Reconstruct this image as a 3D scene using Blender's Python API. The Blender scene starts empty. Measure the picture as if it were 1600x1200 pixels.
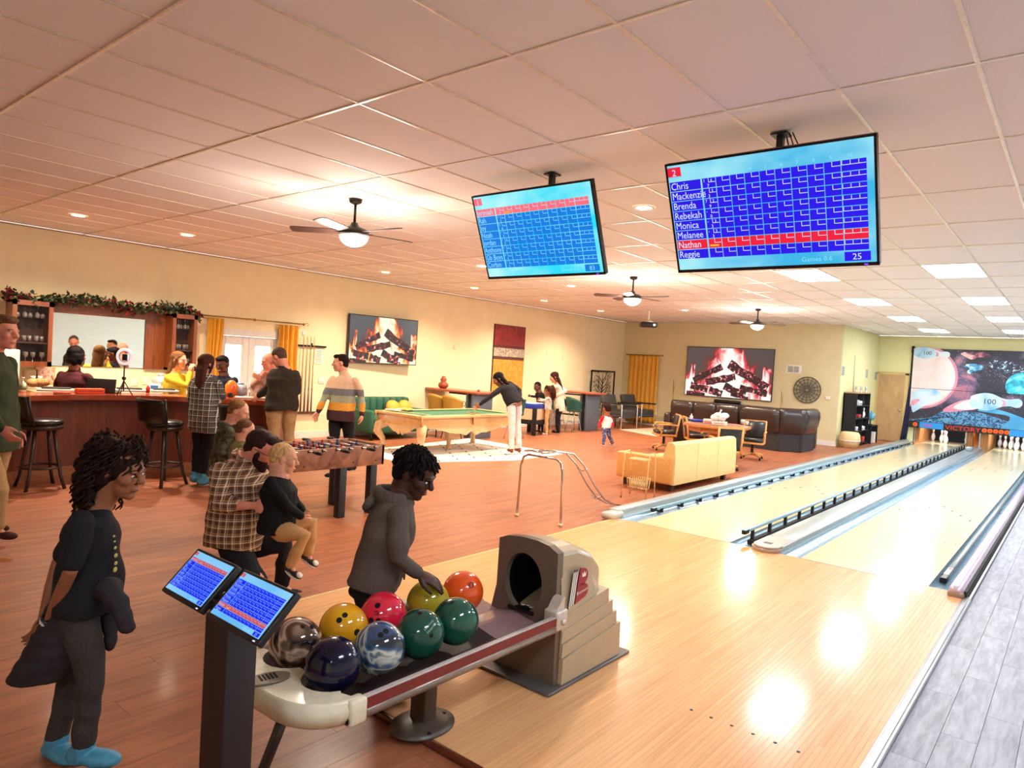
# light and exposure
EXPO = 1.95; WORLD_S = 1.2; PANEL_S = 9; DOWN_W = 120; FAN_W = 34; PIN_W = 28
import bpy, bmesh, math, random
import numpy as np
from mathutils import Vector, Matrix, Euler
random.seed(7); rng = np.random.default_rng(7)
SC = bpy.context.scene; COL = SC.collection
PI = math.pi

# ------------------------------------------------------------------ camera, world, exposure
FPX = 1081.32                                   # focal length in pixels of the 1600 wide frame
def cam_axes(yaw, pitch, roll):
    yaw, pitch, roll = map(math.radians, (yaw, pitch, roll))
    F = np.array([-math.sin(yaw)*math.cos(pitch), math.cos(yaw)*math.cos(pitch), math.sin(pitch)])
    R0 = np.array([math.cos(yaw), math.sin(yaw), 0.]); U0 = np.cross(R0, F)
    R = math.cos(roll)*R0 + math.sin(roll)*U0; U = -math.sin(roll)*R0 + math.cos(roll)*U0
    return R, U, F
CR, CU, CF = cam_axes(39.594, -1.785, 3.44)
CAMZ = 1.70
cd = bpy.data.cameras.new('camera'); cam = bpy.data.objects.new('camera', cd); COL.objects.link(cam)
cd.sensor_width = 36; cd.lens = FPX/1600*36; cd.clip_start = .05; cd.clip_end = 200
m = Matrix.Identity(4)
for i in range(3):
    m[i][0] = CR[i]; m[i][1] = CU[i]; m[i][2] = -CF[i]
m[2][3] = CAMZ
cam.matrix_world = m
SC.camera = cam
def at(x, y, d):                                # world point seen at photo pixel x, y at d metres depth
    v = CF*d + CR*((x-800)/FPX*d) - CU*((y-600)/FPX*d)
    return np.array([v[0], v[1], v[2]+CAMZ])

W = bpy.data.worlds.new('world'); SC.world = W; W.use_nodes = True
bg = W.node_tree.nodes['Background']; bg.inputs[0].default_value = (1.0, .97, .92, 1); bg.inputs[1].default_value = WORLD_S
SC.view_settings.view_transform = 'Standard'; SC.view_settings.look = 'None'
SC.view_settings.exposure = EXPO; SC.view_settings.gamma = 1; SC.view_settings.use_curve_mapping = False
SC.cycles.use_denoising = True
SC.cycles.max_bounces = 6; SC.cycles.diffuse_bounces = 3; SC.cycles.glossy_bounces = 4
SC.cycles.sample_clamp_indirect = 4; SC.cycles.caustics_reflective = False; SC.cycles.caustics_refractive = False

CEIL = 3.227; FLZ = -0.025                       # ceiling and red floor levels (the approach deck is z = 0)
WX, FY, RX, BY = -11.7, 19.8, -5.05, 24.0        # left wall, far wall, return wall, wall at the pins

# ------------------------------------------------------------------ materials
MATS = {}
def lin(c): return tuple(((v/255)/12.92 if v/255 <= .04045 else ((v/255+.055)/1.055)**2.4) for v in c)
def nodes(name):
    m = bpy.data.materials.new(name); m.use_nodes = True; nt = m.node_tree
    return m, nt, nt.nodes['Principled BSDF']
def N(nt, t, **kw):
    n = nt.nodes.new(t)
    for k, v in kw.items():
        if k.startswith('i_'):
            s = n.inputs[int(k[2:])] if k[2:].isdigit() else n.inputs[k[2:].replace('_', ' ')]
            s.default_value = v
        else: setattr(n, k, v)
    return n
def L(nt, a, b): nt.links.new(a, b)
def ramp(nt, src, stops, interp='LINEAR'):
    r = nt.nodes.new('ShaderNodeValToRGB'); r.color_ramp.interpolation = interp
    els = r.color_ramp.elements
    while len(els) < len(stops): els.new(.5)
    for e, (p, c) in zip(els, stops): e.position = p; e.color = (*c, 1) if len(c) == 3 else c
    L(nt, src, r.inputs[0]); return r.outputs[0]
def mix(nt, fac, a, b, bt='MIX'):
    n = nt.nodes.new('ShaderNodeMix'); n.data_type = 'RGBA'; n.blend_type = bt
    for s, v in ((n.inputs[0], fac), (n.inputs[6], a), (n.inputs[7], b)):
        if hasattr(v, 'links'): L(nt, v, s)
        else: s.default_value = v if not isinstance(v, tuple) else ((*v, 1) if len(v) == 3 else v)
    return n.outputs[2]
def math_(nt, op, a, b=None, c=None):
    n = nt.nodes.new('ShaderNodeMath'); n.operation = op
    for i, v in enumerate((a, b, c)):
        if v is None: continue
        if hasattr(v, 'links'): L(nt, v, n.inputs[i])
        else: n.inputs[i].default_value = v
    return n.outputs[0]
def coords(nt, scale=(1, 1, 1), kind='Object', rot=(0, 0, 0)):
    tc = nt.nodes.new('ShaderNodeTexCoord'); mp = nt.nodes.new('ShaderNodeMapping')
    mp.inputs['Scale'].default_value = scale; mp.inputs['Rotation'].default_value = rot
    L(nt, tc.outputs[kind], mp.inputs[0]); return mp.outputs[0]
def plain(name, rgb, rough=.5, metal=0, spec=.5, noise=.08, nscale=30, bump=0, coat=0, emit=0):
    """one colour with a faint noise in tone, and optional fine bump"""
    if name in MATS: return MATS[name]
    m, nt, b = nodes(name); c = lin(rgb)
    v = coords(nt)
    nz = N(nt, 'ShaderNodeTexNoise', i_Scale=nscale, i_Detail=3.0); L(nt, v, nz.inputs['Vector'])
    d = tuple(max(0, x*(1-noise)) for x in c); e = tuple(min(1, x*(1+noise)) for x in c)
    L(nt, ramp(nt, nz.outputs[0], [(.3, d), (.7, e)]), b.inputs['Base Color'])
    b.inputs['Roughness'].default_value = rough; b.inputs['Metallic'].default_value = metal
    b.inputs['Specular IOR Level'].default_value = spec
    if coat: b.inputs['Coat Weight'].default_value = coat; b.inputs['Coat Roughness'].default_value = .08
    if bump:
        bp = N(nt, 'ShaderNodeBump', i_Strength=bump, i_Distance=.004); L(nt, nz.outputs[0], bp.inputs['Height']); L(nt, bp.outputs[0], b.inputs['Normal'])
    if emit: b.inputs['Emission Color'].default_value = (*c, 1); b.inputs['Emission Strength'].default_value = emit
    MATS[name] = m; return m
def glow(name, rgb, s):
    if name in MATS: return MATS[name]
    m, nt, b = nodes(name); b.inputs['Base Color'].default_value = (*[x*.3 for x in lin(rgb)], 1)
    b.inputs['Emission Color'].default_value = (*lin(rgb), 1); b.inputs['Emission Strength'].default_value = s
    b.inputs['Roughness'].default_value = .45; b.inputs['Specular IOR Level'].default_value = .15
    MATS[name] = m; return m
def wood(name, dark, light, rough=.4, scale=(1, 12, 12), coat=0, rnd=.0, spec=.5, gs=2.0, kind='Object', bump=.0):
    """grain stretched along the first axis of 'scale' that is small; tone varies per piece by rnd"""
    if name in MATS: return MATS[name]
    m, nt, b = nodes(name); v = coords(nt, scale, kind)
    oi = N(nt, 'ShaderNodeObjectInfo')
    ad = N(nt, 'ShaderNodeVectorMath', operation='ADD'); L(nt, v, ad.inputs[0])
    ml = N(nt, 'ShaderNodeVectorMath', operation='SCALE'); ml.inputs[0].default_value = (17, 31, 9); L(nt, oi.outputs['Random'], ml.inputs['Scale'])
    L(nt, ml.outputs[0], ad.inputs[1])
    nz = N(nt, 'ShaderNodeTexNoise', i_Scale=gs, i_Detail=6.0, i_Roughness=.65, i_Distortion=.4); L(nt, ad.outputs[0], nz.inputs['Vector'])
    col = ramp(nt, nz.outputs[0], [(.25, lin(dark)), (.75, lin(light))])
    if rnd:
        hv = N(nt, 'ShaderNodeHueSaturation'); L(nt, col, hv.inputs['Color'])
        L(nt, math_(nt, 'MULTIPLY_ADD', oi.outputs['Random'], rnd*2, 1-rnd), hv.inputs['Value']); col = hv.outputs[0]
    L(nt, col, b.inputs['Base Color']); b.inputs['Roughness'].default_value = rough; b.inputs['Specular IOR Level'].default_value = spec
    if coat: b.inputs['Coat Weight'].default_value = coat; b.inputs['Coat Roughness'].default_value = .13
    if bump:
        bp = N(nt, 'ShaderNodeBump', i_Strength=bump, i_Distance=.002); L(nt, nz.outputs[0], bp.inputs['Height']); L(nt, bp.outputs[0], b.inputs['Normal'])
    MATS[name] = m; return m
def glass(name='clear_glass', tint=(.9, .95, .95), rough=.02, alpha=.25):
    if name in MATS: return MATS[name]
    m, nt, b = nodes(name); b.inputs['Base Color'].default_value = (*tint, 1); b.inputs['Roughness'].default_value = rough
    b.inputs['Alpha'].default_value = alpha; b.inputs['Specular IOR Level'].default_value = 1
    MATS[name] = m; return m

# ------------------------------------------------------------------ objects
INFO = {}                                       # object name -> world matrix (kept by hand, no depsgraph needed)
def thing(name, label, cat, loc=(0, 0, 0), rz=0, group=None, kind=None):
    o = bpy.data.objects.new(name, None); COL.objects.link(o); o.empty_display_size = .1
    o.location = loc; o.rotation_euler = (0, 0, rz)
    INFO[o.name] = Matrix.Translation(Vector(loc)) @ Matrix.Rotation(rz, 4, 'Z')
    o['label'] = label; o['category'] = cat
    if group: o['group'] = group
    if kind: o['kind'] = kind
    return o
def tag(o, label, cat, group=None, kind=None):
    o['label'] = label; o['category'] = cat
    if group: o['group'] = group
    if kind: o['kind'] = kind
    return o
def struct(o, label=None, cat=None):
    o['kind'] = 'structure'
    if label: o['label'] = label
    if cat: o['category'] = cat
    return o
def frame_of(z, hint=(0, 0, 1)):
    z = Vector(z).normalized(); h = Vector(hint)
    if abs(z.dot(h)) > .99: h = Vector((1, 0, 0))
    x = h.cross(z).normalized(); y = z.cross(x)
    return x, y, z
class MB:
    """collects shapes; build() links them as one mesh object"""
    def __init__(s): s.v = []; s.f = []; s.mi = []; s.sm = []
    def add(s, vs, fs, mi=0, smooth=False, M=None):
        n = len(s.v)
        if M is not None: vs = [M @ Vector(p) for p in vs]
        s.v += [tuple(p) for p in vs]; s.f += [tuple(i+n for i in f) for f in fs]
        s.mi += [mi]*len(fs); s.sm += [smooth]*len(fs); return s
    def box(s, x0, x1, y0, y1, z0, z1, mi=0, b=0, M=None):
        if b:
            b = min(b, (x1-x0)*.45, (y1-y0)*.45, (z1-z0)*.45)
            bm = bmesh.new(); bmesh.ops.create_cube(bm, size=1)
            for v in bm.verts: v.co = Vector(((v.co.x+.5)*(x1-x0)+x0, (v.co.y+.5)*(y1-y0)+y0, (v.co.z+.5)*(z1-z0)+z0))
            bmesh.ops.bevel(bm, geom=bm.edges[:], offset=b, segments=2, profile=.5, affect='EDGES')
            bm.verts.ensure_lookup_table(); bm.verts.index_update()
            s.add([v.co.copy() for v in bm.verts], [[v.index for v in f.verts] for f in bm.faces], mi, True, M); bm.free(); return s
        vs = [(x, y, z) for x in (x0, x1) for y in (y0, y1) for z in (z0, z1)]
        return s.add(vs, [(0, 1, 3, 2), (4, 6, 7, 5), (0, 4, 5, 1), (2, 3, 7, 6), (0, 2, 6, 4), (1, 5, 7, 3)], mi, False, M)
    def prism(s, poly, z0, z1, mi=0, M=None, smooth=False):
        n = len(poly); vs = [(x, y, z0) for x, y in poly]+[(x, y, z1) for x, y in poly]
        fs = [tuple(range(n-1, -1, -1)), tuple(range(n, 2*n))]
        s.add(vs, fs, mi, False, M)
        return s.add(vs, [(i, (i+1) % n, n+(i+1) % n, n+i) for i in range(n)], mi, smooth, M)
    def sheet(s, poly, mi=0):                    # flat polygon from 3D points
        return s.add(poly, [tuple(range(len(poly)))], mi)
    def tube(s, pts, r, n=8, mi=0, cap=True, closed=False):
        pts = [Vector(p) for p in pts]; rs = r if hasattr(r, '__len__') else [r]*len(pts)
        vs = []; k = len(pts); x = None
        for i, p in enumerate(pts):
            a = pts[(i-1) % k] if (i or closed) else p; c = pts[(i+1) % k] if (i < k-1 or closed) else p
            d = (c-a).normalized() if (c-a).length > 1e-9 else Vector((0, 0, 1))
            if x is None: x, y, _ = frame_of(d)
            else:
                x = (x-d*x.dot(d)); x = x.normalized() if x.length > 1e-6 else frame_of(d)[0]; y = d.cross(x)
            vs += [p+(x*math.cos(t)+y*math.sin(t))*rs[i] for t in [2*PI*j/n for j in range(n)]]
        fs = []
        for i in range(k if closed else k-1):
            for j in range(n):
                a = i*n+j; b_ = i*n+(j+1) % n; q = ((i+1) % k)*n
                fs.append((a, b_, q+(j+1) % n, q+j))
        if cap and not closed: fs += [tuple(range(n-1, -1, -1)), tuple((k-1)*n+j for j in range(n))]
        return s.add(vs, fs, mi, n > 4)
    def lathe(s, prof, n=20, c=(0, 0, 0), mi=0, M=None, sx=1, sy=1, caps=True):
        vs = [(c[0]+r*math.cos(2*PI*j/n)*sx, c[1]+r*math.sin(2*PI*j/n)*sy, c[2]+z) for r, z in prof for j in range(n)]
        k = len(prof); fs = [(i*n+j, i*n+(j+1) % n, (i+1)*n+(j+1) % n, (i+1)*n+j) for i in range(k-1) for j in range(n)]
        if caps and prof[0][0] > 1e-4: fs.append(tuple(range(n-1, -1, -1)))
        if caps and prof[-1][0] > 1e-4: fs.append(tuple((k-1)*n+j for j in range(n)))
        return s.add(vs, fs, mi, True, M)
    def ball(s, c, r, n=16, mi=0, M=None):
        r = r if hasattr(r, '__len__') else (r, r, r); k = max(6, n//2)
        vs = []; 
        for i in range(k+1):
            t = PI*i/k
            for j in range(n):
                p = 2*PI*j/n; vs.append((c[0]+r[0]*math.sin(t)*math.cos(p), c[1]+r[1]*math.sin(t)*math.sin(p), c[2]-r[2]*math.cos(t)))
        return s.add(vs, [(i*n+j, i*n+(j+1) % n, (i+1)*n+(j+1) % n, (i+1)*n+j) for i in range(k) for j in range(n)], mi, True, M)
    def cyl(s, a, b, r, n=14, mi=0, r2=None): return s.tube([a, b], [r, r if r2 is None else r2], n, mi)
    def build(s, name, mats, parent=None, world=False, label=None):
        me = bpy.data.meshes.new(name)
        vs = s.v
        if world and parent is not None:
            iv = INFO[parent.name].inverted(); vs = [tuple(iv @ Vector(p)) for p in vs]
        me.from_pydata(vs, [], s.f); me.update()
        for mt in (mats if isinstance(mats, (list, tuple)) else [mats]): me.materials.append(mt)
        me.polygons.foreach_set('material_index', s.mi); me.polygons.foreach_set('use_smooth', s.sm)
        bm = bmesh.new(); bm.from_mesh(me); bmesh.ops.remove_doubles(bm, verts=bm.verts, dist=1e-5)
        bmesh.ops.recalc_face_normals(bm, faces=bm.faces); bm.to_mesh(me); bm.free()
        o = bpy.data.objects.new(name, me); COL.objects.link(o)
        if parent is not None: o.parent = parent
        INFO[o.name] = INFO[parent.name].copy() if parent is not None else Matrix.Identity(4)
        if label: o['label'] = label
        return o
def copy_obj(o, parent=None, mat=None):
    c = o.copy(); COL.objects.link(c); c.parent = parent
    for k in ('label', 'category', 'group'):
        pass
    return c
def children_of(o): return [c for c in bpy.data.objects if c.parent == o]
CH = {}
def copy_tree(root, loc, rz=0, label=None, group=None, scale=1):
    """a copy of a thing with copies of its parts and sub-parts (shared mesh data)"""
    if root.name not in CH:
        CH[root.name] = [(c, children_of(c)) for c in children_of(root)]
    r = root.copy(); COL.objects.link(r); r.location = loc; r.rotation_euler = (0, 0, rz); r.scale = (scale,)*3
    INFO[r.name] = Matrix.Translation(Vector(loc)) @ Matrix.Rotation(rz, 4, 'Z')
    if label: r['label'] = label
    if group: r['group'] = group
    for c, gs in CH[root.name]:
        d = c.copy(); COL.objects.link(d); d.parent = r
        for g in gs:
            e = g.copy(); COL.objects.link(e); e.parent = d
    return r
def text_mesh(txt, size, align='LEFT', extrude=.0):
    cu = bpy.data.curves.new('t', 'FONT'); cu.body = txt; cu.size = size; cu.align_x = align; cu.extrude = extrude; cu.resolution_u = 2
    o = bpy.data.objects.new('t', cu); COL.objects.link(o)
    me = bpy.data.meshes.new_from_object(o.evaluated_get(bpy.context.evaluated_depsgraph_get()))
    vs = [v.co.copy() for v in me.vertices]; fs = [tuple(p.vertices) for p in me.polygons]
    bpy.data.objects.remove(o); bpy.data.curves.remove(cu); bpy.data.meshes.remove(me)
    return vs, fs
def T(loc=(0, 0, 0), rot=(0, 0, 0), s=(1, 1, 1)): return Matrix.LocRotScale(Vector(loc), Euler(rot), Vector(s))
def plane_m(o, ex, ey):                          # matrix taking x,y to a plane through o spanned by unit ex, ey
    ex = Vector(ex).normalized(); ey = Vector(ey).normalized(); ez = ex.cross(ey)
    m = Matrix.Identity(4)
    for i in range(3): m[i][0] = ex[i]; m[i][1] = ey[i]; m[i][2] = ez[i]; m[i][3] = o[i]
    return m
# ================================================================== THE ROOM
M_wall = plain('cream_wall_paint', (244, 230, 192), .85, noise=.03, nscale=4, spec=.2)
M_wallf = plain('olive_cream_paint', (222, 210, 168), .85, noise=.03, nscale=4, spec=.2)
M_wallr = plain('pale_yellow_paint', (232, 224, 170), .85, noise=.02, nscale=4, spec=.2)
M_white = plain('white_paint', (235, 232, 224), .5)
M_tile = plain('ceiling_tile_fibre', (236, 232, 234), .95, noise=.10, nscale=900, bump=.25, spec=.1)
M_grid = plain('grid_enamel', (232, 222, 208), .25, spec=.7)
M_gal = plain('grey_enamel', (150, 150, 150), .4)
M_red = wood('red_vinyl_plank', (128, 68, 42), (192, 120, 82), .42, (11, .9, 11), coat=.06, rnd=.05, gs=1.8)
M_app = wood('maple_board', (216, 154, 100), (238, 188, 134), .32, (16, .6, 16), spec=.15, coat=.6, rnd=.05, gs=2.2)
M_lane = wood('oiled_maple_board', (218, 204, 158), (236, 226, 188), .3, (16, .5, 16), spec=.15, coat=.7, rnd=.03, gs=2.0)
M_dark = plain('floor_underlay', (84, 50, 34), .8)
M_gap = plain('maple_joint', (176, 122, 72), .6)
M_gapl = plain('lane_joint', (196, 180, 134), .6)
M_greyf = wood('grey_oak_vinyl', (124, 124, 134), (182, 184, 194), .5, (12, 1.6, 12), rnd=.07, gs=2.4, bump=.3)
M_steel = plain('brushed_silver', (196, 204, 210), .28, metal=.9, noise=.04)
M_gutter = plain('blue_grey_gutter', (150, 186, 204), .22, metal=.25, noise=.06, nscale=6, coat=.4)
M_cap = plain('capping_grey', (158, 170, 170), .3, noise=.05, nscale=8, coat=.3)
M_capb = plain('bronze_plastic', (150, 124, 104), .3, coat=.4)
M_black = plain('black_plastic', (22, 22, 24), .4)
M_blackm = plain('matt_black', (16, 15, 16), .75)
M_alum = plain('aluminium', (205, 205, 205), .3, metal=.8)
M_trimw = plain('light_wood_trim', (214, 184, 120), .5)

def projxy(p):
    v = np.array([p[0], p[1], p[2]-CAMZ]); z = v @ CF
    return (800+FPX*(v @ CR)/z, 600-FPX*(v @ CU)/z, z)
def in_view(pts, marg=60):
    for p in pts:
        x, y, z = projxy(p)
        if z > .1 and -marg < x < 1600+marg and -marg < y < 1200+marg: return True
    return False

# ---- red floor: planks run along the lanes (y)
fl = struct(MB().box(-11.82, -4.02, -3, 24.1, FLZ-.04, FLZ-.004).box(-4.02, -.62, -3, 2.17, FLZ-.04, FLZ-.004).build('floor', M_dark))
PWD, PLN = .19, 1.22
cells = []
for (rx0, rx1, ry1) in ((WX, -4.03, 24.0), (-4.03, -.64, 2.17)):
    i = 0
    while rx0+i*PWD < rx1-.01:
        xa, xb = rx0+i*PWD, min(rx0+(i+1)*PWD, rx1)
        for j in range(-4, 23):
            y0 = j*PLN+(i*.37 % 1)*PLN; ya, yb = max(y0, -2.9), min(y0+PLN, ry1)
            if yb-ya > .03 and xb-xa > .015: cells.append((math.hypot((xa+xb)/2, (ya+yb)/2), xa, xb, ya, yb))
        i += 1
cells.sort()
proto = {}; rest = MB(); n = 0
for d, xa, xb, ya, yb in cells:
    vis = in_view([((xa+xb)/2, (ya+yb)/2, 0), (xa, ya, 0), (xb, yb, 0)], 0)
    if vis and n < 290:
        n += 1; k = (round(xb-xa, 3), round(yb-ya, 3))
        if k not in proto:
            w, h = k; o = MB().box(-w/2+.0008, w/2-.0008, -h/2+.0008, h/2-.0008, -.006, 0).build('plank', M_red, fl); proto[k] = o
        else: o = copy_obj(proto[k], fl)
        o.location = ((xa+xb)/2, (ya+yb)/2, FLZ)
    else: rest.box(xa+.0008, xb-.0008, ya+.0008, yb-.0008, FLZ-.006, FLZ)
o = rest.build('far_planks', M_red, fl); o['kind'] = 'stuff'

# ---- approach deck: narrow boards
L1a, L1b, L2a, L2b = -3.76, -2.69, -1.985, -.925
FOUL = 6.87; APY = 2.18; APX0, APX1 = -4.0, -.66
ap = struct(MB().box(APX0, APX1, APY, FOUL, -.06, -.003).build('floor_approach', M_gap))
def boards(parent, x0, x1, y0, y1, nb, mat, z=0, seg=None):
    w = (x1-x0)/nb; pr = {}
    for i in range(nb):
        ys = [y0, y1]
        if seg: 
            r = random.Random(i*7+int(x0*10)); c = y0+(y1-y0)*r.uniform(.25, .75); ys = [y0, c, y1]
        for a, b in zip(ys[:-1], ys[1:]):
            k = round(b-a, 1); b_ = b
            mb = MB().box(-w/2+.0004, w/2-.0004, -(b-a)/2+.0005, (b-a)/2-.0005, -.004, 0)
            o = mb.build('board', mat, parent); o.location = (x0+(i+.5)*w, (a+b)/2, z)
boards(ap, APX0, APX1, APY, FOUL, 122, M_app, seg=True)
dots = MB()
for k in range(-8, 9):
    x = -1.32+k*.105
    if k > 4 or k < -1: continue
    dots.lathe([(.009, 0), (.009, .0015), (0, .0015)], 10, (x, 3.30, 0))
dots.build('guide_dots', M_black, ap)['kind'] = 'stuff'
# nosing round the raised deck
tr = MB().box(-4.02, APX1, APY-.035, APY, FLZ, .002, b=.006).build('trim_1', plain('mahogany_edge', (92, 40, 26), .25, coat=.6)); struct(tr)
tr = MB().box(-4.03, -4.0, APY-.035, FOUL, FLZ, .001).build('trim_2', M_trimw); struct(tr)
tr = MB().box(-.66, -.60, -2.9, FOUL-.12, FLZ-.01, .004, b=.004).box(-.648, -.612, -2.9, FOUL-.12, .002, .014, b=.006).build('trim_3', M_alum); struct(tr)

# ---- two bowling lanes
def lane(name, x0, x1, label):
    t = thing(name, label, 'bowling lane', ((x0+x1)/2, FOUL, 0), kind='structure')
    MB().box(x0, x1, FOUL, 26.2, -.05, -.003).build('lane_bed', M_gapl, t, True)
    w = (x1-x0)/39
    base = MB().box(-w/2+.0004, w/2-.0004, 0, 26.2-FOUL, -.004, 0)
    pr = base.build('board', M_lane, t)
    for i in range(39):
        o = pr if i == 0 else copy_obj(pr, t)
        o.location = (x0-(x0+x1)/2+(i+.5)*w, .003, 0)
    c = (x0+x1)/2
    mk = MB()
    for k in range(-3, 4):
        yy = FOUL+4.75-abs(k)*.30; xx = c+k*.137
        mk.prism([(xx-.018, yy), (xx+.018, yy), (xx, yy+.15)], .0002, .0012)
    for k in range(10):
        if k in (4, 5): continue
        xx = c+(k-4.5)*.105; mk.lathe([(.008, 0), (.008, .0014), (0, .0014)], 8, (xx, FOUL+2.1, 0))
    mk.build('aiming_arrow', plain('brown_marker', (110, 80, 50), .5), t, True)['kind'] = 'stuff'
    mk = MB()
    for (dx, dy, l) in ((-.3, 10.5, .5), (-.12, 11.2, .6), (.1, 10.8, .5), (.33, 11.6, .6), (-.2, 13.5, .7), (.22, 14.1, .7)):
        mk.box(c+dx-.012, c+dx+.012, FOUL+dy, FOUL+dy+l, .0002, .0010)
    mk.build('dark_board_marks', plain('brown_marker2', (150, 120, 84), .5), t, True)['kind'] = 'stuff'
    MB().box(x0, x1, FOUL-.006, FOUL, -.004, .0009).build('foul_line', M_black, t, True)
    return t
lane('lane_deck', L1a, L1b, 'pale left bowling lane with bumper rails along both of its sides')
lane('lane_deck', L2a, L2b, 'pale right bowling lane with one empty channel on its left')

def gutter(x0, x1, label, y1=26.0):
    n = 10; c = (x0+x1)/2; r = (x1-x0)/2; mb = MB()
    vs = []; 
    for y in (FOUL, y1):
        for k in range(n+1):
            t = PI*k/n; vs.append((c-r*math.cos(t), y, -.005-.062*math.sin(t)))
    mb.add(vs, [(k, k+1, n+2+k, n+1+k) for k in range(n)], 0, True)
    o = mb.build('gutter', M_gutter); return tag(o, label, 'gutter')
gutter(-4.0, L1a, 'blue-grey channel at the left edge of the left lane, beside the red floor', 24.05)
gutter(L1b, -2.46, 'blue-grey channel right of the left lane, under the raised black bumper rail')
gutter(-2.18, L2a, 'open blue-grey channel left of the right lane, beside the flat capping')
gutter(L2b, -.74, 'blue-grey channel at the far right, beside the grey plank floor')

# capping between the lanes with its rounded nose
t = thing('lane_capping', 'flat grey capping between the two lanes with a rounded bronze nose', 'capping', (-2.32, FOUL, 0))
MB().box(-2.46, -2.18, FOUL+.1, 24.6, -.06, .05, b=.012).build('top_strip', M_cap, t, True)
ns = MB(); pr = [(-2.46+.02, FOUL+.5), (-2.18-.02, FOUL+.5)]
arc = [(-2.32+.14*math.cos(a), FOUL+.03-.13*math.sin(a)) for a in [PI*k/12 for k in range(13)]]
ns.prism([(-2.46, FOUL+.12), *arc[::-1], (-2.18, FOUL+.12)], -.02, .035, 0, smooth=True)
ns.prism([(-2.445, FOUL+.45), *[(-2.32+.125*math.cos(a), FOUL+.04-.115*math.sin(a)) for a in [PI*k/12 for k in range(12, -1, -1)]], (-2.195, FOUL+.45)], .035, .056, 1, smooth=True)
ns.build('nose', [M_capb, plain('pale_cap', (196, 192, 184), .3)], t, True)
lb = MB()
for k in range(6): lb.box(-2.37+k*.014, -2.362+k*.014, FOUL+.06, FOUL+.14, .056, .058)
lb.build('badge', M_black, t, True)
MB().box(-2.39, -2.25, 22.2, 22.5, .05, .16, b=.03).build('ball_return_hood', plain('hood_grey', (150, 160, 162), .4), t, True)
# left capping along the red floor and right curb
t = thing('lane_curb', 'pale silver curb along the left lane, edging the red floor', 'curb', (-4.08, FOUL, 0))
MB().box(-4.16, -4.02, FOUL+.05, 24.0, -.04, .085, b=.02).build('rail', M_cap, t, True)
MB().box(-4.17, -4.15, FOUL+.05, 24.0, -.03, .075).build('side_strip', plain('mauve_strip', (190, 150, 160), .4), t, True)
ns = MB().box(-4.15, -3.98, FOUL-.14, FOUL+.12, -.01, .07, b=.03); ns.build('nose', plain('pale_cap', (0, 0, 0)), t, True)
t = thing('lane_curb', 'rounded silver curb with bronze end at the right edge of the lanes', 'curb', (-.69, FOUL, 0))
MB().box(-.76, -.65, FOUL-.16, 24.0, -.04, .09, b=.035).build('rail', plain('mauve_silver', (206, 190, 214), .25, metal=.3, coat=.4), t, True)
MB().box(-.765, -.645, FOUL-.18, FOUL+.02, -.02, .05, b=.02).build('nose', M_capb, t, True)
MB().box(-.65, -.63, FOUL-.16, 24.0, -.03, .06).build('side_strip', M_blackm, t, True)

# bumper rails
def bumper(x, z, y0, y1, sp, xb, label, zb, rail_mat, w=.035):
    t = thing('bumper_rail', label, 'bumper rail', (x, y0, 0))
    MB().box(x-w/2, x+w/2, y0, y1, z-.035, z, b=.008).build('rail', rail_mat, t, True)
    y = y0+.25; pr = None
    MB().box(x-w/2-.002, x+w/2+.002, y0-.01, y0+.10, z-.045, z-.004).build('end_cap', M_blackm, t, True)
    while y < y1:
        if pr is None:
            pr = MB().box(-.014, .014, -.02, .02, zb, z-.03).box(-.014+xb-x, .014, -.016, .016, zb, zb+.02).build('bracket', M_blackm, t); o = pr
        else: o = copy_obj(pr, t)
        o.location = (0, y-y0, 0); y += sp
    return t
bumper(-2.60, .125, 7.02, 24.3, .52, -2.56, 'raised grey bumper rail on black posts between the lanes', -.05, M_gutter)
MB_ = MB().box(-2.625, -2.575, 7.2, 24.3, -.055, -.012).build('bumper_foot_channel', M_blackm); tag(MB_, 'long black foot channel under the raised bumper posts', 'channel')
bumper(-3.93, .045, 7.55, 24.0, .56, -3.98, 'lowered bumper rail with black brackets beside the red floor', -.04, M_gutter, .03)
t = bumper(-.87, .0, 7.3, 24.0, 40, -.90, 'folded dark bumper rail in the channel of the right lane', -.045, plain('dark_green_grey', (92, 104, 100), .35, coat=.3), .05)
MB().box(-.89, -.85, 7.45, 7.75, .0005, .003).build('white_sticker', M_white, t, True)
MB().box(-.885, -.855, 7.68, 7.73, .003, .0045).build('red_mark', plain('orange_red', (220, 90, 60)), t, True)
MB().box(-.965, -.925, 7.0, 24.0, -.05, -.012).build('inner_channel', M_blackm, t, True)

# ---- grey plank floor on the right
g = struct(MB().box(-.62, 3.5, -2.9, 24.1, FLZ-.05, FLZ-.012).build('floor_grey', plain('grey_joint', (96, 96, 104), .7)))
proto = {}; rest = MB(); n = 0; cs = []
for i in range(26):
    x0 = -.60+i*.155
    for j in range(-4, 27):
        y0 = j*.92+(i*.43 % 1)*.92
        ya, yb = max(y0, -2.9), min(y0+.92, 24)
        if yb-ya > .05: cs.append((math.hypot(x0, (ya+yb)/2), x0, ya, yb))
cs.sort()
for d, x0, ya, yb in cs:
    if in_view([(x0, ya, 0), (x0, yb, 0), (x0+.15, yb, 0)], 5) and n < 120 and d < 14:
        n += 1; k = round(yb-ya, 3)
        if k not in proto: o = MB().box(.0012, .1538, -k/2+.0012, k/2-.0012, -.008, 0).build('plank', M_greyf, g); proto[k] = o
        else: o = copy_obj(proto[k], g)
        o.location = (x0, (ya+yb)/2, FLZ)
    else: rest.box(x0+.0012, x0+.1538, ya+.001, yb-.001, FLZ-.008, FLZ)
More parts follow.
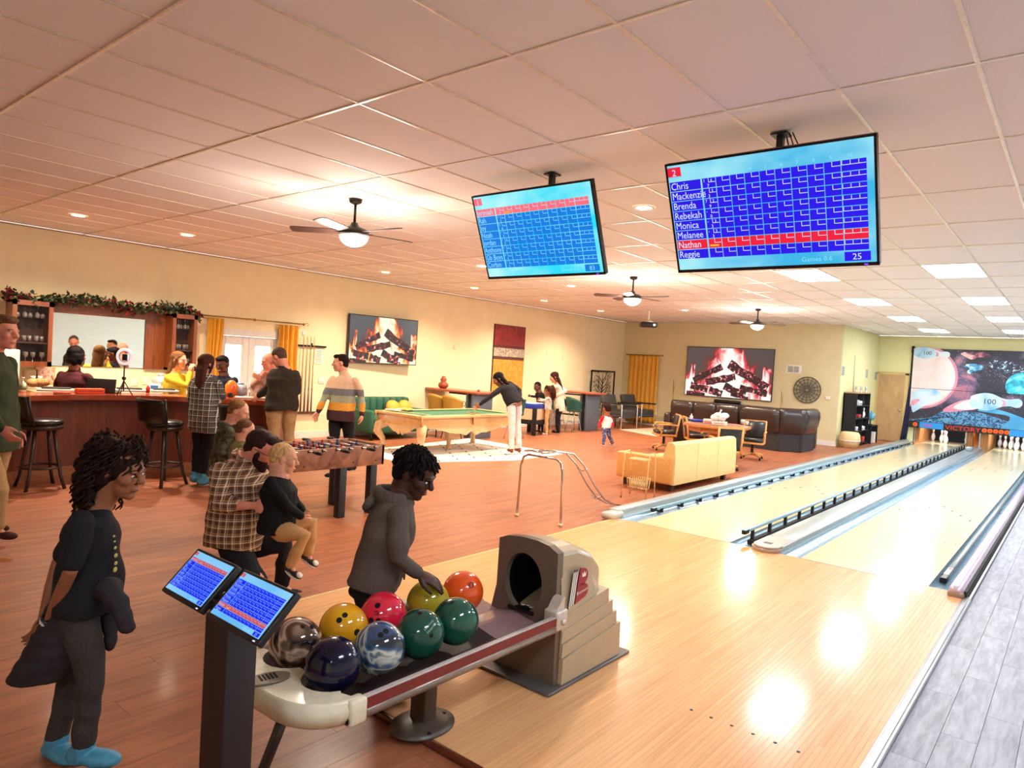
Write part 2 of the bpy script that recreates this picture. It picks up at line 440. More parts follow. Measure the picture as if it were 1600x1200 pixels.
o = rest.build('far_planks', M_greyf, g); o['kind'] = 'stuff'

# ---- walls
DY0, DY1, DZ = 6.0, 7.24, 1.93                   # french door opening in the left wall
struct(MB().box(WX-.12, WX, -3, DY0, -.1, CEIL).box(WX-.12, WX, DY1, FY+.12, -.1, CEIL).box(WX-.12, WX, DY0, DY1, DZ, CEIL).build('wall_left', M_wall))
struct(MB().box(WX, RX, FY, FY+.12, -.1, CEIL).build('wall_far', M_wallf))
struct(MB().box(RX-.12, RX, FY+.12, BY, -.1, CEIL).build('wall_return', M_wallr))
DRX0, DRX1 = -5.0, -4.28
struct(MB().box(RX-.12, -3.95, BY, BY+.12, -.1, CEIL).box(-3.95, 3.5, BY, BY+.12, .68, CEIL).box(-.62, 3.5, BY, BY+.12, -.1, .68).build('wall_back', M_wallr))
struct(MB().box(WX-.12, 3.5, -3.12, -3.0, -.1, CEIL).build('wall_near', M_wall))
struct(MB().box(3.5, 3.62, -3.12, 24.12, -.1, CEIL+.1).build('wall_right', plain('white_wall_paint', (244, 240, 226), .8, noise=.02, nscale=4)))
struct(MB().box(WX, WX+.015, -3, DY0-.1, FLZ, .11).box(WX, WX+.015, DY1+.1, FY, FLZ, .11).build('baseboard_left', M_white))
struct(MB().box(WX, RX, FY-.015, FY, FLZ, .11).build('baseboard_far', M_white))
struct(MB().box(RX, RX+.015, FY, BY-.02, FLZ, .09).build('baseboard_return', M_wallr))

# ---- ceiling
ce = struct(MB().box(WX-.1, 3.5, -3.1, 24.1, CEIL+.05, CEIL+.09).build('ceiling', M_gal))
GX = lambda i: (i-5.801)*.61
GY = lambda j: (j+1.16664)*1.2205
PAN = [(i, j) for i in (0, 3, 6) for j in (7, 10, 13, 16)]
PAN = [(0, 7), (0, 10), (0, 13), (0, 16), (3, 7), (3, 10), (3, 13), (3, 16)]+[(i, j) for i in (6,) for j in (-3, 0, 3, 7, 10, 13, 16)]  # right-hand column is out of view, added to fill the room with light
proto = {}; rest = MB(); n = 0; cs = []
for i in range(-14, 12):
    for j in range(-4, 19):
        xa, xb, ya, yb = max(GX(i), WX), min(GX(i+1), 3.5), max(GY(j), -3), min(GY(j+1), 24)
        if xb-xa < .03 or yb-ya < .03 or (i, j) in PAN: continue
        if ya >= FY and xb < RX: continue
        cs.append((math.hypot((xa+xb)/2, (ya+yb)/2), xa, xb, ya, yb))
cs.sort()
for d, xa, xb, ya, yb in cs:
    if n < 298 and in_view([(xa, ya, CEIL), (xb, yb, CEIL), (xa, yb, CEIL), (xb, ya, CEIL)], 0):
        n += 1; k = (round(xb-xa, 3), round(yb-ya, 3))
        if k not in proto:
            w, h = k; o = MB().box(-w/2+.005, w/2-.005, -h/2+.005, h/2-.005, .006, .02).build('ceiling_tile', M_tile, ce); proto[k] = o
        else: o = copy_obj(proto[k], ce)
        o.location = ((xa+xb)/2, (ya+yb)/2, CEIL)
    else: rest.box(xa+.005, xb-.005, ya+.005, yb-.005, CEIL+.006, CEIL+.02)
o = rest.build('far_ceiling_tiles', M_tile, ce); o['kind'] = 'stuff'
for i in range(-13, 12):
    if GX(i) > 3.5: continue
    ye = 24 if GX(i) > RX else FY
    MB().box(GX(i)-.012, GX(i)+.012, -3, ye, CEIL, CEIL+.012, b=.002).build('grid_bar', M_grid, ce)
for j in range(-3, 19):
    if GY(j) > 24: continue
    MB().box(WX if GY(j) < FY else RX, 3.5, GY(j)-.012, GY(j)+.012, CEIL-.001, CEIL+.011, b=.002).build('grid_bar', M_grid, ce)
struct(MB().box(WX, WX+.02, -3, FY, CEIL-.022, CEIL+.002).build('trim_4', plain('beige_angle', (190, 160, 120), .4)))

# ---- ceiling panels (2 x 4 ft light panels)
pd = None
names = {(0, 7): 'square white ceiling light panel nearest the big hanging monitor, left row', (3, 7): 'largest white ceiling light panel, nearest of the right-hand row'}
for (i, j) in PAN:
    lx, ly = (GX(i)+GX(i+1))/2, (GY(j)+GY(j+1))/2
    row = {0: 'left', 3: 'middle', 6: 'right', 9: 'rightmost'}[i]; k = {-3: 'first behind the camera side', 0: 'beside the camera', 3: 'before the foul line', 7: 'nearest', 10: 'second', 13: 'third', 16: 'farthest'}[j]
    lab = names.get((i, j), f'white ceiling light panel over the lanes, {k} of the {row} row')
    if pd is None:
        pd = thing('ceiling_light', lab, 'ceiling light', (lx, ly, CEIL), group='light panels over the lanes')
        MB().box(-.297, .297, -.60, .60, .004, .010).build('diffuser', glow('panel_glow', (236, 244, 255), PANEL_S), pd)
        fr = MB()
        for a in (-1, 1): fr.box(a*.297-.008, a*.297+.008, -.60, .60, -.002, .02).box(-.297, .297, a*.6-.008, a*.6+.008, -.002, .02)
        fr.build('frame', M_white, pd)
    else: copy_tree(pd, (lx, ly, CEIL), 0, lab)
def light(name, kind, loc, power, color, size=.1, parent=None, spot=None, rot=(0, 0, 0)):
    d = bpy.data.lights.new(name, kind); d.energy = power; d.color = color
    if kind == 'AREA': d.shape = 'DISK'; d.size = size
    elif kind == 'SPOT': d.spot_size = spot or 2.4; d.spot_blend = .8; d.shadow_soft_size = size
    else: d.shadow_soft_size = size
    o = bpy.data.objects.new(name, d); COL.objects.link(o); o.location = loc; o.rotation_euler = rot
    if parent: o.parent = parent
    return o
WARM = (1, .80, .58)
DL = [(-9.95, 3.22), (-9.95, 4.6), (-10.1, 8.35), (-10.1, 10.77), (-7.65, 8.31), (-3.31, 5.79), (-7.7, 10.9), (-10.15, 13.3), (-10.2, 15.89), (-7.68, 15.75)]
DLL = ['recessed downlight above the glass cabinet end of the bar', 'recessed downlight above the mirror of the bar', 'recessed downlight between the big fan and the wall, left of the wall screen',
       'recessed downlight above the wall between the fire screen and the tall painting', 'recessed downlight just left of the smaller hanging monitor', 'large bright recessed downlight between the two hanging monitors',
       'recessed downlight below the smaller hanging monitor', 'recessed downlight above the tall red and gold painting', 'recessed downlight left of the second fan, above the tree screen', 'recessed downlight right of the projector']
dl0 = None
for (x, y), lb in zip(DL, DLL):
    if dl0 is None:
        dl0 = thing('downlight', lb, 'downlight', (x, y, CEIL), group='recessed downlights')
        MB().lathe([(.075, -.002), (.1, -.006), (.105, 0), (.105, .004)], 24, caps=False).build('trim_ring', M_white, dl0)
        MB().lathe([(0, .0), (.076, .0)], 24).build('lens', glow('warm_lens', (255, 226, 170), 14), dl0)
    else: copy_tree(dl0, (x, y, CEIL), 0, lb)
    light('downlight_lamp', 'SPOT', (x, y, CEIL-.02), DOWN_W, WARM, .07, spot=2.5)
# ================================================================== helpers from pixels to real planes (used for measuring only)
def _ray(x, y): v = CF*FPX + CR*(x-800) - CU*(y-600); return v/np.linalg.norm(v)
def onZ(x, y, z): d = _ray(x, y); r = d*((z-CAMZ)/d[2]); return (float(r[0]), float(r[1]), z)
def onX(x, y, X): d = _ray(x, y); r = d*(X/d[0]); return (X, float(r[1]), float(r[2]+CAMZ))
def onY(x, y, Y): d = _ray(x, y); r = d*(Y/d[1]); return (float(r[0]), Y, float(r[2]+CAMZ))
SS = 1/2**EXPO                                   # emission that shows at its own colour

# ================================================================== ceiling fans
M_bronze = plain('dark_bronze', (44, 34, 30), .35, metal=.5)
M_blade = wood('dark_walnut_blade', (40, 24, 22), (66, 42, 38), .45, (1, 10, 10))
def fan(label, x, y, rz, blade_r=.64):
    t = thing('ceiling_fan', label, 'ceiling fan', (x, y, CEIL), rz, group='ceiling fans')
    MB().lathe([(.065, 0), (.06, -.03), (.02, -.05), (.0, -.05)], 20).build('canopy', M_bronze, t)
    MB().cyl((0, 0, -.04), (0, 0, -.26), .013).build('down_rod', M_bronze, t)
    MB().lathe([(.0, -.225), (.03, -.23), (.05, -.27), (.13, -.295), (.15, -.32), (.15, -.35), (.11, -.375), (.0, -.376)], 28).build('motor', M_bronze, t)
    MB().lathe([(.125, -.345), (.153, -.352), (.153, -.365), (.12, -.372)], 28, caps=False).build('silver_band', M_alum, t)
    MB().lathe([(.135, -.372), (.138, -.385), (.12, -.42), (.08, -.452), (.03, -.468), (0, -.47)], 28).build('light_bowl', glow('fan_bowl_glow', (255, 236, 205), 9), t)
    pr = None
    for k in range(5):
        a = 2*PI*k/5
        if pr is None:
            mb = MB(); pl = [(.17, -.045), (.22, -.058), (blade_r-.04, -.068), (blade_r-.008, -.05), (blade_r, 0), (blade_r-.008, .05), (blade_r-.04, .068), (.22, .058), (.17, .045)]
            mb.prism(pl, -.004, .004, M=T(rot=(.21, 0, 0))); pr = mb.build('blade', M_blade, t); o = pr
            br = MB().box(.09, .2, -.018, .018, -.004, .006, b=.003).build('blade_arm', M_bronze, pr)
        else:
            o = copy_obj(pr, t); b2 = copy_obj(br, o)
        o.location = (0, 0, -.325); o.rotation_euler = (0, 0, a)
    light('fan_lamp', 'POINT', (x, y, CEIL-.56), FAN_W, (1, .86, .70), .3)
    return t
R0 = math.radians(39.6)
fan('nearest dark ceiling fan with lit bowl, over the foosball table', -5.72, 4.3, R0+PI)
fan('middle dark ceiling fan with lit bowl, left of the projector top', -5.86, 10.07, R0+PI)
fan('farthest dark ceiling fan with lit bowl, above the far fire screen', -5.77, 15.49, R0+PI+.6)

t = thing('projector', 'black projector hanging from the ceiling on a white pole', 'projector', (-8.65, 15.75, CEIL), R0)
MB().cyl((0, 0, 0), (0, 0, -.27), .022).lathe([(.06, 0), (.05, -.015), (.022, -.02)], 16).build('pole', M_white, t)
MB().lathe([(.03, -.24), (.09, -.27), (.16, -.30), (0, -.30)], 16).build('mount_plate', M_white, t)
MB().box(-.21, .21, -.15, .15, -.43, -.30, b=.03).build('body', M_black, t)
MB().cyl((.12, -.15, -.37), (.12, -.165, -.37), .03).build('lens', glow('lens_glow', (220, 235, 255), 2*SS), t)

# ================================================================== score screens
M_navyc = lambda n, c, s=1: glow(n, c, s*SS)
def score_layers(w, h, _p, names, hl, lane, total, scores):
    """returns flat layered mesh (x right 0..w, y down 0..-h) and material list"""
    mb = MB(); e = w*.0008
    def q(x0, y0, x1, y1, mi, z): mb.add([(x0, -y0, z), (x0, -y1, z), (x1, -y1, z), (x1, -y0, z)], [(0, 1, 2, 3)], mi)
    q(0, 0, w, h, 0, 0)
    top, bot = .15*h, .895*h; rh = (bot-top)/8; nx = .178*w; gx = .185*w; gw = (.97*w-gx)/10.45
    lw = w*.0028
    for r in range(8):
        y0 = top+r*rh; mi = 2 if r == hl else 1
        q(.004*w, y0+lw*.6, nx, y0+rh-lw*.6, 3 if r == hl else 1, e)
        for c in range(10):
            x0 = gx+c*gw; x1 = x0+gw if c < 9 else .97*w
            q(x0+lw*.6, y0+lw*.6, x1-lw*.6, y0+rh-lw*.6, mi, e)
            if c < 9:                            # the small box in a frame's corner
                bx = x0+gw*.46; by = y0+rh*.46
                q(bx, y0+lw*.6, bx+lw, by, 4, 2*e); q(bx, by-lw, x1-lw, by, 4, 2*e)
            else:
                for k in range(3):
                    bx = x0+(x1-x0)*(.02+.33*k); q(bx, y0+lw, bx+lw, y0+rh*.44, 4, 2*e)
                q(x0+lw, y0+rh*.44-lw, x1-lw, y0+rh*.44, 4, 2*e)
    q(.0*w, .02*h, .075*w, .105*h, 3, e)
    q(.86*w, .905*h, .975*w, .985*h, 1, e)
    def tx(s, x, y, size, mi=4, sx=1):
        vs, fs = text_mesh(s, size); mb.add([(v.x*sx+x, v.y-y, 3*e) for v in vs], fs, mi)
    tx(lane, .025*w, .098*h, .085*h); tx('Game 1', .006*w, .142*h, .034*h, 5)
    for r, nme in enumerate(names): tx(nme, .010*w, top+rh*(r+.82), rh*1.0, sx=.86)
    tx(total, .895*w, .972*h, .075*h); tx('Games 0.6', .66*w, .972*h, .06*h, 5)
    for c in range(10): tx(str(c+1), gx+gw*(c+.35), top-.015*h, .045*h, 5)
    for r, s in enumerate(scores):
        if s:
            a, b, cc = s; y0 = top+r*rh
            tx(a, gx+gw*.1, y0+rh*.40, rh*.42); tx(b, gx+gw*.62, y0+rh*.40, rh*.42); tx(cc, gx+gw*.36, y0+rh*.92, rh*.46)
    y0 = top+hl*rh+rh*.62; x0 = gx+gw*(.12 if hl == 6 else 1.12); q(x0, y0, x0+gw*.65, y0+rh*.2, 6, 3*e)
    return mb
def pal(tag_, cell, red, line=(205, 225, 255), sky=((60, 185, 235), (170, 240, 250)), label_s=1):
    n = 'screen_sky_'+tag_
    m, nt, b = nodes(n); v = coords(nt, (1, 3, 1)); nz = N(nt, 'ShaderNodeTexNoise', i_Scale=2.2, i_Detail=3.0); L(nt, v, nz.inputs['Vector'])
    c = ramp(nt, nz.outputs[0], [(.35, lin(sky[0])), (.7, lin(sky[1]))]); L(nt, c, b.inputs['Emission Color']); b.inputs['Emission Strength'].default_value = SS; b.inputs['Base Color'].default_value = (0, 0, 0, 1); b.inputs['Roughness'].default_value = .3
    return [m, M_navyc('cell_'+tag_, cell), M_navyc('red_'+tag_, red), M_navyc('name_red_'+tag_, red), M_navyc('line_'+tag_, line), M_navyc('faint_'+tag_, (130, 215, 240)), M_navyc('arrow_'+tag_, (235, 170, 60))]
NAMES2 = ['Chris', 'Mackenzie', 'Brenda', 'Rebekah', 'Monica', 'Melanee', 'Nathan', 'Reggie']
NAMES1 = ['Jerimiah', 'Rah', 'Joy', 'Noah', 'Jordan', 'Anthony', 'Gb Boys', 'Corbin']
SC2 = [('1', '6', '7'), ('-', '3', '3'), ('7', '2', '9'), ('-', '-', '0'), ('-', '3', '3'), ('-', '3', '3'), None, None]
SC1 = [('1', '/', '11')]+[('1', '1', '2'), ('3', '-', '8'), ('1', '1', '3'), ('1', '4', '7'), ('1', '1', '2'), ('4', '-', '5'), ('1', '-', '2')]
def monitor(label, x0, x1, yt, zt, yb, zb, mount, args, mats, cables=False):
    cx = (x0+x1)/2
    t = thing('hanging_monitor', label, 'monitor', (cx, yt, zt))
    ey = np.array([0, yt-yb, zt-zb]); H = float(np.linalg.norm(ey)); M = plane_m((x0-cx, 0, 0), (1, 0, 0), ey)
    w = x1-x0; bz = .014
    MB().box(0, w, -H, 0, -.045, -.004, b=.006, M=M).box(w*.2, w*.8, -H*.85, -H*.2, -.075, -.04, b=.01, M=M).build('housing', M_black, t)
    fr = MB()
    fr.box(0, w, -bz, 0, -.006, .003, M=M).box(0, w, -H, -H+bz*1.5, -.006, .003, M=M).box(0, bz, -H, 0, -.006, .003, M=M).box(w-bz, w, -H, 0, -.006, .003, M=M)
    fr.build('bezel', plain('bezel_black', (20, 14, 18), .3), t)
    mb = score_layers(w-2*bz, H-bz*2.5, *args); M2 = M @ Matrix.Translation((bz, -bz, 0))
    mb.v = [tuple(M2 @ Vector(p)) for p in mb.v]; mb.build('screen', mats, t)
    MB().box(w-.08, w-.06, -H+.005, -H+.014, .002, .0045, M=M).build('power_light', glow('violet_led', (120, 60, 255), 1.5*SS), t)
    mx, my = mount[0]-cx, mount[1]-yt; zc = CEIL-zt
    arm = MB().box(mx-.02, mx+.02, my-.02, my+.02, zc-.42, zc).box(mx-.05, mx+.05, my-.05, my+.05, zc-.012, zc)
    arm.build('ceiling_mount', M_black, t)
    if cables:
        cb = MB()
        for k in range(3): cb.tube([(mx+.03+.02*k, my, zc), (mx+.06+.03*k, my-.01, zc-.1), (mx+.07+.02*k, my-.03, zc-.3)], .004, 6)
        cb.build('cable', M_black, t)
    return t
monitor('large hanging score monitor listing Chris to Reggie on deep blue', -2.21, -.955, 4.10, 3.05, 4.40, 2.385, (-1.57, 4.39), (None, NAMES2, 6, '2', '25', SC2), pal('right', (44, 26, 225), (226, 34, 62)), True)
monitor('smaller hanging score monitor with light blue grid and red top row', -4.11, -2.90, 4.28, 3.085, 4.56, 2.42, (-3.4, 4.46), (None, NAMES1, 0, '1', '83', SC1), pal('left', (20, 122, 222), (238, 112, 128), sky=((30, 225, 250), (190, 252, 255)), line=(140, 225, 255)))

# ---- scoring kiosk: black post with two tilted screens
t = thing('scoring_kiosk', 'black scoring kiosk post carrying two tilted blue score screens', 'kiosk', (-1.98, 1.14, FLZ))
MB().box(-2.075, -1.935, 1.07, 1.17, FLZ, .86, b=.004).box(-2.02, -1.94, 1.08, 1.2, .80, .93, b=.004).build('post', plain('kiosk_black', (30, 22, 24), .5), t, True)
MB().box(-2.12, -1.85, 1.0, 1.26, FLZ, FLZ+.012, b=.004).build('base_plate', M_black, t, True)
def kiosk_screen(x0, x1, args, tagn, lab):
    a = np.array([0, 1.145-1.025, 1.005-.885]); H = float(np.linalg.norm(a)); M = plane_m((x0+1.98, 1.145-1.14, 1.005-FLZ), (1, 0, 0), a); w = x1-x0
    o = MB().box(0, w, -H, 0, -.022, 0, b=.004, M=M).build('display', M_black, t, label=lab)
    mb = score_layers(w-.024, H-.024, *args); M2 = M @ Matrix.Translation((.012, -.010, .0006)); mb.v = [tuple(M2 @ Vector(p)) for p in mb.v]
    s = mb.build('screen', pal(tagn, (24, 40, 226), (196, 78, 84), line=(150, 190, 255), sky=((70, 170, 240), (150, 215, 250))), o)
    mk = MB().box(w-.03, w-.02, -H+.003, -H+.007, 0, .0012, M=M).build('indicator_light', glow('tiny_led', (220, 220, 255), SS), o)
kiosk_screen(-2.29, -2.025, (None, NAMES1, 0, '1', '83', SC1), 'kiosk_left', 'left display, red row at the top')
kiosk_screen(-1.99, -1.695, (None, NAMES2, 6, '2', '25', SC2), 'kiosk_right', 'right display, red row near the bottom')
MB().box(-2.03, -1.985, 1.06, 1.10, .86, .915).build('bridge', M_black, t, True)

# ================================================================== ball return
M_hoodf = plain('bronze_hood', (104, 88, 76), .42, noise=.05, coat=.2)
M_hoods = plain('tan_hood', (176, 160, 132), .42, noise=.04, coat=.2)
M_cream = plain('cream_plastic', (226, 218, 190), .38, coat=.3)
M_maroon = plain('maroon_strip', (118, 36, 38), .4)
t = thing('ball_return', 'bronze and tan ball return hood with rack, maroon rail and cream end cap', 'ball return', (-2.3, 3.0, 0))
# hood shell: front face with a round mouth, sides sloping back
HX0, HX1 = -2.475, -2.055
def hood_poly(zs=0): pass
FYH = 2.95
outer = [(-2.455, .02), (-2.50, .30), (-2.465, .46), (-2.462, .72), (-2.40, .745), (-2.30, .757), (-2.20, .757), (-2.12, .745), (-2.058, .715), (-2.055, .50), (-2.045, .30), (-2.04, .02)]
cxm, czm, rxm, rzm = -2.275, .515, .128, .158
nO = 48
def pt_outer(a):
    # point on the outer polygon in direction a from the mouth's centre
    dx, dz = math.cos(a), math.sin(a); best = None
    for (x1, z1), (x2, z2) in zip(outer, outer[1:]+outer[:1]):
        ax, az, bx, bz = x1-cxm, z1-czm, x2-x1, z2-z1; det = dx*(-bz)+bx*dz
        if abs(det) < 1e-9: continue
        tt = (ax*(-bz)+bx*az)/det; u = (dx*az-dz*ax)/det
        if tt > 0 and -1e-6 <= u <= 1+1e-6 and (best is None or tt < best): best = tt
    return (cxm+dx*best, czm+dz*best)
mb = MB(); angs = sorted([2*PI*k/nO for k in range(nO)]+[math.atan2(z-czm, x-cxm) % (2*PI) for x, z in outer])
vs = []
for a in angs: x, z = pt_outer(a); vs.append((x, FYH, z))
for a in angs: vs.append((cxm+rxm*math.cos(a), FYH-.006, czm+rzm*math.sin(a)))
for a in angs: vs.append((cxm+rxm*.97*math.cos(a), FYH+.03, czm+rzm*.97*math.sin(a)))
n = len(angs)
mb.add(vs, [(i, (i+1) % n, n+(i+1) % n, n+i) for i in range(n)]+[(n+i, n+(i+1) % n, 2*n+(i+1) % n, 2*n+i) for i in range(n)])
# rim of the front, 4 cm deep, following the outer outline
vs = [(x, FYH, z) for x, z in outer]+[(x, FYH+.05, z) for x, z in outer]; k = len(outer)
mb.add(vs, [(i, (i+1) % k, k+(i+1) % k, k+i) for i in range(k)])
mb.build('front_panel', M_hoodf, t, True)
mb = MB(); vs = [(cxm+rxm*.97*math.cos(a), y, czm+rzm*.97*math.sin(a)) for y in (FYH+.03, FYH+.4) for a in angs]
mb.add(vs, [(i, (i+1) % n, n+(i+1) % n, n+i) for i in range(n)]+[tuple(range(n, 2*n))]); mb.box(-2.36, -2.19, FYH-.02, FYH+.3, .355, .372)
mb.build('mouth', plain('mouth_black', (10, 10, 11), .35), t, True)
lab = MB()
for a, b, r in ((-.03, 0, .012), (.03, 0, .012), (0, .014, .01)): lab.lathe([(r*.5, 0), (r, 0), (r, .002), (r*.5, .002)], 14, caps=False, c=(-2.27+a, FYH+.04+b, .374))
lab.build('white_mark', M_white, t, True)
# body: cross sections along y
mb = MB()
secs = [(2.99, .745, -2.462, -2.058, -2.455, -2.04), (3.15, .735, -2.46, -2.06, -2.46, -2.04), (3.30, .68, -2.455, -2.065, -2.465, -2.045), (3.385, .61, -2.45, -2.075, -2.465, -2.05), (3.42, .57, -2.44, -2.09, -2.465, -2.055)]
vs = []
for y, zt, xa, xb, xc, xd in secs:
    c = (xa+xb)/2; hw = (xb-xa)/2
    ring = [(xc, y, .02), (xc-.01, y, .30), (xa, y, zt-.14)]+[(c-hw*math.cos(a), y, zt-.05+.05*math.sin(a)+.0) for a in [PI*k/8 for k in range(9)]]+[(xb, y, zt-.14), (xd+.006, y, .30), (xd, y, .02)]
    vs += ring
k = len(ring)
mb.add(vs, [(s*k+i, s*k+i+1, (s+1)*k+i+1, (s+1)*k+i) for s in range(len(secs)-1) for i in range(k-1)]+[tuple((len(secs)-1)*k+i for i in range(k))], 0, False)
mb.build('body', M_hoods, t, True)
for q, (z0, z1, yb, dx) in enumerate(((.305, .385, 3.46, .008), (.235, .31, 3.50, .016), (.16, .24, 3.54, .024), (.02, .165, 3.58, .032))):
    o = MB().prism([(2.992, z0-.03*0), (yb, z0+.045*(1 if q < 3 else 0)), (yb-.008, z1+.05), (2.995, z1-.01)], -2.455-dx*.6, -2.045+dx*.9, M=Matrix(((0, 0, 1, 0), (1, 0, 0, 0), (0, 1, 0, 0), (0, 0, 0, 1)))).build('side_step', M_hoods, t, True)
MB().box(-2.54, -2.0, 2.86, 3.68, 0, .018, b=.008).build('base_plate', plain('base_grey', (84, 80, 76), .4, coat=.2), t, True)
MB().box(-2.47, -2.05, 2.955, 3.0, .02, .12, b=.01).build('kick_panel', M_hoodf, t, True)
# emblem on the side: three stripes and a two-lobed B with a crown
EX = -2.035
pm = plane_m((EX, 3.03, .50), (0, 1, 0), (0, 0, 1))
mb = MB()
mb.prism([(.0, -.09), (.07, -.065), (.08, .11), (.045, .115), (.035, .05)], 0, .004, 0, M=pm)
for k in range(3): x = .022+k*.017; mb.prism([(x-.014, -.085+k*.006), (x-.006, -.085+k*.006), (x+.022, .10), (x+.014, .10)], .004, .006, 1, M=pm)
mb.build('emblem_plate', [plain('emblem_grey', (84, 78, 76), .4), M_white], t, True)
mb = MB()
up = [(.078, .02)]+[(.125+.05*math.sin(a), .065-.045*math.cos(a)) for a in [PI*k/10 for k in range(11)]]+[(.098, .115)]
lo = [(.064, -.075)]+[(.13+.055*math.sin(a), -.028-.042*math.cos(a)+.012) for a in [PI*k/10 for k in range(11)]]+[(.078, .02)]
mb.prism(up, 0, .007, 0, M=pm).prism(lo, 0, .007, 0, M=pm)
vs, fs = text_mesh('Brunswick', .026); mb.add([pm @ Vector((v.x+.072, v.y-.03+v.x*.12, .0082)) for v in vs], fs, 1)
mb.prism([(.118, .062), (.15, .062), (.155, .088), (.142, .074), (.134, .092), (.126, .074), (.113, .088)], .007, .0082, 1, M=pm)
mb.build('emblem', [plain('emblem_red', (150, 30, 56), .4), M_white], t, True)
vs, fs = text_mesh('Brunswick', .036); MB().add([(v.x-2.335, FYH-.0015, v.y+.69-(v.x)*.02) for v in vs], fs).build('lettering', plain('dull_red', (130, 62, 58), .5), t, True)
# rack: trough, rails, end cap, post and leg
RZ = .42
mb = MB(); ys = (1.57, 2.96)
prof = [(-2.62, RZ-.03), (-2.56, RZ-.085), (-2.45, RZ-.10), (-2.33, RZ-.075), (-2.30, RZ-.075), (-2.18, RZ-.10), (-2.07, RZ-.085), (-2.02, RZ-.03)]
vs = [(x, y, z) for y in ys for x, z in prof]+[(x, y, z-.02) for y in ys for x, z in prof]; k = len(prof)
mb.add(vs, [(i, i+1, k+i+1, k+i) for i in range(k-1)]+[(2*k+i, 3*k+i, 3*k+i+1, 2*k+i+1) for i in range(k-1)]+[(0, 2*k, 2*k+1, 1)])
mb.build('trough', plain('mauve_tray', (150, 120, 122), .35, coat=.3), t, True)
vs = [(x, y, z+.004) for y in (1.6, 2.62) for x, z in prof[1:-1]]; MB().add(vs, [(i, i+1, 6+i+1, 6+i) for i in range(5)]).build('dark_liner', plain('liner_black', (34, 26, 28), .5), t, True)
r = MB().box(-2.012, -1.985, 1.64, 2.90, RZ-.05, RZ+.002, b=.003).build('rail', plain('pale_rail_top', (186, 176, 172), .4), t, True)
MB().box(-1.990, -1.981, 1.64, 2.90, RZ-.042, RZ-.002).build("maroon_band", M_maroon, r, True)
for o in (r,): pass
bpy.data.objects['maroon_band'].location = (0, 0, 0)
MB().tube([(-2.0, 1.58, RZ-.062), (-2.0, 2.9, RZ-.062)], .022, 12).build('lower_tube', plain('dull_silver', (142, 130, 120), .3, metal=.5), t, True)
MB().box(-2.66, -2.60, 1.5, 2.98, RZ-.05, RZ+.02, b=.02).build('rail', M_cream, t, True)
MB().box(-2.065, -1.975, 2.86, 2.955, RZ-.075, RZ+.03, b=.012).lathe([(.016, 0), (.016, .012), (0, .012)], 12, (0, 0, 0), M=T((-1.975, 2.91, RZ-.03), (0, PI/2, 0))).prism([(2.88, RZ+.02), (2.95, RZ+.02), (2.955, RZ+.085), (2.93, RZ+.075)], -2.06, -2.0, M=Matrix(((0, 0, 1, 0), (1, 0, 0, 0), (0, 1, 0, 0), (0, 0, 0, 1)))).build('end_bracket', plain('chalk_silver', (206, 198, 186), .3, metal=.3), t, True)
# cream end cap, half round in plan, with two scooped ball seats
def cap_outline(s, y0=1.60):
    c = (-2.32, 1.62); pts = []
    for k in range(17):
        a = PI+PI*k/16; x = c[0]+(.345*s)*abs(math.cos(a))**.62*(1 if math.cos(a) > 0 else -1); y = c[1]+.02+(.245*s)*math.sin(a); pts.append((x, min(y, c[1])))
    return pts
mb = MB(); layers = [(RZ-.10, .80), (RZ-.085, .93), (RZ-.05, .99), (RZ-.02, 1.0), (RZ-.012, .975), (RZ+.002, .97), (RZ+.010, .94)]
vs = [(x, y, z) for z, s in layers for x, y in cap_outline(s)]; k = 17
mb.add(vs, [(s*k+i, s*k+i+1, (s+1)*k+i+1, (s+1)*k+i) for s in range(len(layers)-1) for i in range(k-1)], 0, True)
# top face with the two seats bitten out
inner = [(-2.32+.315*.9*math.cos(a), 1.60-.0) for a in (0,)]
top = cap_outline(.94); bite = [(-2.06, 1.60)]
for cx_ in (-2.185, -2.455):
    bite += [(cx_+.118*math.cos(a), 1.655-.125*math.sin(a)) for a in [PI*(.12+.76*q/8) for q in range(9)]]
bite += [(-2.6, 1.60)]
mb.add([(x, y, RZ+.010) for x, y in top]+[(x, y, RZ+.010) for x, y in bite], [tuple(list(range(17))+[17+i for i in range(len(bite))])])
nb = len(bite); mb.add([(x, y, RZ+.010) for x, y in bite]+[(x, y, RZ-.07) for x, y in bite], [(i, i+1, nb+i+1, nb+i) for i in range(nb-1)])
mb.add([(x, y, RZ-.10) for x, y in cap_outline(.78)], [tuple(range(17))])
mb.build('end_cap', M_cream, t, True)
vm = T((-2.33, 1.46, RZ+.011), (0, 0, PI/2-.25))
v = MB().prism([(.085*math.cos(a), .045*math.sin(a)) for a in [2*PI*k/20 for k in range(20)]], 0, .010, 0, M=vm, smooth=True).build('hand_dryer_vent', plain('vent_grey', (122, 108, 92), .35, coat=.2), t, True)
sl = MB()
for k in range(5): sl.box(-.03+k*.014, -.022+k*.014, -.018, .03, .0101, .0115, M=vm)
o = sl.build('slots', M_blackm, v, True)
MB().box(-2.03, -1.972, 1.58, 1.66, RZ-.088, RZ+.008, b=.012).build('rail_end_cap', M_cream, t, True)
MB().box(-2.31, -2.21, 2.19, 2.27, .02, RZ-.1, b=.01).box(-2.30, -2.22, 2.20, 2.26, 0, .05).build('post', plain('post_bronze', (74, 64, 54), .4), t, True)
MB().lathe([(0, 0), (.165, 0), (.165, .008), (.12, .018), (.07, .035), (0, .04)], 32, (-2.26, 2.23, 0), sx=.8).build('foot_disc', plain('post_bronze', (0, 0, 0)), t, True)
b_ = MB()
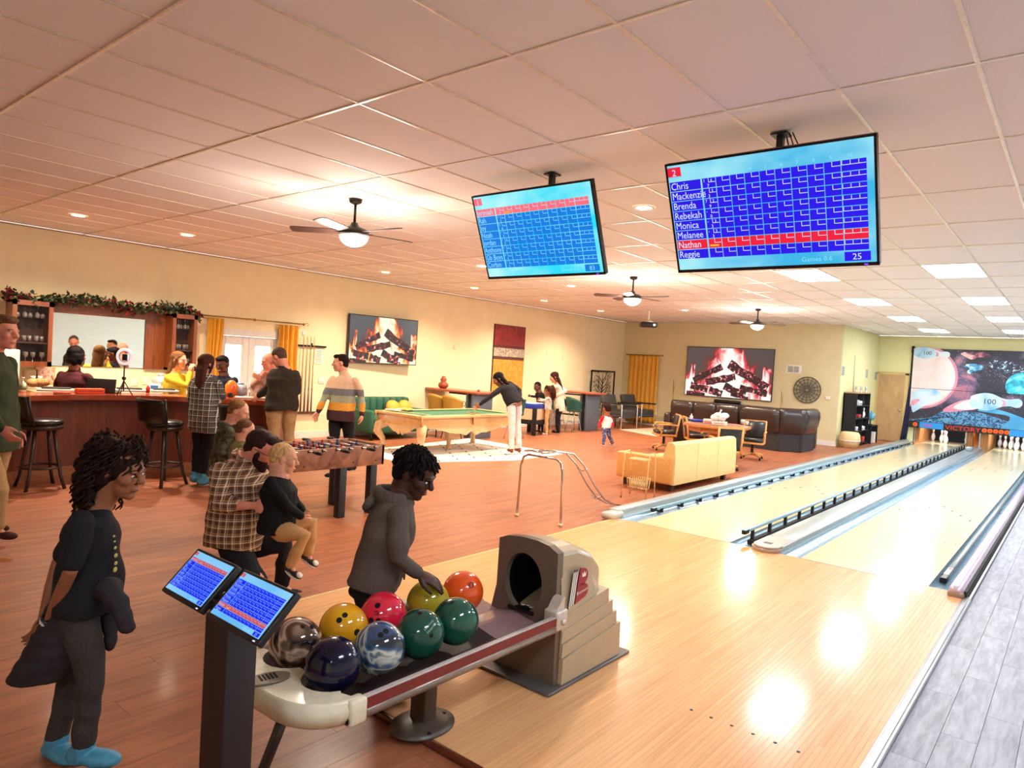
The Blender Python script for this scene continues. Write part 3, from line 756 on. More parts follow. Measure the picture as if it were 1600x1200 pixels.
for dx, dy in ((.1, -.05), (-.1, .05), (.02, .12)): b_.lathe([(.010, 0), (.010, .006), (0, .008)], 8, (-2.26+dx, 2.23+dy, .014))
b_.build('bolt', M_blackm, t, True)
MB().tube([(-2.26, 1.5, RZ-.09), (-2.25, 1.46, .25), (-2.27, 1.42, .12), (-2.33, 1.38, .0), (-2.335, 1.375, FLZ)], [.022, .021, .02, .02, .02], 10).build('bent_leg', plain('leg_black', (46, 42, 38), .35, coat=.3), t, True)

# ================================================================== the nine bowling balls
def swirl(name, cols, scale=3.2, dist=3.5, rough=.08):
    m, nt, b = nodes(name); v = coords(nt, (1, 1, 1), 'Object'); nz = N(nt, 'ShaderNodeTexNoise', i_Scale=scale, i_Detail=2.5, i_Roughness=.45, i_Distortion=dist); L(nt, v, nz.inputs['Vector'])
    L(nt, ramp(nt, nz.outputs[0], [(p, lin(c)) for p, c in cols]), b.inputs['Base Color']); b.inputs['Roughness'].default_value = rough; b.inputs['Coat Weight'].default_value = .25; b.inputs['Coat Roughness'].default_value = .04
    return m
BZ = .478; BR = .1083
M_hole = plain('hole_black', (8, 8, 8), .9)
def ball(label, x, y, mat, holes, mark=None, z=BZ):
    t = thing('bowling_ball', label, 'bowling ball', (x, y, z), group='balls on the return rack')
    MB().ball((0, 0, 0), BR, 48).build('shell', mat, t)
    c = np.array([x, y, z-CAMZ])
    def spot(px, py):
        d = _ray(px, py); b = d @ c; q = b*b-c @ c+BR*BR
        if q < 0: q = 0
        p = d*(b-math.sqrt(q))-c; return Vector(p/np.linalg.norm(p))
    for (px, py, r) in holes:
        nrm = spot(px, py); X, Y, Z = frame_of(nrm); M = Matrix((X, Y, Z)).transposed().to_4x4(); M.translation = nrm*(BR+.0006)
        MB().lathe([(r, -.0012), (r*1.0, .0), (r*.82, .0002), (0, -.0004)], 18, M=M).build('finger_hole', M_hole, t)
    if mark:
        px, py, r, mm = mark; nrm = spot(px, py); X, Y, Z = frame_of(nrm); M = Matrix((X, Y, Z)).transposed().to_4x4(); M.translation = nrm*(BR+.0004)
        mb = MB()
        for k in (1, .55): 
            pr = [(r*k, -.0002*k), (r*k, .0005), (r*k-.002, .0005), (r*k-.002, -.0002)]; mb.lathe(pr, 24, M=M)
        mb.build('emblem', mm, t)
    return t
rA = .0125
ball('bronze and black swirled bowling ball at the cream end of the rack', -2.455, 1.66, swirl('b_bronze', [(.36, (24, 18, 22)), (.47, (92, 66, 50)), (.53, (196, 164, 140)), (.60, (60, 42, 40)), (.7, (30, 24, 40))], 2.6, 3.5), [(473, 979, .010), (487, 980, .010)])
ball('dark navy bowling ball nearest the camera, beside the vent', -2.19, 1.655, plain('b_navy', (12, 12, 44), .12, coat=.25, spec=.35), [(515, 1019, .0135), (530, 1002, .008)])
ball('marbled yellow bowling ball between the bronze and the red ball', -2.46, 1.905, swirl('b_yellow', [(.4, (232, 178, 24)), (.6, (236, 150, 20)), (.75, (214, 100, 24))], 3, 2), [(530, 969, rA), (539, 961, rA), (558, 988, .0145)])
ball('blue and silver marbled bowling ball between navy and green', -2.19, 1.885, swirl('b_marble', [(.36, (44, 50, 60)), (.45, (60, 92, 132)), (.52, (208, 208, 190)), (.56, (84, 104, 120)), (.66, (120, 118, 96))], 3.0, 3.0), [(595, 992, rA), (603, 986, rA)])
ball('bright pink-red bowling ball with four holes showing', -2.465, 2.135, plain('b_red', (232, 34, 66), .1, coat=.7), [(590, 946, .0135), (580, 969, rA), (591, 970, rA)], (588, 958, .012, plain('b_redmark', (190, 30, 60), .3)))
ball('dark green bowling ball with grey lettering, second green one from the hood', -2.19, 2.115, swirl('b_green', [(.35, (10, 52, 46)), (.65, (24, 96, 74))], 2, 1), [(656, 958, .0115), (674, 993, .010)])
ball('olive yellow bowling ball under the boy\'s hand', -2.455, 2.415, swirl('b_olive', [(.3, (150, 138, 22)), (.7, (196, 176, 50))], 2, .6), [])
ball('dark green bowling ball nearest the hood, with drilled top', -2.19, 2.34, swirl('b_green2', [(.35, (12, 58, 48)), (.65, (34, 104, 78))], 2.5, 1.2), [(694, 943, .011), (706, 941, .011)])
ball('orange bowling ball at the hood end of the rack', -2.45, 2.66, plain('b_orange', (238, 88, 26), .12, coat=.6), [], (736, 914, .017, plain('b_orangemark', (200, 70, 30), .3)))
g = MB(); c0 = Vector((-2.19, 2.115, BZ)); d = (Vector((0, 0, CAMZ))-c0).normalized()+Vector((.25, .45, .30)); d.normalize(); X, Y, Z = frame_of(d); X, Y = X*.85+Y*.53, Y*.85-X*.53
r = random.Random(2); sp = lambda x, y: c0+(d*BR+X*x+Y*y).normalized()*(BR+.0008)
for y in (.006, -.011):                          # two worn rows of print, too worn to read
    for k in range(9):
        x = -.034+k*.0075; h_ = .011*r.uniform(.8, 1); g.add([sp(x, y), sp(x+.0022, y), sp(x+.0022, y+h_), sp(x, y+h_)], [(0, 1, 2, 3)])
        if k % 2: g.add([sp(x, y+h_*.4), sp(x+.0055, y+h_*.4), sp(x+.0055, y+h_*.55), sp(x, y+h_*.55)], [(0, 1, 2, 3)])
gg = [o for o in bpy.data.objects if o.get('category') == 'bowling ball' and 'grey lettering' in o['label']][0]
g.build('lettering', plain('pale_green_print', (150, 176, 160), .4), gg, True)
# ================================================================== pin end: mural, sign strip, pins, pit
XZ = Matrix(((1, 0, 0, 0), (0, 0, 1, 0), (0, 1, 0, 0), (0, 0, 0, 1)))      # prism in x-z, extruded along y
YZ = Matrix(((0, 0, 1, 0), (1, 0, 0, 0), (0, 1, 0, 0), (0, 0, 0, 1)))      # prism in y-z, extruded along x
pit = struct(MB().box(-3.95, -.62, 27.2, 27.3, -.3, .9).box(-4.0, -3.95, 24.1, 27.3, -.3, .9).box(-.62, -.57, 24.1, 27.3, -.3, .9).box(-4, -.57, 24.1, 27.3, .85, .9).box(-4, -.57, 26.22, 27.3, -.32, -.3).build('wall_pit', M_blackm))
MUY = 23.90
def mpt(px, py): p = onY(px, py, MUY); return (p[0], p[2])
def c3(x, y): return mpt(1400+x/5.455, 520+y/5.455)
t = thing('lane_mural', 'large space mural of planets and flying bowling pins above the pins', 'mural', (-2.0, MUY, 0))
def space_mat(name, blue):
    m, nt, b = nodes(name); v = coords(nt, (1, 1, 1)); 
    n1 = N(nt, 'ShaderNodeTexNoise', i_Scale=.9, i_Detail=6.0, i_Roughness=.6, i_Distortion=.6); L(nt, v, n1.inputs['Vector'])
    neb = ramp(nt, n1.outputs[0], [(.38, lin((38, 36, 50))), (.52, lin((44, 42, 58))), (.60, lin((110, 90, 120)) if not blue else lin((70, 110, 150))), (.68, lin((214, 130, 140)) if not blue else lin((130, 190, 220)))])
    vo = N(nt, 'ShaderNodeTexVoronoi', i_Scale=26.0); L(nt, v, vo.inputs['Vector'])
    st = ramp(nt, vo.outputs['Distance'], [(.10, (1, 1, 1)), (.16, (0, 0, 0))])
    n2 = N(nt, 'ShaderNodeTexNoise', i_Scale=1.6, i_Detail=2.0); L(nt, v, n2.inputs['Vector'])
    stm = mix(nt, ramp(nt, n2.outputs[0], [(.45, (0, 0, 0)), (.6, (1, 1, 1))]), (0, 0, 0), st)
    col = mix(nt, 1.0, neb, stm, 'ADD'); L(nt, col, b.inputs['Base Color']); b.inputs['Roughness'].default_value = .5
    return m
def blob_mat(name, stops, scale=3, rough=.5, dist=1.0):
    m, nt, b = nodes(name); v = coords(nt); n1 = N(nt, 'ShaderNodeTexNoise', i_Scale=scale, i_Detail=5.0, i_Distortion=dist); L(nt, v, n1.inputs['Vector'])
    L(nt, ramp(nt, n1.outputs[0], [(p, lin(c)) for p, c in stops]), b.inputs['Base Color']); b.inputs['Roughness'].default_value = rough; return m
M_space = space_mat('mural_space', False)
M_moon = blob_mat('mural_moon', [(.35, (26, 44, 74)), (.48, (46, 100, 146)), (.58, (110, 170, 206)), (.68, (36, 66, 100))], 9, dist=1.6)
M_planet = blob_mat('mural_pale_planet', [(.3, (226, 196, 186)), (.7, (232, 224, 222))], 1.5)
M_rim = blob_mat('mural_pink', [(.3, (206, 110, 140)), (.7, (226, 160, 176))], 2)
M_teal = blob_mat('mural_teal', [(.35, (20, 140, 170)), (.5, (60, 200, 220)), (.65, (150, 226, 236))], 5)
M_pinb = blob_mat('mural_pin_blue', [(.3, (110, 176, 214)), (.6, (214, 228, 236))], 1.2)
M_sky = blob_mat('mural_light_blue', [(.3, (50, 140, 190)), (.7, (96, 180, 214))], 1.2)
M_neb = blob_mat('mural_nebula', [(.42, (44, 40, 56)), (.5, (150, 84, 100)), (.58, (226, 140, 150)), (.68, (240, 200, 200))], 3.5)
M_gal = blob_mat('mural_galaxy', [(.40, (40, 44, 64)), (.47, (50, 120, 170)), (.56, (110, 190, 226)), (.64, (236, 246, 250))], 4.5)
M_ink = plain('mural_ink', (40, 44, 60), .5)
xl, zt = mpt(1428.5, 544); _, zs = mpt(1425, 606); _, zb = mpt(1423, 658)
MX1 = 1.6
up = MB().box(xl, MX1, MUY, MUY+.05, zs+.005, zt).build('upper_panel', M_space, t, True)
lo = MB().box(xl, MX1, MUY, MUY+.05, zb, zs-.008).build('lower_panel', M_space, t, True)
def flat(name, pts, mat, lvl, par, off=0):
    pts = [(min(max(x, xl), MX1), z) for x, z in pts]
    return MB().prism(pts, MUY-.002*lvl-.001-off, MUY-.002*lvl, M=XZ).build(name, mat, par, True)
def circle(cx, cz, rx, rz, a0=0, a1=2*PI, n=40): return [(cx+rx*math.cos(a0+(a1-a0)*k/n), cz+rz*math.sin(a0+(a1-a0)*k/n)) for k in range(n+(0 if a1-a0 > 6.2 else 1))]
def clip(pts, z0, z1): return [(x, min(max(z, z0), z1)) for x, z in pts]
def blobby(pts, n=3):                            # chaikin smoothing of a closed outline
    for _ in range(n):
        q = []
        for a, b in zip(pts, pts[1:]+pts[:1]): q += [(a[0]*.75+b[0]*.25, a[1]*.75+b[1]*.25), (a[0]*.25+b[0]*.75, a[1]*.25+b[1]*.75)]
        pts = q
    return pts
pc = c3(215, 380); pr_ = c3(525, 430)[0]-pc[0]
for mt, rr, lv in ((M_rim, pr_, 1), (M_planet, pr_*.93, 2)):
    flat('pale_planet', clip(circle(pc[0], pc[1]+.02, rr, rr*1.02), zs+.005, zt), mt, lv, up)
    flat('pale_planet', clip(circle(pc[0], pc[1]+.02, rr, rr*1.02), zs-.8, zs-.008), mt, lv, lo)
def mural_pin(px, py, l, h, ang, par, lv, txt=None, flip=1):
    """pin in side view; px,py its middle in crop3 units; l length, h belly width (m)"""
    prof = [(-.5, .20), (-.47, .30), (-.35, .42), (-.2, .5), (-.05, .44), (.08, .27), (.18, .19), (.27, .18), (.37, .24), (.44, .24), (.49, .14), (.5, .05)]
    o = c3(px, py); pts = [(x, w) for x, w in prof]+[(x, -w) for x, w in prof[::-1]]
    tr_ = lambda x, z: (o[0]+(x*l*math.cos(ang)-z*h*math.sin(ang))*1, o[1]+x*l*math.sin(ang)+z*h*math.cos(ang))
    flat('mural_pin', blobby([tr_(x*flip, z) for x, z in pts], 1), M_pinb, lv, par)
    flat('neck_band', [tr_(flip*x, z) for x, z in ((.10, .20), (.19, .05), (.19, -.17), (.12, -.22), (.14, 0))], M_rim, lv+1, par)
    if txt:
        vs, fs = text_mesh(txt, h*.42, 'CENTER'); c, s = math.cos(ang), math.sin(ang)
        mb = MB().add([(o[0]-flip*.12*l+v.x*c, MUY-.002*(lv+1)-.002, o[1]-h*.13+v.y) for v in vs], fs); mb.build('pin_mark', M_ink, par, True)
    return o
a_ = c3(150, 180)[0]; b_ = c3(460, 180)[0]
mural_pin(305, 175, b_-a_, .36, -.06, up, 4, '100')
a_ = c3(625, 600)[0]; b_ = c3(1075, 580)[0]
flat('comet_trail', blobby([c3(385, 660), c3(470, 610), c3(560, 575), c3(660, 560), c3(760, 600), c3(700, 655), c3(560, 665), c3(430, 680)], 2), M_rim, 4, lo)
flat('comet_trail', blobby([c3(470, 640), c3(560, 585), c3(680, 560), c3(760, 600), c3(700, 650), c3(560, 660)], 2), M_planet, 5, lo)
flat('moon_ground', [c3(125, 757), c3(125, 742), c3(300, 720), c3(390, 670), c3(560, 668), c3(720, 680), c3(1090, 800), c3(1090, 826), (MX1, zb+.0), (xl, zb)], M_moon, 3, lo)
flat('blue_swoosh', blobby([c3(650, 660), c3(820, 640), c3(1000, 690), c3(1250, 800), c3(1500, 860), c3(1500, 900), c3(1200, 870), c3(1000, 850), c3(860, 830), c3(960, 760), c3(980, 710), c3(860, 690)], 2), M_sky, 5, lo)
mural_pin(850, 592, b_-a_, .52, .02, lo, 7, '100')
flat('white_pin_piece', blobby([c3(130, 480), c3(330, 475), c3(395, 520), c3(370, 580), c3(280, 600), c3(180, 660), c3(130, 690)], 2), M_pinb, 4, lo)
flat('pink_band', blobby([c3(130, 570), c3(215, 560), c3(170, 610), c3(132, 625)], 1), M_rim, 5, lo)
tc = c3(1080, 455); rr = tc[0]-c3(932, 455)[0]
flat('teal_planet', clip(circle(tc[0], tc[1], rr, rr*.95), zs+.005, zt), M_teal, 3, up)
flat('teal_planet', clip(circle(tc[0], tc[1], rr, rr*.95), zs-.2, zs-.008), M_teal, 3, lo)
flat('pink_nebula', blobby([c3(540, 175), c3(600, 160), c3(740, 165), c3(830, 190), c3(780, 215), c3(700, 205), c3(650, 235), c3(590, 205)], 2), M_neb, 1, up)
flat('blue_galaxy', blobby([c3(560, 290), c3(600, 265), c3(700, 265), c3(760, 290), c3(700, 330), c3(620, 355), c3(600, 330), c3(640, 300)], 2), M_gal, 1, up)
flat('star_cluster', blobby([c3(780, 250), c3(860, 230), c3(1000, 250), c3(1091, 300), c3(1091, 350), c3(940, 350), c3(820, 310)], 2), blob_mat('mural_stars', [(.5, (44, 42, 58)), (.57, (70, 110, 140)), (.62, (220, 236, 244))], 14), 1, up)
MB().box(xl-.06, xl, MUY-.02, MUY+.09, zt-.13, zt+.06).box(xl-.06, MX1, MUY+.05, MUY+.09, zb, zt-.02).build('back_frame', M_blackm, t, True)
# dark curtain strip hanging at the mural's left edge
mb = MB(); n = 7
pts = [(xl-.03-.16*(1-((k/n)))**1*.9-.01, .02+1.75*k/n) for k in range(n+1)]
for k in range(3): mb.tube([(x+.02+.05*k, 23.93+.012*(k % 2), z) for x, z in pts], .035, 8)
tag(mb.build('side_curtain', plain('navy_curtain', (30, 28, 62), .9)), 'narrow dark navy curtain hanging at the left end of the mural', 'curtain')

# sign strip
sy = MUY-.03
t = thing('sign_strip', 'blue and black sign strip reading VICTORY with five orange ball signs', 'sign', (-2.0, sy, 0))
def s3(px, py): p = onY(px, py, sy); return (p[0], p[2])
zA, zB = s3(1440, 660)[1]+.01, s3(1440, 668)[1]-.03
zA, zB = .665, .47
MB().box(xl, MX1, sy, sy+.03, zB, zA).build('backing', plain('sign_black', (20, 14, 16), .5), t, True)
for a, b in ((1436.5, 1474), (1578, 1700)): MB().box(s3(a, 665)[0], min(s3(b, 668)[0] if b < 1600 else MX1, MX1), sy-.004, sy, zB+.01, zA-.01).build('blue_block', plain('sign_blue', (34, 140, 214), .4), t, True)
x0, x1 = s3(1475.5, 667)[0], s3(1533, 670)[0]
vs, fs = text_mesh('VICTORY', .15, extrude=.0); wd = max(v.x for v in vs)
MB().add([(x0+.02+v.x*(x1-x0-.03)/wd, sy-.004, v.y*1.15+.50) for v in vs], fs).build('lettering', glow('sign_red', (236, 62, 44), .9*SS), t, True)
for k in range(6):
    px = 1538+8.9*k if k < 5 else 1429; cx = s3(px, 672)[0]
    o = MB().lathe([(.062, 0), (.062, .004), (0, .004)], 20, M=T((cx, sy-.001, .567), (PI/2, 0, 0))).build('orange_ball', glow('sign_orange', (240, 100, 44), .9*SS), t, True)
    MB().lathe([(.008, 0), (.014, .012), (.006, .028), (.010, .038), (0, .044)], 8, M=T((cx, sy-.007, .548), (0, 0, 0), (1, .2, 1))).build('pin_mark', plain('sign_black', (0, 0, 0)), o, True)
x0 = s3(1441, 665)[0]; mb = MB()
for k in range(3): mb.box(x0+.03+k*.08, x0+.08+k*.08, sy-.006, sy-.004, .53, .60)
mb.build('pink_marks', plain('sign_pink', (190, 80, 160)), t, True)
# kickback panels beside each pin deck
kb = plain('kickback_wood', (196, 130, 64), .4); M_kb = wood('kickback_grain', (150, 84, 40), (224, 160, 90), .35, (12, 12, 1))
for (a, b, lab) in ((-3.94, -3.80, 'wooden panel left of the left pin deck'), (-2.62, -2.44, 'left wooden panel between the two pin decks'), (-2.28, -2.06, 'right wooden panel between the two pin decks')):
    t = thing('kickback', lab, 'panel', ((a+b)/2, 24.5, 0))
    MB().box(a, b, 24.2, 26.6, -.2, .8, b=.01).build('panel', M_kb, t, True)
    MB().box(a-.004, a+.03, 24.18, 24.2, .0, .62).build('edge_strip', M_steel, t, True)
# pins
PROF = [(0, 0), (.0258, 0), (.027, .004), (.0365, .02), (.047, .045), (.0555, .075), (.0600, .10), (.0605, .114), (.058, .145), (.0510, .175), (.0405, .205), (.0305, .232), (.0245, .25), (.0230, .262), (.0245, .285), (.0285, .31), (.0322, .338), (.0315, .355), (.0255, .371), (.0140, .380), (0, .3815)]
OFF = {1: (0, 0), 2: (-.152, .264), 3: (.152, .264), 4: (-.305, .528), 5: (0, .528), 6: (.305, .528), 7: (-.457, .792), 8: (-.152, .792), 9: (.152, .792), 10: (.457, .792)}
M_pin = plain('pin_white', (246, 243, 238), .2, coat=.6, noise=.01); M_pinr = plain('pin_red', (206, 40, 44), .3)
p0 = None
lab1 = {7: 'white bowling pin standing alone at the left back of the left lane', 10: 'white bowling pin alone at the right back of the left lane', 1: 'white bowling pin at the front of the cluster on the left lane', 2: 'white bowling pin at the left of the cluster on the left lane', 8: 'white bowling pin at the back of the cluster on the left lane'}
lab2 = {7: 'leftmost white bowling pin of the full rack on the right lane', 4: 'second bowling pin from the left on the right lane', 1: 'head pin, foremost of the full rack on the right lane', 2: 'pin just behind and left of the head pin, right lane', 3: 'pin just behind and right of the head pin, right lane', 5: 'pin straight behind the head pin on the right lane', 6: 'right pin of the third row, right lane full rack', 8: 'second pin of the back row, right lane full rack', 9: 'third pin of the back row, right lane full rack', 10: 'rightmost back pin of the full rack on the right lane'}
for cx, sel, labs in ((-3.225, (1, 2, 7, 8, 10), lab1), (-1.455, range(1, 11), lab2)):
    for k in sel:
        lb = labs.get(k, 'white bowling pin within the full rack on the right lane'); pos = (cx+OFF[k][0], 25.16+OFF[k][1], .003)
        if p0 is None:
            p0 = thing('bowling_pin', lb, 'bowling pin', pos)
            p0['group'] = 'pins left standing on the left lane'
            MB().lathe(PROF, 20).build('body', M_pin, p0)
            MB().lathe([(.0305, .233), (.0268, .244), (.0268, .2441)], 20).lathe([(.0243, .262), (.0258, .274), (.0258, .2741)], 20).build('neck_stripe', M_pinr, p0)
        else: copy_tree(p0, pos, 0, lb, 'pins left standing on the left lane' if cx < -3 else ('full rack of pins on the right lane'))

# ---- back door, vents, small wall things
t = struct(thing('door_1', 'flat tan flush door with a pale frame beside the mural', 'door', (-4.66, 23.98, 0)))
dx0, dx1 = -4.99, -4.26
MB().box(dx0, dx1, 23.965, 24.0, FLZ+.01, 2.03).build('door_leaf', wood('tan_door', (176, 138, 92), (206, 168, 118), .5, (2, 2, 1), gs=3), t, True)
MB().box(dx0-.055, dx0, 23.95, 24.0, FLZ, 2.08).box(dx1, dx1+.1, 23.95, 24.0, FLZ, 2.08).box(dx0-.055, dx1+.1, 23.95, 24.0, 2.03, 2.11).build('door_frame', M_trimw, t, True)
MB().ball((dx1-.08, 23.93, .95), .035, 12).cyl((dx1-.08, 23.94, .95), (dx1-.08, 23.97, .95), .02).build('door_knob', M_steel, t, True)
for a, lb in ((1311+6, 'small wall vent grille highest up beside the corner'), (1354, 'left one of two small vent grilles beside the tan door'), (1364.5, 'right one of two small vent grilles beside the tan door')):
    if a == 1364.5: p = (RX+.001, 23.8, 1.96)
    else: p = onX(a, 579 if a < 1340 else 584, RX)
    t = thing('vent_grille', lb, 'vent', (RX+.006, p[1], p[2]))
    MB().box(-.006, .006, -.13, .13, -.13, .13, b=.003).build('plate', plain('vent_grey_plate', (196, 204, 190), .5), t)
    for k in range(5): MB().box(.006, .010, -.10, .10, -.10+k*.045, -.08+k*.045).build('slat', plain('vent_slat', (110, 120, 116), .5), t)

# ================================================================== the far wall (y = 19.8)
def fire_mat(name, cx, cz, w, h, axis, pinkish=False):
    """glowing picture of flames: brightness falls off round the middle of the panel"""
    m, nt, b = nodes(name); tc = nt.nodes.new('ShaderNodeTexCoord'); sp = nt.nodes.new('ShaderNodeSeparateXYZ'); L(nt, tc.outputs['Object'], sp.inputs[0])
    u = math_(nt, 'DIVIDE', math_(nt, 'SUBTRACT', sp.outputs[axis], cx), w/2); v = math_(nt, 'DIVIDE', math_(nt, 'SUBTRACT', sp.outputs[2], cz), h/2)
    nz = N(nt, 'ShaderNodeTexNoise', i_Scale=4.5/w*2.2, i_Detail=5.0, i_Distortion=1.4); mp = coords(nt, (1, 1, .45)); L(nt, mp, nz.inputs['Vector'])
    # tent: |u| wide at the bottom, narrow on top
    a = math_(nt, 'ABSOLUTE', math_(nt, 'SUBTRACT', u, .02)); wid = math_(nt, 'MULTIPLY_ADD', v, -.30, .60)
    q = math_(nt, 'DIVIDE', a, wid); base = math_(nt, 'SUBTRACT', 1.28, q)
    val = math_(nt, 'ADD', math_(nt, 'MULTIPLY', base, .8), math_(nt, 'MULTIPLY_ADD', nz.outputs[0], 1.3, -.68))
    bed = math_(nt, 'MULTIPLY', math_(nt, 'LESS_THAN', v, -.35), .10); val = math_(nt, 'ADD', val, bed)
    side = math_(nt, 'MULTIPLY', math_(nt, 'GREATER_THAN', math_(nt, 'ABSOLUTE', u), .78), math_(nt, 'LESS_THAN', v, .35))
    val = math_(nt, 'ADD', val, math_(nt, 'MULTIPLY', side, math_(nt, 'MULTIPLY_ADD', nz.outputs[0], 1.6, -.25)))
    st = [(.0, (88, 88, 90)), (.22, (92, 74, 72)), (.34, (204, 62, 40)), (.46, (246, 130, 60)), (.58, (255, 206, 120)), (.70, (255, 250, 225))] if not pinkish else [(.0, (88, 76, 76)), (.22, (110, 60, 62)), (.34, (186, 46, 60)), (.46, (236, 110, 116)), (.58, (255, 200, 190)), (.70, (255, 250, 246))]
    col = ramp(nt, val, [(p, lin(c)) for p, c in st])
    b.inputs['Base Color'].default_value = (0, 0, 0, 1); b.inputs['Roughness'].default_value = .25
    L(nt, col, b.inputs['Emission Color']); b.inputs['Emission Strength'].default_value = SS; return m
def ember(name, pink):
    m, nt, b = nodes(name); v = coords(nt); nz = N(nt, 'ShaderNodeTexVoronoi', i_Scale=15.0); L(nt, v, nz.inputs['Vector'])
    n2 = N(nt, 'ShaderNodeTexNoise', i_Scale=9.0, i_Detail=4.0); L(nt, v, n2.inputs['Vector'])
    val = math_(nt, 'MULTIPLY', nz.outputs['Distance'], n2.outputs[0])
    col = ramp(nt, val, [(.14, lin((48, 34, 38))), (.34, lin((84, 50, 52))), (.42, lin((232, 70, 60) if not pink else (214, 60, 90))), (.50, lin((250, 225, 205)))])
    b.inputs['Base Color'].default_value = (0, 0, 0, 1); L(nt, col, b.inputs['Emission Color']); b.inputs['Emission Strength'].default_value = SS; return m
def fire_screen(name, label, x0, x1, z0, z1, yf, axis, tilt=0, pink=False, depth=.05):
    """a screen showing a log fire; axis 0: on the far wall (x), axis 1: on the left wall (y)"""
    cx, cz, w, h = (x0+x1)/2, (z0+z1)/2, x1-x0, z1-z0
    base = (cx, yf, cz) if axis == 0 else (yf, cx, cz)
    t = thing(name, label, 'screen', base)
    if axis == 0: M = Matrix(((1, 0, 0, 0), (0, 0, -1, 0), (0, 1, 0, 0), (0, 0, 0, 1)))     # local (u, v, out) -> x, z, -y
    else: M = Matrix(((0, 0, 1, 0), (1, 0, 0, 0), (0, 1, 0, 0), (0, 0, 0, 1)))                # -> y, z, +x
    if tilt: M = M @ Matrix.Rotation(tilt, 4, 'Y')
    MB().box(-w/2, w/2, -h/2, h/2, -depth, 0, b=.006, M=M).build('housing', M_black, t)
    if depth > .1 or tilt: MB().box(-w*.2, w*.2, -h*.25, h*.25, -depth-.14, -depth+.01, M=M).build('wall_mount', M_blackm, t)
    bz = .018; o = MB().box(-w/2+bz, w/2-bz, -h/2+bz, h/2-bz, .0, .002, M=M)
    s = o.build('screen', fire_mat(name+('_a' if pink else '_b'), 0, 0, w, h, axis, pink), t)
    em = ember(name+'_ember'+('_a' if pink else '_b'), pink)
    def log(u0, v0, u1, v1, th, mm=em):
        a = Vector((u0*w/2, v0*h/2)); b = Vector((u1*w/2, v1*h/2)); d = (b-a); n_ = Vector((-d.y, d.x)).normalized()*th*h/2
        k = 8; r = random.Random(int(u0*100)); up_ = [a+d*i/k+n_*r.uniform(.8, 1.15) for i in range(k+1)]; dn = [a+d*i/k-n_*r.uniform(.8, 1.15) for i in range(k, -1, -1)]
        MB().prism([(p.x, p.y) for p in up_+dn], .002, .004, M=M).build('log', mm, s)
    charc = glow(name+'_char', (58, 46, 46), SS)
    log(-.80, -.38, -.14, .24, .12); log(.02, .36, .90, -.50, .17); log(-.50, -.42, .18, -.14, .14)
    log(-.86, -.58, -.44, -.72, .14); log(-.40, -.72, -.10, -.86, .14); log(-.06, -.52, .42, -.86, .15); log(.30, -.54, .90, -.72, .12); log(-.95, -.9, -.5, -.93, .08); log(.1, -.85, .5, -.95, .06)
    return t
fire_screen('fire_screen', 'wide screen showing a pinkish log fire on the far wall', -9.45, -6.80, 1.03, 2.515, 19.74, 0, pink=True, depth=.05)
fire_screen('fire_screen', 'screen showing an orange log fire on the long left wall', 8.72, 10.50, 1.50, 2.50, WX+.16, 1, tilt=-.06, depth=.06)

def curtain(label, u0, u1, z0, z1, off, axis, tie=None, folds=6):
    """hanging cloth; off = wall coordinate; axis 0 along x on the far wall, 1 along y on the left wall"""
    base = ((u0+u1)/2, off-.08, z1) if axis == 0 else (off+.08, (u0+u1)/2, z1)
    t = thing('curtain', label, 'curtain', base, group='mustard curtains'); w = u1-u0; nu, nv = folds*8, 22; vs = []
    for j in range(nv+1):
        v = j/nv; z = -(z1-z0)*v
        for i in range(nu+1):
            u = i/nu; s = 1
            uu = (u-.5)*w
            if tie:
                tz, tw, ts = tie; k = math.exp(-((v-tz)/.16)**2); uu = uu*(1-k*tw)+ts*k*w
            fo = .035*math.sin(2*PI*folds*u+.6*math.sin(v*3))*(1-.15*v)+.01*math.sin(2*PI*folds*2.3*u+v*4)
            vs.append((uu, fo, z) if axis == 0 else (-fo, uu, z))
    mb = MB().add(vs, [(j*(nu+1)+i, j*(nu+1)+i+1, (j+1)*(nu+1)+i+1, (j+1)*(nu+1)+i) for j in range(nv) for i in range(nu)], 0, True)
    o = mb.build('cloth', plain('mustard_cloth', (232, 172, 58), .55, noise=.12, nscale=60, spec=.4), t)
    o.modifiers.new('s', 'SOLIDIFY').thickness = .006
    return t
curtain('mustard curtain hanging on the far wall, right of the grey lounge chairs', -11.45, -10.38, .05, 2.17, FY, 0, folds=7)
t = thing('curtain_rod', 'short brass rod above the far mustard curtain', 'curtain rod', (-10.9, FY-.08, 2.19))
MB().tube([(-11.52, FY-.08, 2.19), (-10.28, FY-.08, 2.19)], .014).ball((-11.54, FY-.08, 2.19), .03, 10).ball((-10.26, FY-.08, 2.19), .03, 10).box(-11.4, -11.38, FY-.08, FY, 2.18, 2.20).box(-10.4, -10.38, FY-.08, FY, 2.18, 2.2).build('rod', plain('brass', (168, 132, 64), .3, metal=.7), t, True)
curtain('mustard curtain left of the french doors, gathered at mid height', 5.80, 6.08, .02, 2.16, WX, 1, (.36, .18, -.05), 4)
curtain('mustard curtain right of the french doors, behind the man in khaki trousers', 7.16, 7.56, .02, 2.15, WX, 1, (.5, .12, .1), 4)
t = thing('curtain_rod', 'long thin rod above the french doors with scrolled ends', 'curtain rod', (WX+.08, 6.7, 2.19))
rb = MB().tube([(WX+.08, 5.68, 2.19), (WX+.08, 7.66, 2.19)], .012)
for y in (5.66, 7.68, 6.66):
    rb.ball((WX+.08, y, 2.19), .026, 10)
    rb.box(WX, WX+.08, y-.006+(.06 if y < 6 else -.06), y+.006+(.06 if y < 6 else -.06), 2.18, 2.20)
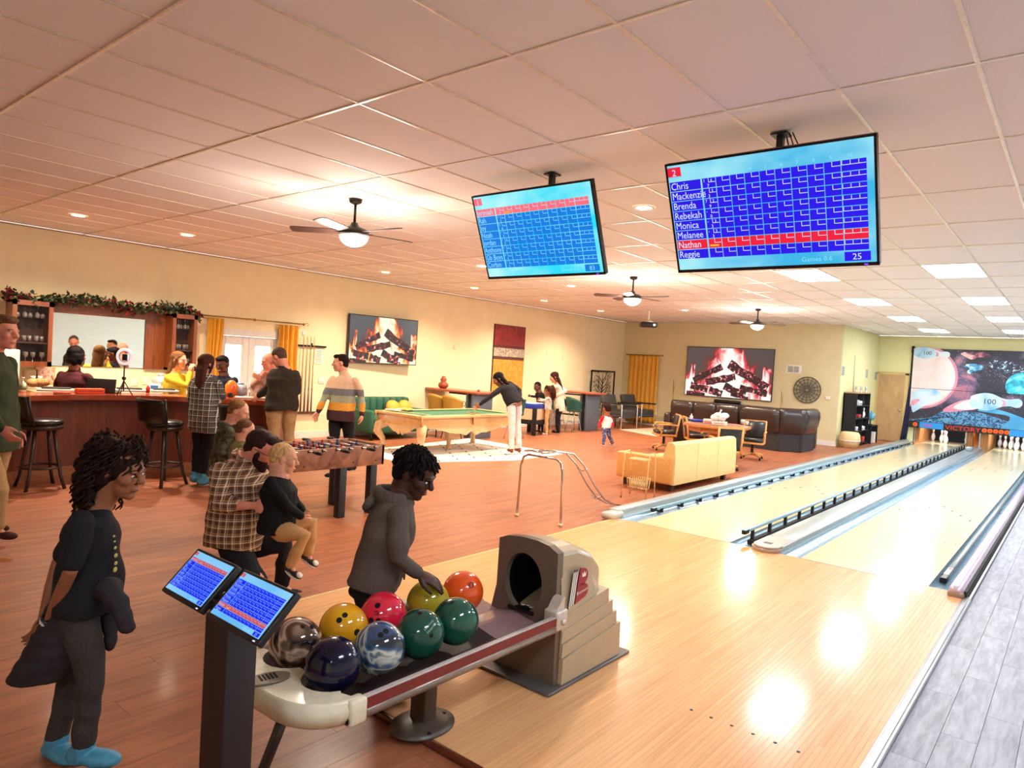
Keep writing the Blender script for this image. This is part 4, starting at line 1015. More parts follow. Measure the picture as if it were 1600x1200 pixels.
for s_, y in ((-1, 5.64), (1, 7.70)): rb.tube([(WX+.08, y, 2.19), (WX+.08, y+s_*.05, 2.22), (WX+.08, y+s_*.09, 2.19), (WX+.08, y+s_*.05, 2.165)], .006, 6)
rb.build('rod', plain('brass', (0, 0, 0)), t, True)
# return air grille, medallion, thermostat
t = thing('vent_grille', 'white double return air grille right of the far fire screen', 'vent', (-6.27, FY-.01, 1.98))
MB().box(-.21, .21, -.004, .01, -.115, .115, b=.004).build('plate', M_white, t)
for k in range(2):
    for j in range(6): MB().box(-.15+k*.16, -.01+k*.16, -.012, -.003, -.08+j*.028, -.064+j*.028).build('slat', plain('slat_grey', (120, 122, 118), .5), t)
t = thing('wall_medallion', 'round grey openwork medallion on the far wall', 'wall decoration', (-5.86, FY-.03, 1.43))
mb = MB(); Rr = .355; MM = T(rot=(PI/2, 0, 0))
M_med = plain('pewter', (92, 90, 82), .5, noise=.2)
for r, w_ in ((Rr, .014), (.28, .007), (.20, .008), (.12, .007), (.05, .02)):
    mb.tube([(r*math.cos(a), 0, r*math.sin(a)) for a in [2*PI*k/40 for k in range(40)]], w_, 6, closed=True)
mb.build('rings', M_med, t)
pr = None
for k in range(16):
    a = 2*PI*k/16
    if pr is None:
        m_ = MB(); m_.tube([(.05, 0, 0), (Rr, 0, 0)], .007, 6)
        for (r0, r1, s_) in ((.06, .12, .012), (.12, .20, .025), (.20, .28, .035), (.28, .35, .045)):
            m_.tube([(r0, 0, 0), ((r0+r1)/2, 0, s_), (r1, 0, 0), ((r0+r1)/2, 0, -s_)], .006, 5, closed=True)
        pr = m_.build('petal', M_med, t)
    else: pr2 = copy_obj(pr, t); pr2.rotation_euler = (0, a, 0)
tag(MB().box(-5.38, -5.26, FY-.025, FY-.0005, 1.21, 1.30, b=.01).box(-5.35, -5.29, FY-.03, FY-.02, 1.24, 1.27).build('thermostat', M_white), 'small white thermostat near the corner of the far wall', 'thermostat')

# ================================================================== left wall things
def wy(px, py, X=WX): p = onX(px, py, X); return p[1], p[2]
# french doors
t = struct(thing('door_2', 'white french doors with bright glass panes behind the bar', 'door', (WX, (DY0+DY1)/2, 0)))
M_doorw = plain('door_white', (226, 226, 222), .45)
fr = MB().box(WX-.12, WX+.02, DY0, DY0+.05, FLZ, DZ).box(WX-.12, WX+.02, DY1-.05, DY1, FLZ, DZ).box(WX-.12, WX+.02, DY0, DY1, DZ-.05, DZ)
fr.box(WX-.01, WX+.02, DY0-.07, DY0, FLZ, DZ+.07).box(WX-.01, WX+.02, DY1, DY1+.07, FLZ, DZ+.07).box(WX-.01, WX+.02, DY0-.07, DY1+.07, DZ, DZ+.07)
fr.build('door_frame', M_doorw, t, True)
ym = (DY0+DY1)/2
for a, b in ((DY0+.05, ym-.004), (ym+.004, DY1-.05)):
    d = MB()
    d.box(WX-.06, WX-.02, a, a+.13, FLZ+.01, DZ-.055, b=.004).box(WX-.06, WX-.02, b-.13, b, FLZ+.01, DZ-.055, b=.004).box(WX-.06, WX-.02, a+.12, b-.12, DZ-.21, DZ-.055).box(WX-.06, WX-.02, a+.12, b-.12, FLZ+.01, .26)
    d = d.build('door_leaf', M_doorw, t, True)
    MB().box(WX-.045, WX-.035, a+.13, b-.13, .26, DZ-.21).build('pane', glass('door_glass', (.95, 1, 1), .02, .12), d, True)
    MB().ball((WX-.0, (b-.06 if a < ym-.1 else a+.06), .95), .025, 10).build('handle', M_steel, d, True)
# outside: pale porch rail and grass beyond the doors
tag(MB().box(-30, WX-.3, -4, 16, -.25, -.15).build('porch_ground', plain('outdoor_ground', (190, 200, 180), .9)), 'pale outdoor ground beyond the french doors', 'ground', kind='structure')
# back bar: two glass cabinets, header, mirror
M_oak = wood('brown_oak', (104, 48, 20), (156, 84, 38), .38, (8, 8, 1), coat=.2)
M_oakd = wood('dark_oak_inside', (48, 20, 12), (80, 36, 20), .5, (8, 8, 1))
t = thing('back_bar', 'oak back bar with two glass cabinets joined by a header round a mirror', 'cabinet', (WX+.16, 4.2, 1.24))
BD = .30
def cabinet(y0, y1, lab):
    c = MB().box(WX, WX+BD, y0, y0+.03, 1.24, 2.16).box(WX, WX+BD, y1-.03, y1, 1.24, 2.16).box(WX, WX+BD, y0, y1, 2.12, 2.16).box(WX, WX+BD, y0, y1, 1.24, 1.28).build('carcass', M_oak, t, True)
    MB().box(WX, WX+.01, y0+.03, y1-.03, 1.28, 2.12).build('back_panel', M_oakd, c, True)
    for z in (1.56,): MB().box(WX+.01, WX+BD-.03, y0+.03, y1-.03, z, z+.02).build('shelf', M_oakd, c, True)
    d = MB().box(WX+BD, WX+BD+.02, y0, y0+.055, 1.24, 2.16).box(WX+BD, WX+BD+.02, y1-.055, y1, 1.24, 2.16).box(WX+BD, WX+BD+.02, y0, y1, 2.09, 2.16).box(WX+BD, WX+BD+.02, y0, y1, 1.24, 1.31).build('door', M_oak, t, True)
    MB().box(WX+BD+.004, WX+BD+.008, y0+.055, y1-.055, 1.31, 2.09).build('pane', glass('cabinet_glass', (.05, .05, .05), .02, .04), d, True)
cabinet(2.93, 3.42, ''); cabinet(5.10, 5.50, '')
MB().box(WX, WX+.06, 3.42, 5.10, 2.03, 2.16).box(WX, WX+.12, 2.9, 5.53, 2.15, 2.185, b=.008).build('header', M_oak, t, True)
MB().box(WX, WX+.05, 4.80, 5.10, 1.24, 2.05).box(WX+.05, WX+.06, 4.93, 4.955, 1.24, 2.03).build('side_panel', M_oak, t, True)
MB().box(WX+.001, WX+.02, 3.44, 4.80, 1.25, 2.03).build('mirror', None or (lambda m: m)(plain('mirror_silver', (240, 246, 236), .02, metal=1.0, noise=0)), t, True)
# garland
mb = MB(); r = random.Random(3); ml = MB(); mr = MB()
gy = [2.86+k*.04 for k in range(70)]
pts = [(WX+.20+.03*math.sin(y*7), y, 2.215+.03*math.sin(y*5+1)+.02*math.sin(y*13)) for y in gy]
mb.tube(pts, .02, 6)
for i in range(1300):
    y = r.uniform(2.86, 5.60); c = Vector((WX+.20+r.uniform(-.10, .10), y, 2.215+.03*math.sin(y*5+1)+r.uniform(-.06, .07)-(.05 if y > 5.45 else 0)))
    d = Vector((r.gauss(0, 1), r.gauss(0, 1), r.gauss(0, 1))).normalized(); x, yy, z = frame_of(d); l = r.uniform(.05, .10); w = l*.33
    red = (r.random() < (.55 if (int(y*2.2) % 3 == 0) else .1))
    (mr if red else ml).add([c, c+d*l*.5+x*w, c+d*l, c+d*l*.5-x*w], [(0, 1, 2, 3)])
t = thing('garland', 'green and red leafy garland draped along the top of the back bar', 'garland', (WX+.2, 4.2, 2.2))
mb.build('stem', plain('garland_stem', (50, 60, 36), .8), t, True)
o = ml.build('leaves', plain('garland_green', (54, 74, 44), .7, noise=.4), t, True); o['kind'] = 'stuff'
o = mr.build('red_flowers', plain('garland_red', (140, 30, 40), .7, noise=.3), t, True); o['kind'] = 'stuff'
tag(MB().lathe([(0, 0), (.035, 0), (.038, .06), (.02, .08), (.03, .12), (0, .13)], 12, (WX+.15, 5.42, 2.187)).build('dark_blue_bottle', plain('bottle_blue', (24, 24, 60), .2)), 'small dark blue bottle on the right top of the back bar', 'bottle')
# stemware and tumblers in the cabinets
M_gl = plain('glassware', (120, 112, 110), .12, spec=1, noise=.3)
g0 = None; kk = 0
def wine(label, loc, grp, kind='wine'):
    t = thing('wine_glass' if kind == 'wine' else 'tumbler', label, 'glass', loc, group=grp)
    if kind == 'wine': MB().lathe([(.028, 0), (.004, .006), (.004, .07), (.028, .09), (.034, .12), (.030, .155), (.028, .155), (.031, .12), (0, .082)], 12).build('glass_body', M_gl, t)
    else: MB().lathe([(0, 0), (.026, 0), (.030, .085), (.027, .085), (.023, .008), (0, .008)], 12).build('glass_body', M_gl, t)
    return t
protos = {}
for (y0, y1, gname, lb) in ((3.0, 3.36, 'left', 'left cabinet of the back bar'), (5.15, 5.44, 'right', 'right cabinet of the back bar')):
    for z, kind, nn, dz in ((1.285, 'wine', 4, 0), (1.585, 'tumbler', 5, 0), (1.90, 'wine', 5, 0)):
        for k in range(nn):
            y = y0+.03+(y1-y0-.06)*k/(nn-1); lab = {1.285: 'stemmed glass on the bottom of the ', 1.585: 'small tumbler on the shelf of the ', 1.90: 'wine glass hanging at the top of the '}[z]+lb; grp = lab.replace('glass', 'glasses', 1).replace('tumbler', 'tumblers', 1).replace('small ', '')
            key = kind
            loc = (WX+.16+.04*(k % 2), y, z if z < 1.8 else 2.075); lab = ('leftmost ', 'second ', 'third ', 'fourth ', 'rightmost ')[k if k < nn-1 else 4]+lab
            if key not in protos: protos[key] = wine(lab, loc, grp, kind); o = protos[key]
            else: o = copy_tree(protos[key], loc, 0, lab, grp)
            if z > 1.8: o.rotation_euler = (PI, 0, 0)
M_rack = None
# cue rack and cues
t = thing('cue_rack', 'dark wall rack bar and base holding pool cues, right of the curtain', 'cue rack', (WX+.04, 7.9, 1.8))
ya, za = wy(463, 543); yb, zb_ = wy(506, 546)
MB().box(WX, WX+.05, 7.55, 8.24, 1.765, 1.80, b=.005).build('top_bar', M_blackm, t, True)
MB().box(WX, WX+.09, 7.50, 8.15, .47, .50, b=.005).build('base_shelf', plain('rack_brown', (64, 34, 26), .5), t, True)
MB().box(WX, WX+.03, 7.545, 7.56, .5, 1.95).build('side_bar', M_blackm, t, True)
tag(MB().box(WX, WX+.02, 7.90, 7.94, 1.80, 1.84).build('rack_hook', M_blackm), 'small black hook on top of the cue rack bar', 'hook')
c0 = None
for k, y in enumerate((7.70, 7.78, 7.86, 7.94)):
    lab = ('leftmost', 'second', 'third', 'rightmost')[k]+' of the four wooden pool cues standing in the wall rack'
    if c0 is None:
        c0 = thing('pool_cue', lab, 'pool cue', (WX+.065, y, .505), group='pool cues in the wall rack')
        MB().tube([(0, 0, .45), (0, 0, 1.45)], [.010, .0062], 8).build('shaft', wood('cue_maple', (176, 130, 78), (206, 162, 104), .3, (6, 6, 1)), c0)
        MB().tube([(0, 0, 0), (0, 0, .46)], [.015, .0105], 8).build('butt', plain('cue_dark', (92, 48, 34), .3), c0)
        MB().tube([(0, 0, 1.45), (0, 0, 1.47)], [.0062, .006], 8).build('tip', plain('cue_tip', (220, 210, 200), .5), c0)
    else: copy_tree(c0, (WX+.065, y, .505), 0, lab)
t = thing('paper_notice', 'white paper notice with small print hanging right of the cues', 'notice', (WX+.01, 8.1, 1.6))
MB().box(WX+.001, WX+.012, 8.00, 8.20, 1.44, 1.745).build('sheet', plain('paper', (240, 236, 222), .8), t, True)
mb = MB(); 
for k in range(8): mb.box(WX+.012, WX+.013, 8.03+.01*(k % 2), 8.17-.012*(k % 3), 1.69-k*.03, 1.70-k*.03)
mb.build('print_lines', plain('print_grey', (140, 136, 130), .8), t, True)
t = thing('light_switch', 'white double light switch plate left of the walking woman', 'switch', (WX+.004, 8.19, 1.11))
MB().box(0, .012, -.07, .07, -.06, .06, b=.004).build('plate', M_white, t)
for s_ in (-.03, .03): MB().box(.012, .02, s_-.015, s_+.015, -.03, .03, b=.003).build('toggle', M_white, t)
t = thing('small_sign', 'tiny white plate on the wall beside the curtain rod end', 'plate', (WX+.004, 7.74, 2.02))
MB().box(0, .01, -.04, .04, -.035, .035, b=.003).build('plate', M_white, t); 
# tall abstract painting
t = thing('painting', 'tall abstract painting, dark red above white streaks and gold', 'painting', (WX+.03, 13.92, 1.8))
def art(name, a, bcol, sc, st): return blob_mat(name, [(.3, a), (.7, bcol)], sc, .5, st)
y0, y1 = 13.30, 14.54
for (z0, z1, mt) in ((2.13, 2.65, art('art_red', (112, 30, 34), (160, 50, 50), 6, 1)), (2.06, 2.13, art('art_dark', (60, 24, 24), (110, 46, 40), 12, 1)), (1.84, 2.06, art('art_white', (90, 66, 56), (236, 222, 200), 9, 3)), (1.76, 1.84, art('art_brown', (64, 36, 28), (110, 70, 48), 10, 1)), (.93, 1.76, art('art_gold', (196, 130, 40), (236, 178, 78), 7, 2))):
    MB().box(WX+.006, WX+.035, y0, y1, z0, z1).build('canvas_band', mt, t, True)
MB().box(WX+.006, WX+.03, y0-.012, y0, .93, 2.66).box(WX+.006, WX+.03, y1, y1+.012, .93, 2.66).box(WX+.006, WX+.03, y0, y1, 2.65, 2.66).build('canvas_edge', plain('art_edge', (70, 34, 28), .6), t, True)
# tree screen
t = thing('tree_screen', 'black framed metal screen with bare tree branches, by the corner', 'screen', (WX+.12, 18.2, 0))
TY0, TY1, TX, TZ = 17.55, 18.90, WX+.25, 1.62
fm = MB()
for (a, b, c, d) in ((TY0, TY0+.05, .0, TZ), (TY1-.05, TY1, .0, TZ), (TY0, TY1, TZ-.05, TZ), (TY0, TY1, .0, .05)): fm.box(TX-.015, TX+.015, a, b, c, d)
fm.build('frame', M_blackm, t, True)
br = MB(); r = random.Random(11)
def grow(p, a, l, w, dep):
    if dep == 0 or l < .05: return
    q = (p[0]+l*math.sin(a), p[1]+l*math.cos(a)); q = (min(max(q[0], TY0+.05), TY1-.05), min(q[1], TZ-.05))
    br.tube([(TX, p[0], p[1]), (TX, (p[0]+q[0])/2+r.uniform(-.02, .02), (p[1]+q[1])/2), (TX, q[0], q[1])], [w, w*.85, w*.7], 5)
    for s_ in ([-1, 1] if dep < 6 else [-1, 1, .2]): grow(q, a+s_*r.uniform(.25, .6), l*r.uniform(.68, .84), w*.68, dep-1)
tc_ = TY0+.64
br.tube([(TX, tc_, .03), (TX, tc_+.03, .4), (TX, tc_-.02, .8), (TX, tc_+.02, 1.2), (TX, tc_, 1.5)], [.034, .028, .022, .014, .006], 6)
for k in range(10):
    for s_ in (-1, 1): grow((tc_+.01*s_, .22+k*.115+.04*(s_ > 0)), s_*r.uniform(.75, 1.2), .21, .013, 4)
br.build('branches', M_blackm, t, True)
for (px, py, lb) in ((955, 585-30, 0), (697, 532, 1), (931, 555, 2)): pass
M_pl = plain('wall_plate', (232, 222, 188), .6)
for y, z, lb in ((11.9, 1.98, 'tiny wall plate between the fire screen and the tall painting'), (16.4, 1.9, 'tiny wall plate high between painting and tree screen'), (15.6, 2.05, 'tiny wall plate right of the tall painting'), (19.1, .95, 'tiny wall plate right of the tree screen')):
    t = thing('wall_plate', lb, 'plate', (WX+.001, y, z)); MB().box(0, .01, -.04, .04, -.05, .05, b=.003).build('plate', M_pl, t)

# lamp strip over the pin decks, behind the mask
t = thing('pin_deck_lamp', 'slim lamp strip over the pin decks behind the sign strip', 'lamp', (-2.3, 24.35, .74))
MB().box(-1.5, 1.5, -.04, .04, -.02, .02, b=.005).build('housing', M_white, t)
ld = bpy.data.lights.new('pin_lamp', 'AREA'); ld.shape = 'RECTANGLE'; ld.size = 3.0; ld.size_y = .08; ld.energy = PIN_W; ld.color = (.95, .98, 1)
lo_ = bpy.data.objects.new('pin_lamp', ld); COL.objects.link(lo_); lo_.location = (-2.3, 24.35, .715); lo_.rotation_euler = (math.radians(58), 0, 0)
# ================================================================== THE BAR
def offset(pts, d):                              # shift an open polyline to its left by d
    out = []
    for i, p in enumerate(pts):
        a = pts[max(i-1, 0)]; b = pts[min(i+1, len(pts)-1)]; t_ = (b[0]-a[0], b[1]-a[1]); l = math.hypot(*t_)
        out.append((p[0]-t_[1]/l*d, p[1]+t_[0]/l*d))
    return out
BZT = .985
fr_ = [onZ(x, y, BZT)[:2] for x, y in ((2, 622), (50, 619.6), (110, 618.6), (175, 618.6), (240, 620), (300, 622), (350, 624.3), (395, 626.7), (420, 628.3))]
t = thing('bar_counter', 'long reddish wooden bar with panelled dark front and pale foot trim', 'bar', (-8.7, 3.4, FLZ))
M_barf = wood('bar_front', (88, 36, 22), (136, 70, 44), .38, (7, 7, .9), coat=.25, gs=2.2)
M_bart = wood('bar_top', (134, 48, 24), (190, 86, 46), .25, (6, .8, 6), coat=.6)
bk_ = offset(fr_, .62); MB().prism(fr_+bk_[::-1], BZT-.035, BZT).build('top', M_bart, t, True)
e1 = offset(fr_, -.012); e2 = offset(fr_, .05); MB().prism(e1+e2[::-1], BZT-.05, BZT+.012).build('front_edge', M_bart, t, True)
f1 = offset(fr_, .22); f2 = offset(fr_, .26)
for i in range(len(f1)-1):
    MB().prism([f1[i], f1[i+1], f2[i+1], f2[i]], FLZ, BZT-.04).build('front_panel', M_barf, t, True)
    a = Vector((*f1[i], 0)); d = (Vector((*f1[i+1], 0))-a).normalized(); nrm = Vector((d.y, -d.x, 0))
    if i: MB().prism([(a+d*-.02+nrm*.008)[:2], (a+d*.02+nrm*.008)[:2], (a+d*.02)[:2], (a-d*.02)[:2]], FLZ, BZT-.05).build('batten', M_barf, t, True)
k1 = offset(fr_, .205); k2 = offset(fr_, .22); MB().prism(k1+k2[::-1], FLZ, .11).build('foot_trim', wood('foot_trim', (140, 84, 52), (176, 116, 76), .4, (6, .8, 6)), t, True)
g1 = offset(fr_, .50); g2 = offset(fr_, .54); MB().prism(g1+g2[::-1], FLZ, BZT-.04).build('back_panel', M_barf, t, True)
MB().prism([f1[-1], g2[-1], (g2[-1][0]+.03, g2[-1][1]+.02), (f1[-1][0]+.03, f1[-1][1]+.02)], FLZ, BZT-.04).build('end_panel', M_barf, t, True)
# bar stools
M_stool = plain('espresso_wood', (44, 26, 20), .4, coat=.2); M_leath = plain('black_leather', (26, 22, 22), .32, bump=.15, nscale=80)
def stool(label, x, y, rz, tmpl=[None]):
    if tmpl[0]: return copy_tree(tmpl[0], (x, y, FLZ), rz, label)
    t = thing('bar_stool', label, 'bar stool', (x, y, FLZ), rz, group='bar stools along the bar'); tmpl[0] = t
    MB().lathe([(0, .71), (.17, .71), (.205, .725), (.21, .75), (.185, .775), (0, .785)], 28).build('seat', M_leath, t)
    MB().lathe([(0, .655), (.15, .655), (.20, .67), (.205, .712), (0, .712)], 28).build('seat_ring', M_stool, t)
    for a in (PI/4, 3*PI/4, 5*PI/4, 7*PI/4):
        c, s = math.cos(a), math.sin(a)
        MB().tube([(.13*c, .13*s, .66), (.17*c, .17*s, .40), (.215*c, .215*s, .15), (.265*c, .265*s, 0)], [.022, .02, .018, .02], 8).build('leg', M_stool, t)
    MB().tube([(.195*math.cos(a), .195*math.sin(a), .24) for a in [2*PI*k/24 for k in range(24)]], .014, 8, closed=True).build('foot_ring', M_stool, t)
    # curved back on the +y side
    for s_ in (-1, 1): MB().tube([(s_*.15, .12, .70), (s_*.20, .165, .85), (s_*.215, .205, 1.045)], [.018, .016, .015], 8).build('back_post', M_stool, t)
    vs = []; n = 8
    for j, z in enumerate((.77, .87, .99, 1.04)):
        for i in range(n+1):
            u = -1+2*i/n; vs.append((u*.215, .19+.02*j+.05*(1-u*u), z))
    for v_ in list(vs): vs.append((v_[0], v_[1]-.035, v_[2]))
    m_ = 4*(n+1); fs = []
    for j in range(3):
        for i in range(n):
            a = j*(n+1)+i; fs += [(a, a+1, a+n+2, a+n+1), (m_+a, m_+a+n+1, m_+a+n+2, m_+a+1)]
    for i in range(n): fs += [(i, m_+i, m_+i+1, i+1), (3*(n+1)+i, 3*(n+1)+i+1, m_+3*(n+1)+i+1, m_+3*(n+1)+i)]
    for j in range(3): a = j*(n+1); fs += [(a, a+n+1, m_+a+n+1, m_+a), (a+n, m_+a+n, m_+a+2*n+1, a+2*n+1)]
    MB().add(vs, fs, 0, True).build('back_pad', M_leath, t)
    return t
stool('dark wooden bar stool at the left end of the bar', *onZ(62, 762, FLZ)[:2], 3.15)
stool('dark wooden bar stool at the bar, left of the woman in black and white plaid', *onZ(254, 757, FLZ)[:2], 3.45)
stool('dark bar stool half hidden behind the two small boys', *onZ(380, 768, FLZ)[:2], 3.4)

# ---- things standing on the bar
def onbar(px, py): return onZ(px, py, BZT+.002)
def bx(name, label, cat, px, py, w, d, h, mat, rz=1.3, extra=None, group=None):
    p = onbar(px, py); t = thing(name, label, cat, p, rz, group=group)
    MB().box(-w/2, w/2, -d/2, d/2, 0, h, b=.006).build('body', mat, t)
    if extra: extra(t, w, d, h)
    return t
M_card = plain('white_card', (232, 226, 214), .7); M_kraft = plain('red_orange_card', (204, 84, 44), .6); M_tan = plain('tan_card', (206, 180, 150), .7)
def food(t, w, d, h): MB().box(-w*.38, w*.38, -d*.35, d*.35, h, h+.02, b=.01).build('contents', plain('dark_food', (40, 30, 30), .6), t)
bx('food_tray', 'white food tray with dark contents, left part of the bar top', 'tray', 88, 611, .42, .26, .03, M_card, extra=food)
bx('food_tray', 'white food tray with dark contents, right of the red cartons', 'tray', 202, 611.5, .40, .26, .03, M_card, extra=food)
bx('food_tray', 'white food tray with dark contents, beside the woman in yellow', 'tray', 256, 612.5, .36, .24, .03, M_card, extra=food)
bx('food_tray', 'long pale tray behind the red cartons in the middle of the bar', 'tray', 153, 606, .5, .2, .03, M_tan, extra=food)
for k, (px, lb) in enumerate(((127, 'left one of the red-orange cartons on the bar edge'), (140, 'middle one of the red-orange cartons on the bar edge'), (153, 'right one of the red-orange cartons on the bar edge'))):
    def ex(t, w, d, h):
        for j in range(3): MB().box(d*0+w/2, w/2+.001, -d*.35+j*.03, -d*.35+j*.03+.02, h*.4, h*.6).build('print', M_maroon, t)
    bx('snack_carton', lb, 'carton', px, 615, .12, .12, .065, M_kraft, 0, ex, 'red cartons on the bar')
bx('sugar_carton', 'flat reddish carton lying at the left end of the bar', 'carton', 97, 616, .18, .1, .03, plain('dull_red_card', (170, 84, 60), .6))
# soap dispenser
p = onbar(35, 613); t = thing('soap_dispenser', 'clear pump dispenser with green label at the left end of the bar', 'dispenser', p)
MB().lathe([(0, 0), (.035, 0), (.038, .02), (.038, .09), (.03, .115), (.012, .125), (.012, .14), (0, .14)], 16).build('bottle', plain('dispenser_clear', (214, 220, 200), .15), t)
MB().lathe([(.0385, .03), (.0385, .085)], 16).build('label', plain('green_label', (106, 140, 92), .5), t)
MB().cyl((0, 0, .14), (0, 0, .175), .006, 8).box(-.012, .045, -.01, .01, .17, .182, b=.003).build('pump', M_white, t)
p = onbar(22, 612); t = thing('cup_stack', 'white stacked cups beside the pump dispenser', 'cups', p)
MB().lathe([(0, 0), (.03, 0), (.04, .10), (.042, .10), (.043, .115), (.036, .115), (0, .10)], 14).build('cup', M_card, t)
# bread bags
for k, (px, lb) in enumerate(((55, 'left bag of bread rolls under the picture on the back counter'), (66, 'right bag of bread rolls under the picture on the back counter'))):
    p = onbar(px, 606); p = (p[0]-.1, p[1], p[2]); t = thing('bread_bag', lb, 'bag', p, .3)
    MB().ball((0, 0, .06), (.07, .08, .06), 14).ball((.04, .05, .07), (.05, .05, .055), 12).build('loaf', plain('bread', (214, 160, 104), .5, noise=.2), t)
    MB().lathe([(.02, .11), (.03, .15), (.012, .13)], 8).build('bag_neck', M_card, t)
p = onbar(113, 607); t = thing('napkin', 'crumpled pale yellow napkin on the bar before the woman in maroon', 'napkin', p)
mb = MB(); r = random.Random(5); g = [[(-.14+.04*i, -.08+.04*j, .02+.07*r.random()*(1 if 1 < i < 5 else .4)) for i in range(8)] for j in range(5)]
mb.add([v for row in g for v in row], [(j*8+i, j*8+i+1, j*8+i+9, j*8+i+8) for j in range(4) for i in range(7)], 0, True).build('cloth', plain('napkin_yellow', (240, 226, 150), .8), t)
# ring light on tripod
rp = at(193, 557, 8.75); b = at(193, 607.5, 8.75); t = thing('ring_light', 'white ring light on a black tripod standing on the bar', 'ring light', (b[0], b[1], BZT), math.radians(39.6))
z0 = rp[2]-BZT
MB().tube([(.088*math.cos(a), 0, z0+.088*math.sin(a)) for a in [2*PI*k/28 for k in range(28)]], .022, 10, closed=True).build('ring', glow('ring_pink_white', (250, 225, 225), .9*SS), t)
MB().tube([(.07*math.cos(a), -.005, z0+.07*math.sin(a)) for a in [2*PI*k/28 for k in range(28)]], .006, 8, closed=True).build('inner_rim', M_black, t)
MB().box(-.03, .03, -.01, .01, z0-.05, z0+.03, b=.004).build('phone_clip', plain('phone_dark', (30, 36, 70), .2), t)
MB().cyl((0, 0, .06), (0, 0, z0-.10), .009).lathe([(.02, .20), (.026, .22), (.02, .24)], 10).build('column', M_black, t)
for a in (.3, 2.4, 4.5): MB().tube([(0, 0, .19), (.11*math.cos(a), .11*math.sin(a), 0)], .007, 6).build('leg', M_black, t)
# laptop screen behind
p = at(158, 592, 8.9); t = thing('laptop', 'open black laptop seen from behind, beside the woman in maroon', 'laptop', (p[0], p[1], BZT), math.radians(50))
MB().box(-.17, .17, -.01, .01, .0, .19, b=.004, M=T(rot=(-.2, 0, 0))).build('lid', M_black, t); MB().box(-.17, .17, 0, .22, 0, .015, b=.004).build('base', M_black, t)
# packets
p = onbar(242, 611); t = thing('snack_packet', 'blue and white packet standing near the woman in yellow', 'packet', p, math.radians(45))
MB().box(-.08, .08, -.02, .02, 0, .11, b=.015).build('packet', plain('packet_white', (220, 228, 236), .4), t); MB().box(-.05, .05, -.024, -.02, .03, .08).build('label', plain('packet_blue', (60, 130, 190), .4), t)
p = onbar(250, 603); t = thing('plastic_bag', 'translucent white plastic bag behind the blue packet', 'bag', p)
MB().ball((0, 0, .08), (.13, .12, .085), 10).lathe([(.03, .15), (.07, .2)], 9).build('bag', plain('bag_white', (214, 216, 222), .3, noise=.15, nscale=18), t)
p = onbar(231, 614); t = thing('sauce_bottle', 'small red sauce bottle beside the blue packet', 'bottle', p)
MB().lathe([(0, 0), (.024, 0), (.026, .07), (.012, .09), (.01, .11), (0, .125)], 12).build('bottle', plain('sauce_red', (190, 50, 40), .3), t); MB().lathe([(.012, .09), (.013, .115), (0, .118)], 10).build('cap', M_white, t)
p = onbar(361, 618.5); t = thing('juice_jug', 'orange juice jug on the bar in front of the smiling woman', 'jug', p)
MB().lathe([(0, 0), (.075, 0), (.085, .05), (.085, .15), (.05, .2), (.03, .22), (0, .225)], 18).build('jug', plain('juice_orange', (232, 120, 44), .3), t)
MB().tube([(.08, 0, .16), (.125, 0, .14), (.12, 0, .07), (.085, 0, .05)], .010, 8).build('handle', plain('juice_orange', (0, 0, 0)), t)
p = onbar(375, 618.5); t = thing('water_jug', 'clear bulging water dispenser with blue lid beside the orange jug', 'jug', p)
MB().lathe([(0, 0), (.06, 0), (.095, .05), (.10, .10), (.075, .15), (.05, .165), (0, .165)], 20).build('jar', plain('jar_clear', (190, 204, 220), .1, spec=1), t)
MB().lathe([(.05, .165), (.05, .185), (0, .19)], 16).build('lid', plain('lid_blue', (130, 170, 220), .3), t)
for k, (px, py, lb) in enumerate(((383, 618, 'white cup on the bar right of the water jug'), (392, 619, 'second white cup right of the water jug'), (402, 620, 'white cup nearest the man in the dark olive sweater'))):
    p = onbar(px, py); t = thing('paper_cup', lb, 'cup', p, group='white cups on the bar'); MB().lathe([(0, 0), (.025, 0), (.035, .08), (.033, .08), (.023, .006), (0, .006)], 14).build('cup', M_card, t)
bx('food_tray', 'flat white tray on the right end of the bar top', 'tray', 391, 622.5, .4, .15, .02, M_card, 1.0)
bx('black_box', 'small black box in front of the orange jug', 'box', 360, 620.5, .06, .05, .06, M_black, 1.0)
# picture on the wall behind the bar, outlets, mirror ledge
p = wy(70, 585); t = thing('picture', 'small reddish collage picture leaning on the wall left of the woman in maroon', 'picture', (WX+.03, p[0], p[1]))
MB().box(-.02, 0, -.13, .13, -.12, .12).build('frame', M_trimw, t); MB().box(0, .003, -.115, .115, -.105, .105).build('print', blob_mat('collage', [(.35, (150, 84, 76)), (.5, (226, 190, 170)), (.65, (190, 120, 110))], 12), t)
p = wy(48, 588); t = thing('picture', 'pale framed card on the wall left of the reddish collage', 'picture', (WX+.03, p[0], p[1]))
MB().box(-.02, 0, -.09, .09, -.10, .10).build('frame', M_trimw, t); MB().box(0, .003, -.075, .075, -.085, .085).build('card', M_tan, t)
for px, py, lb in ((209, 597, 'left wall outlet plate under the mirror'), (228, 595, 'double wall outlet plate under the mirror')):
    p = wy(px, py); t = thing('outlet', lb, 'outlet', (WX+.004, p[0], p[1])); MB().box(0, .010, -.06, .06, -.06, .06, b=.003).build('plate', M_white, t); MB().box(.010, .012, -.03, -.01, -.03, .03).box(.010, .012, .01, .03, -.03, .03).build('socket', M_card, t)
t = thing('back_counter', 'pale counter along the wall behind the bar', 'counter', (WX+.3, 4.0, FLZ))
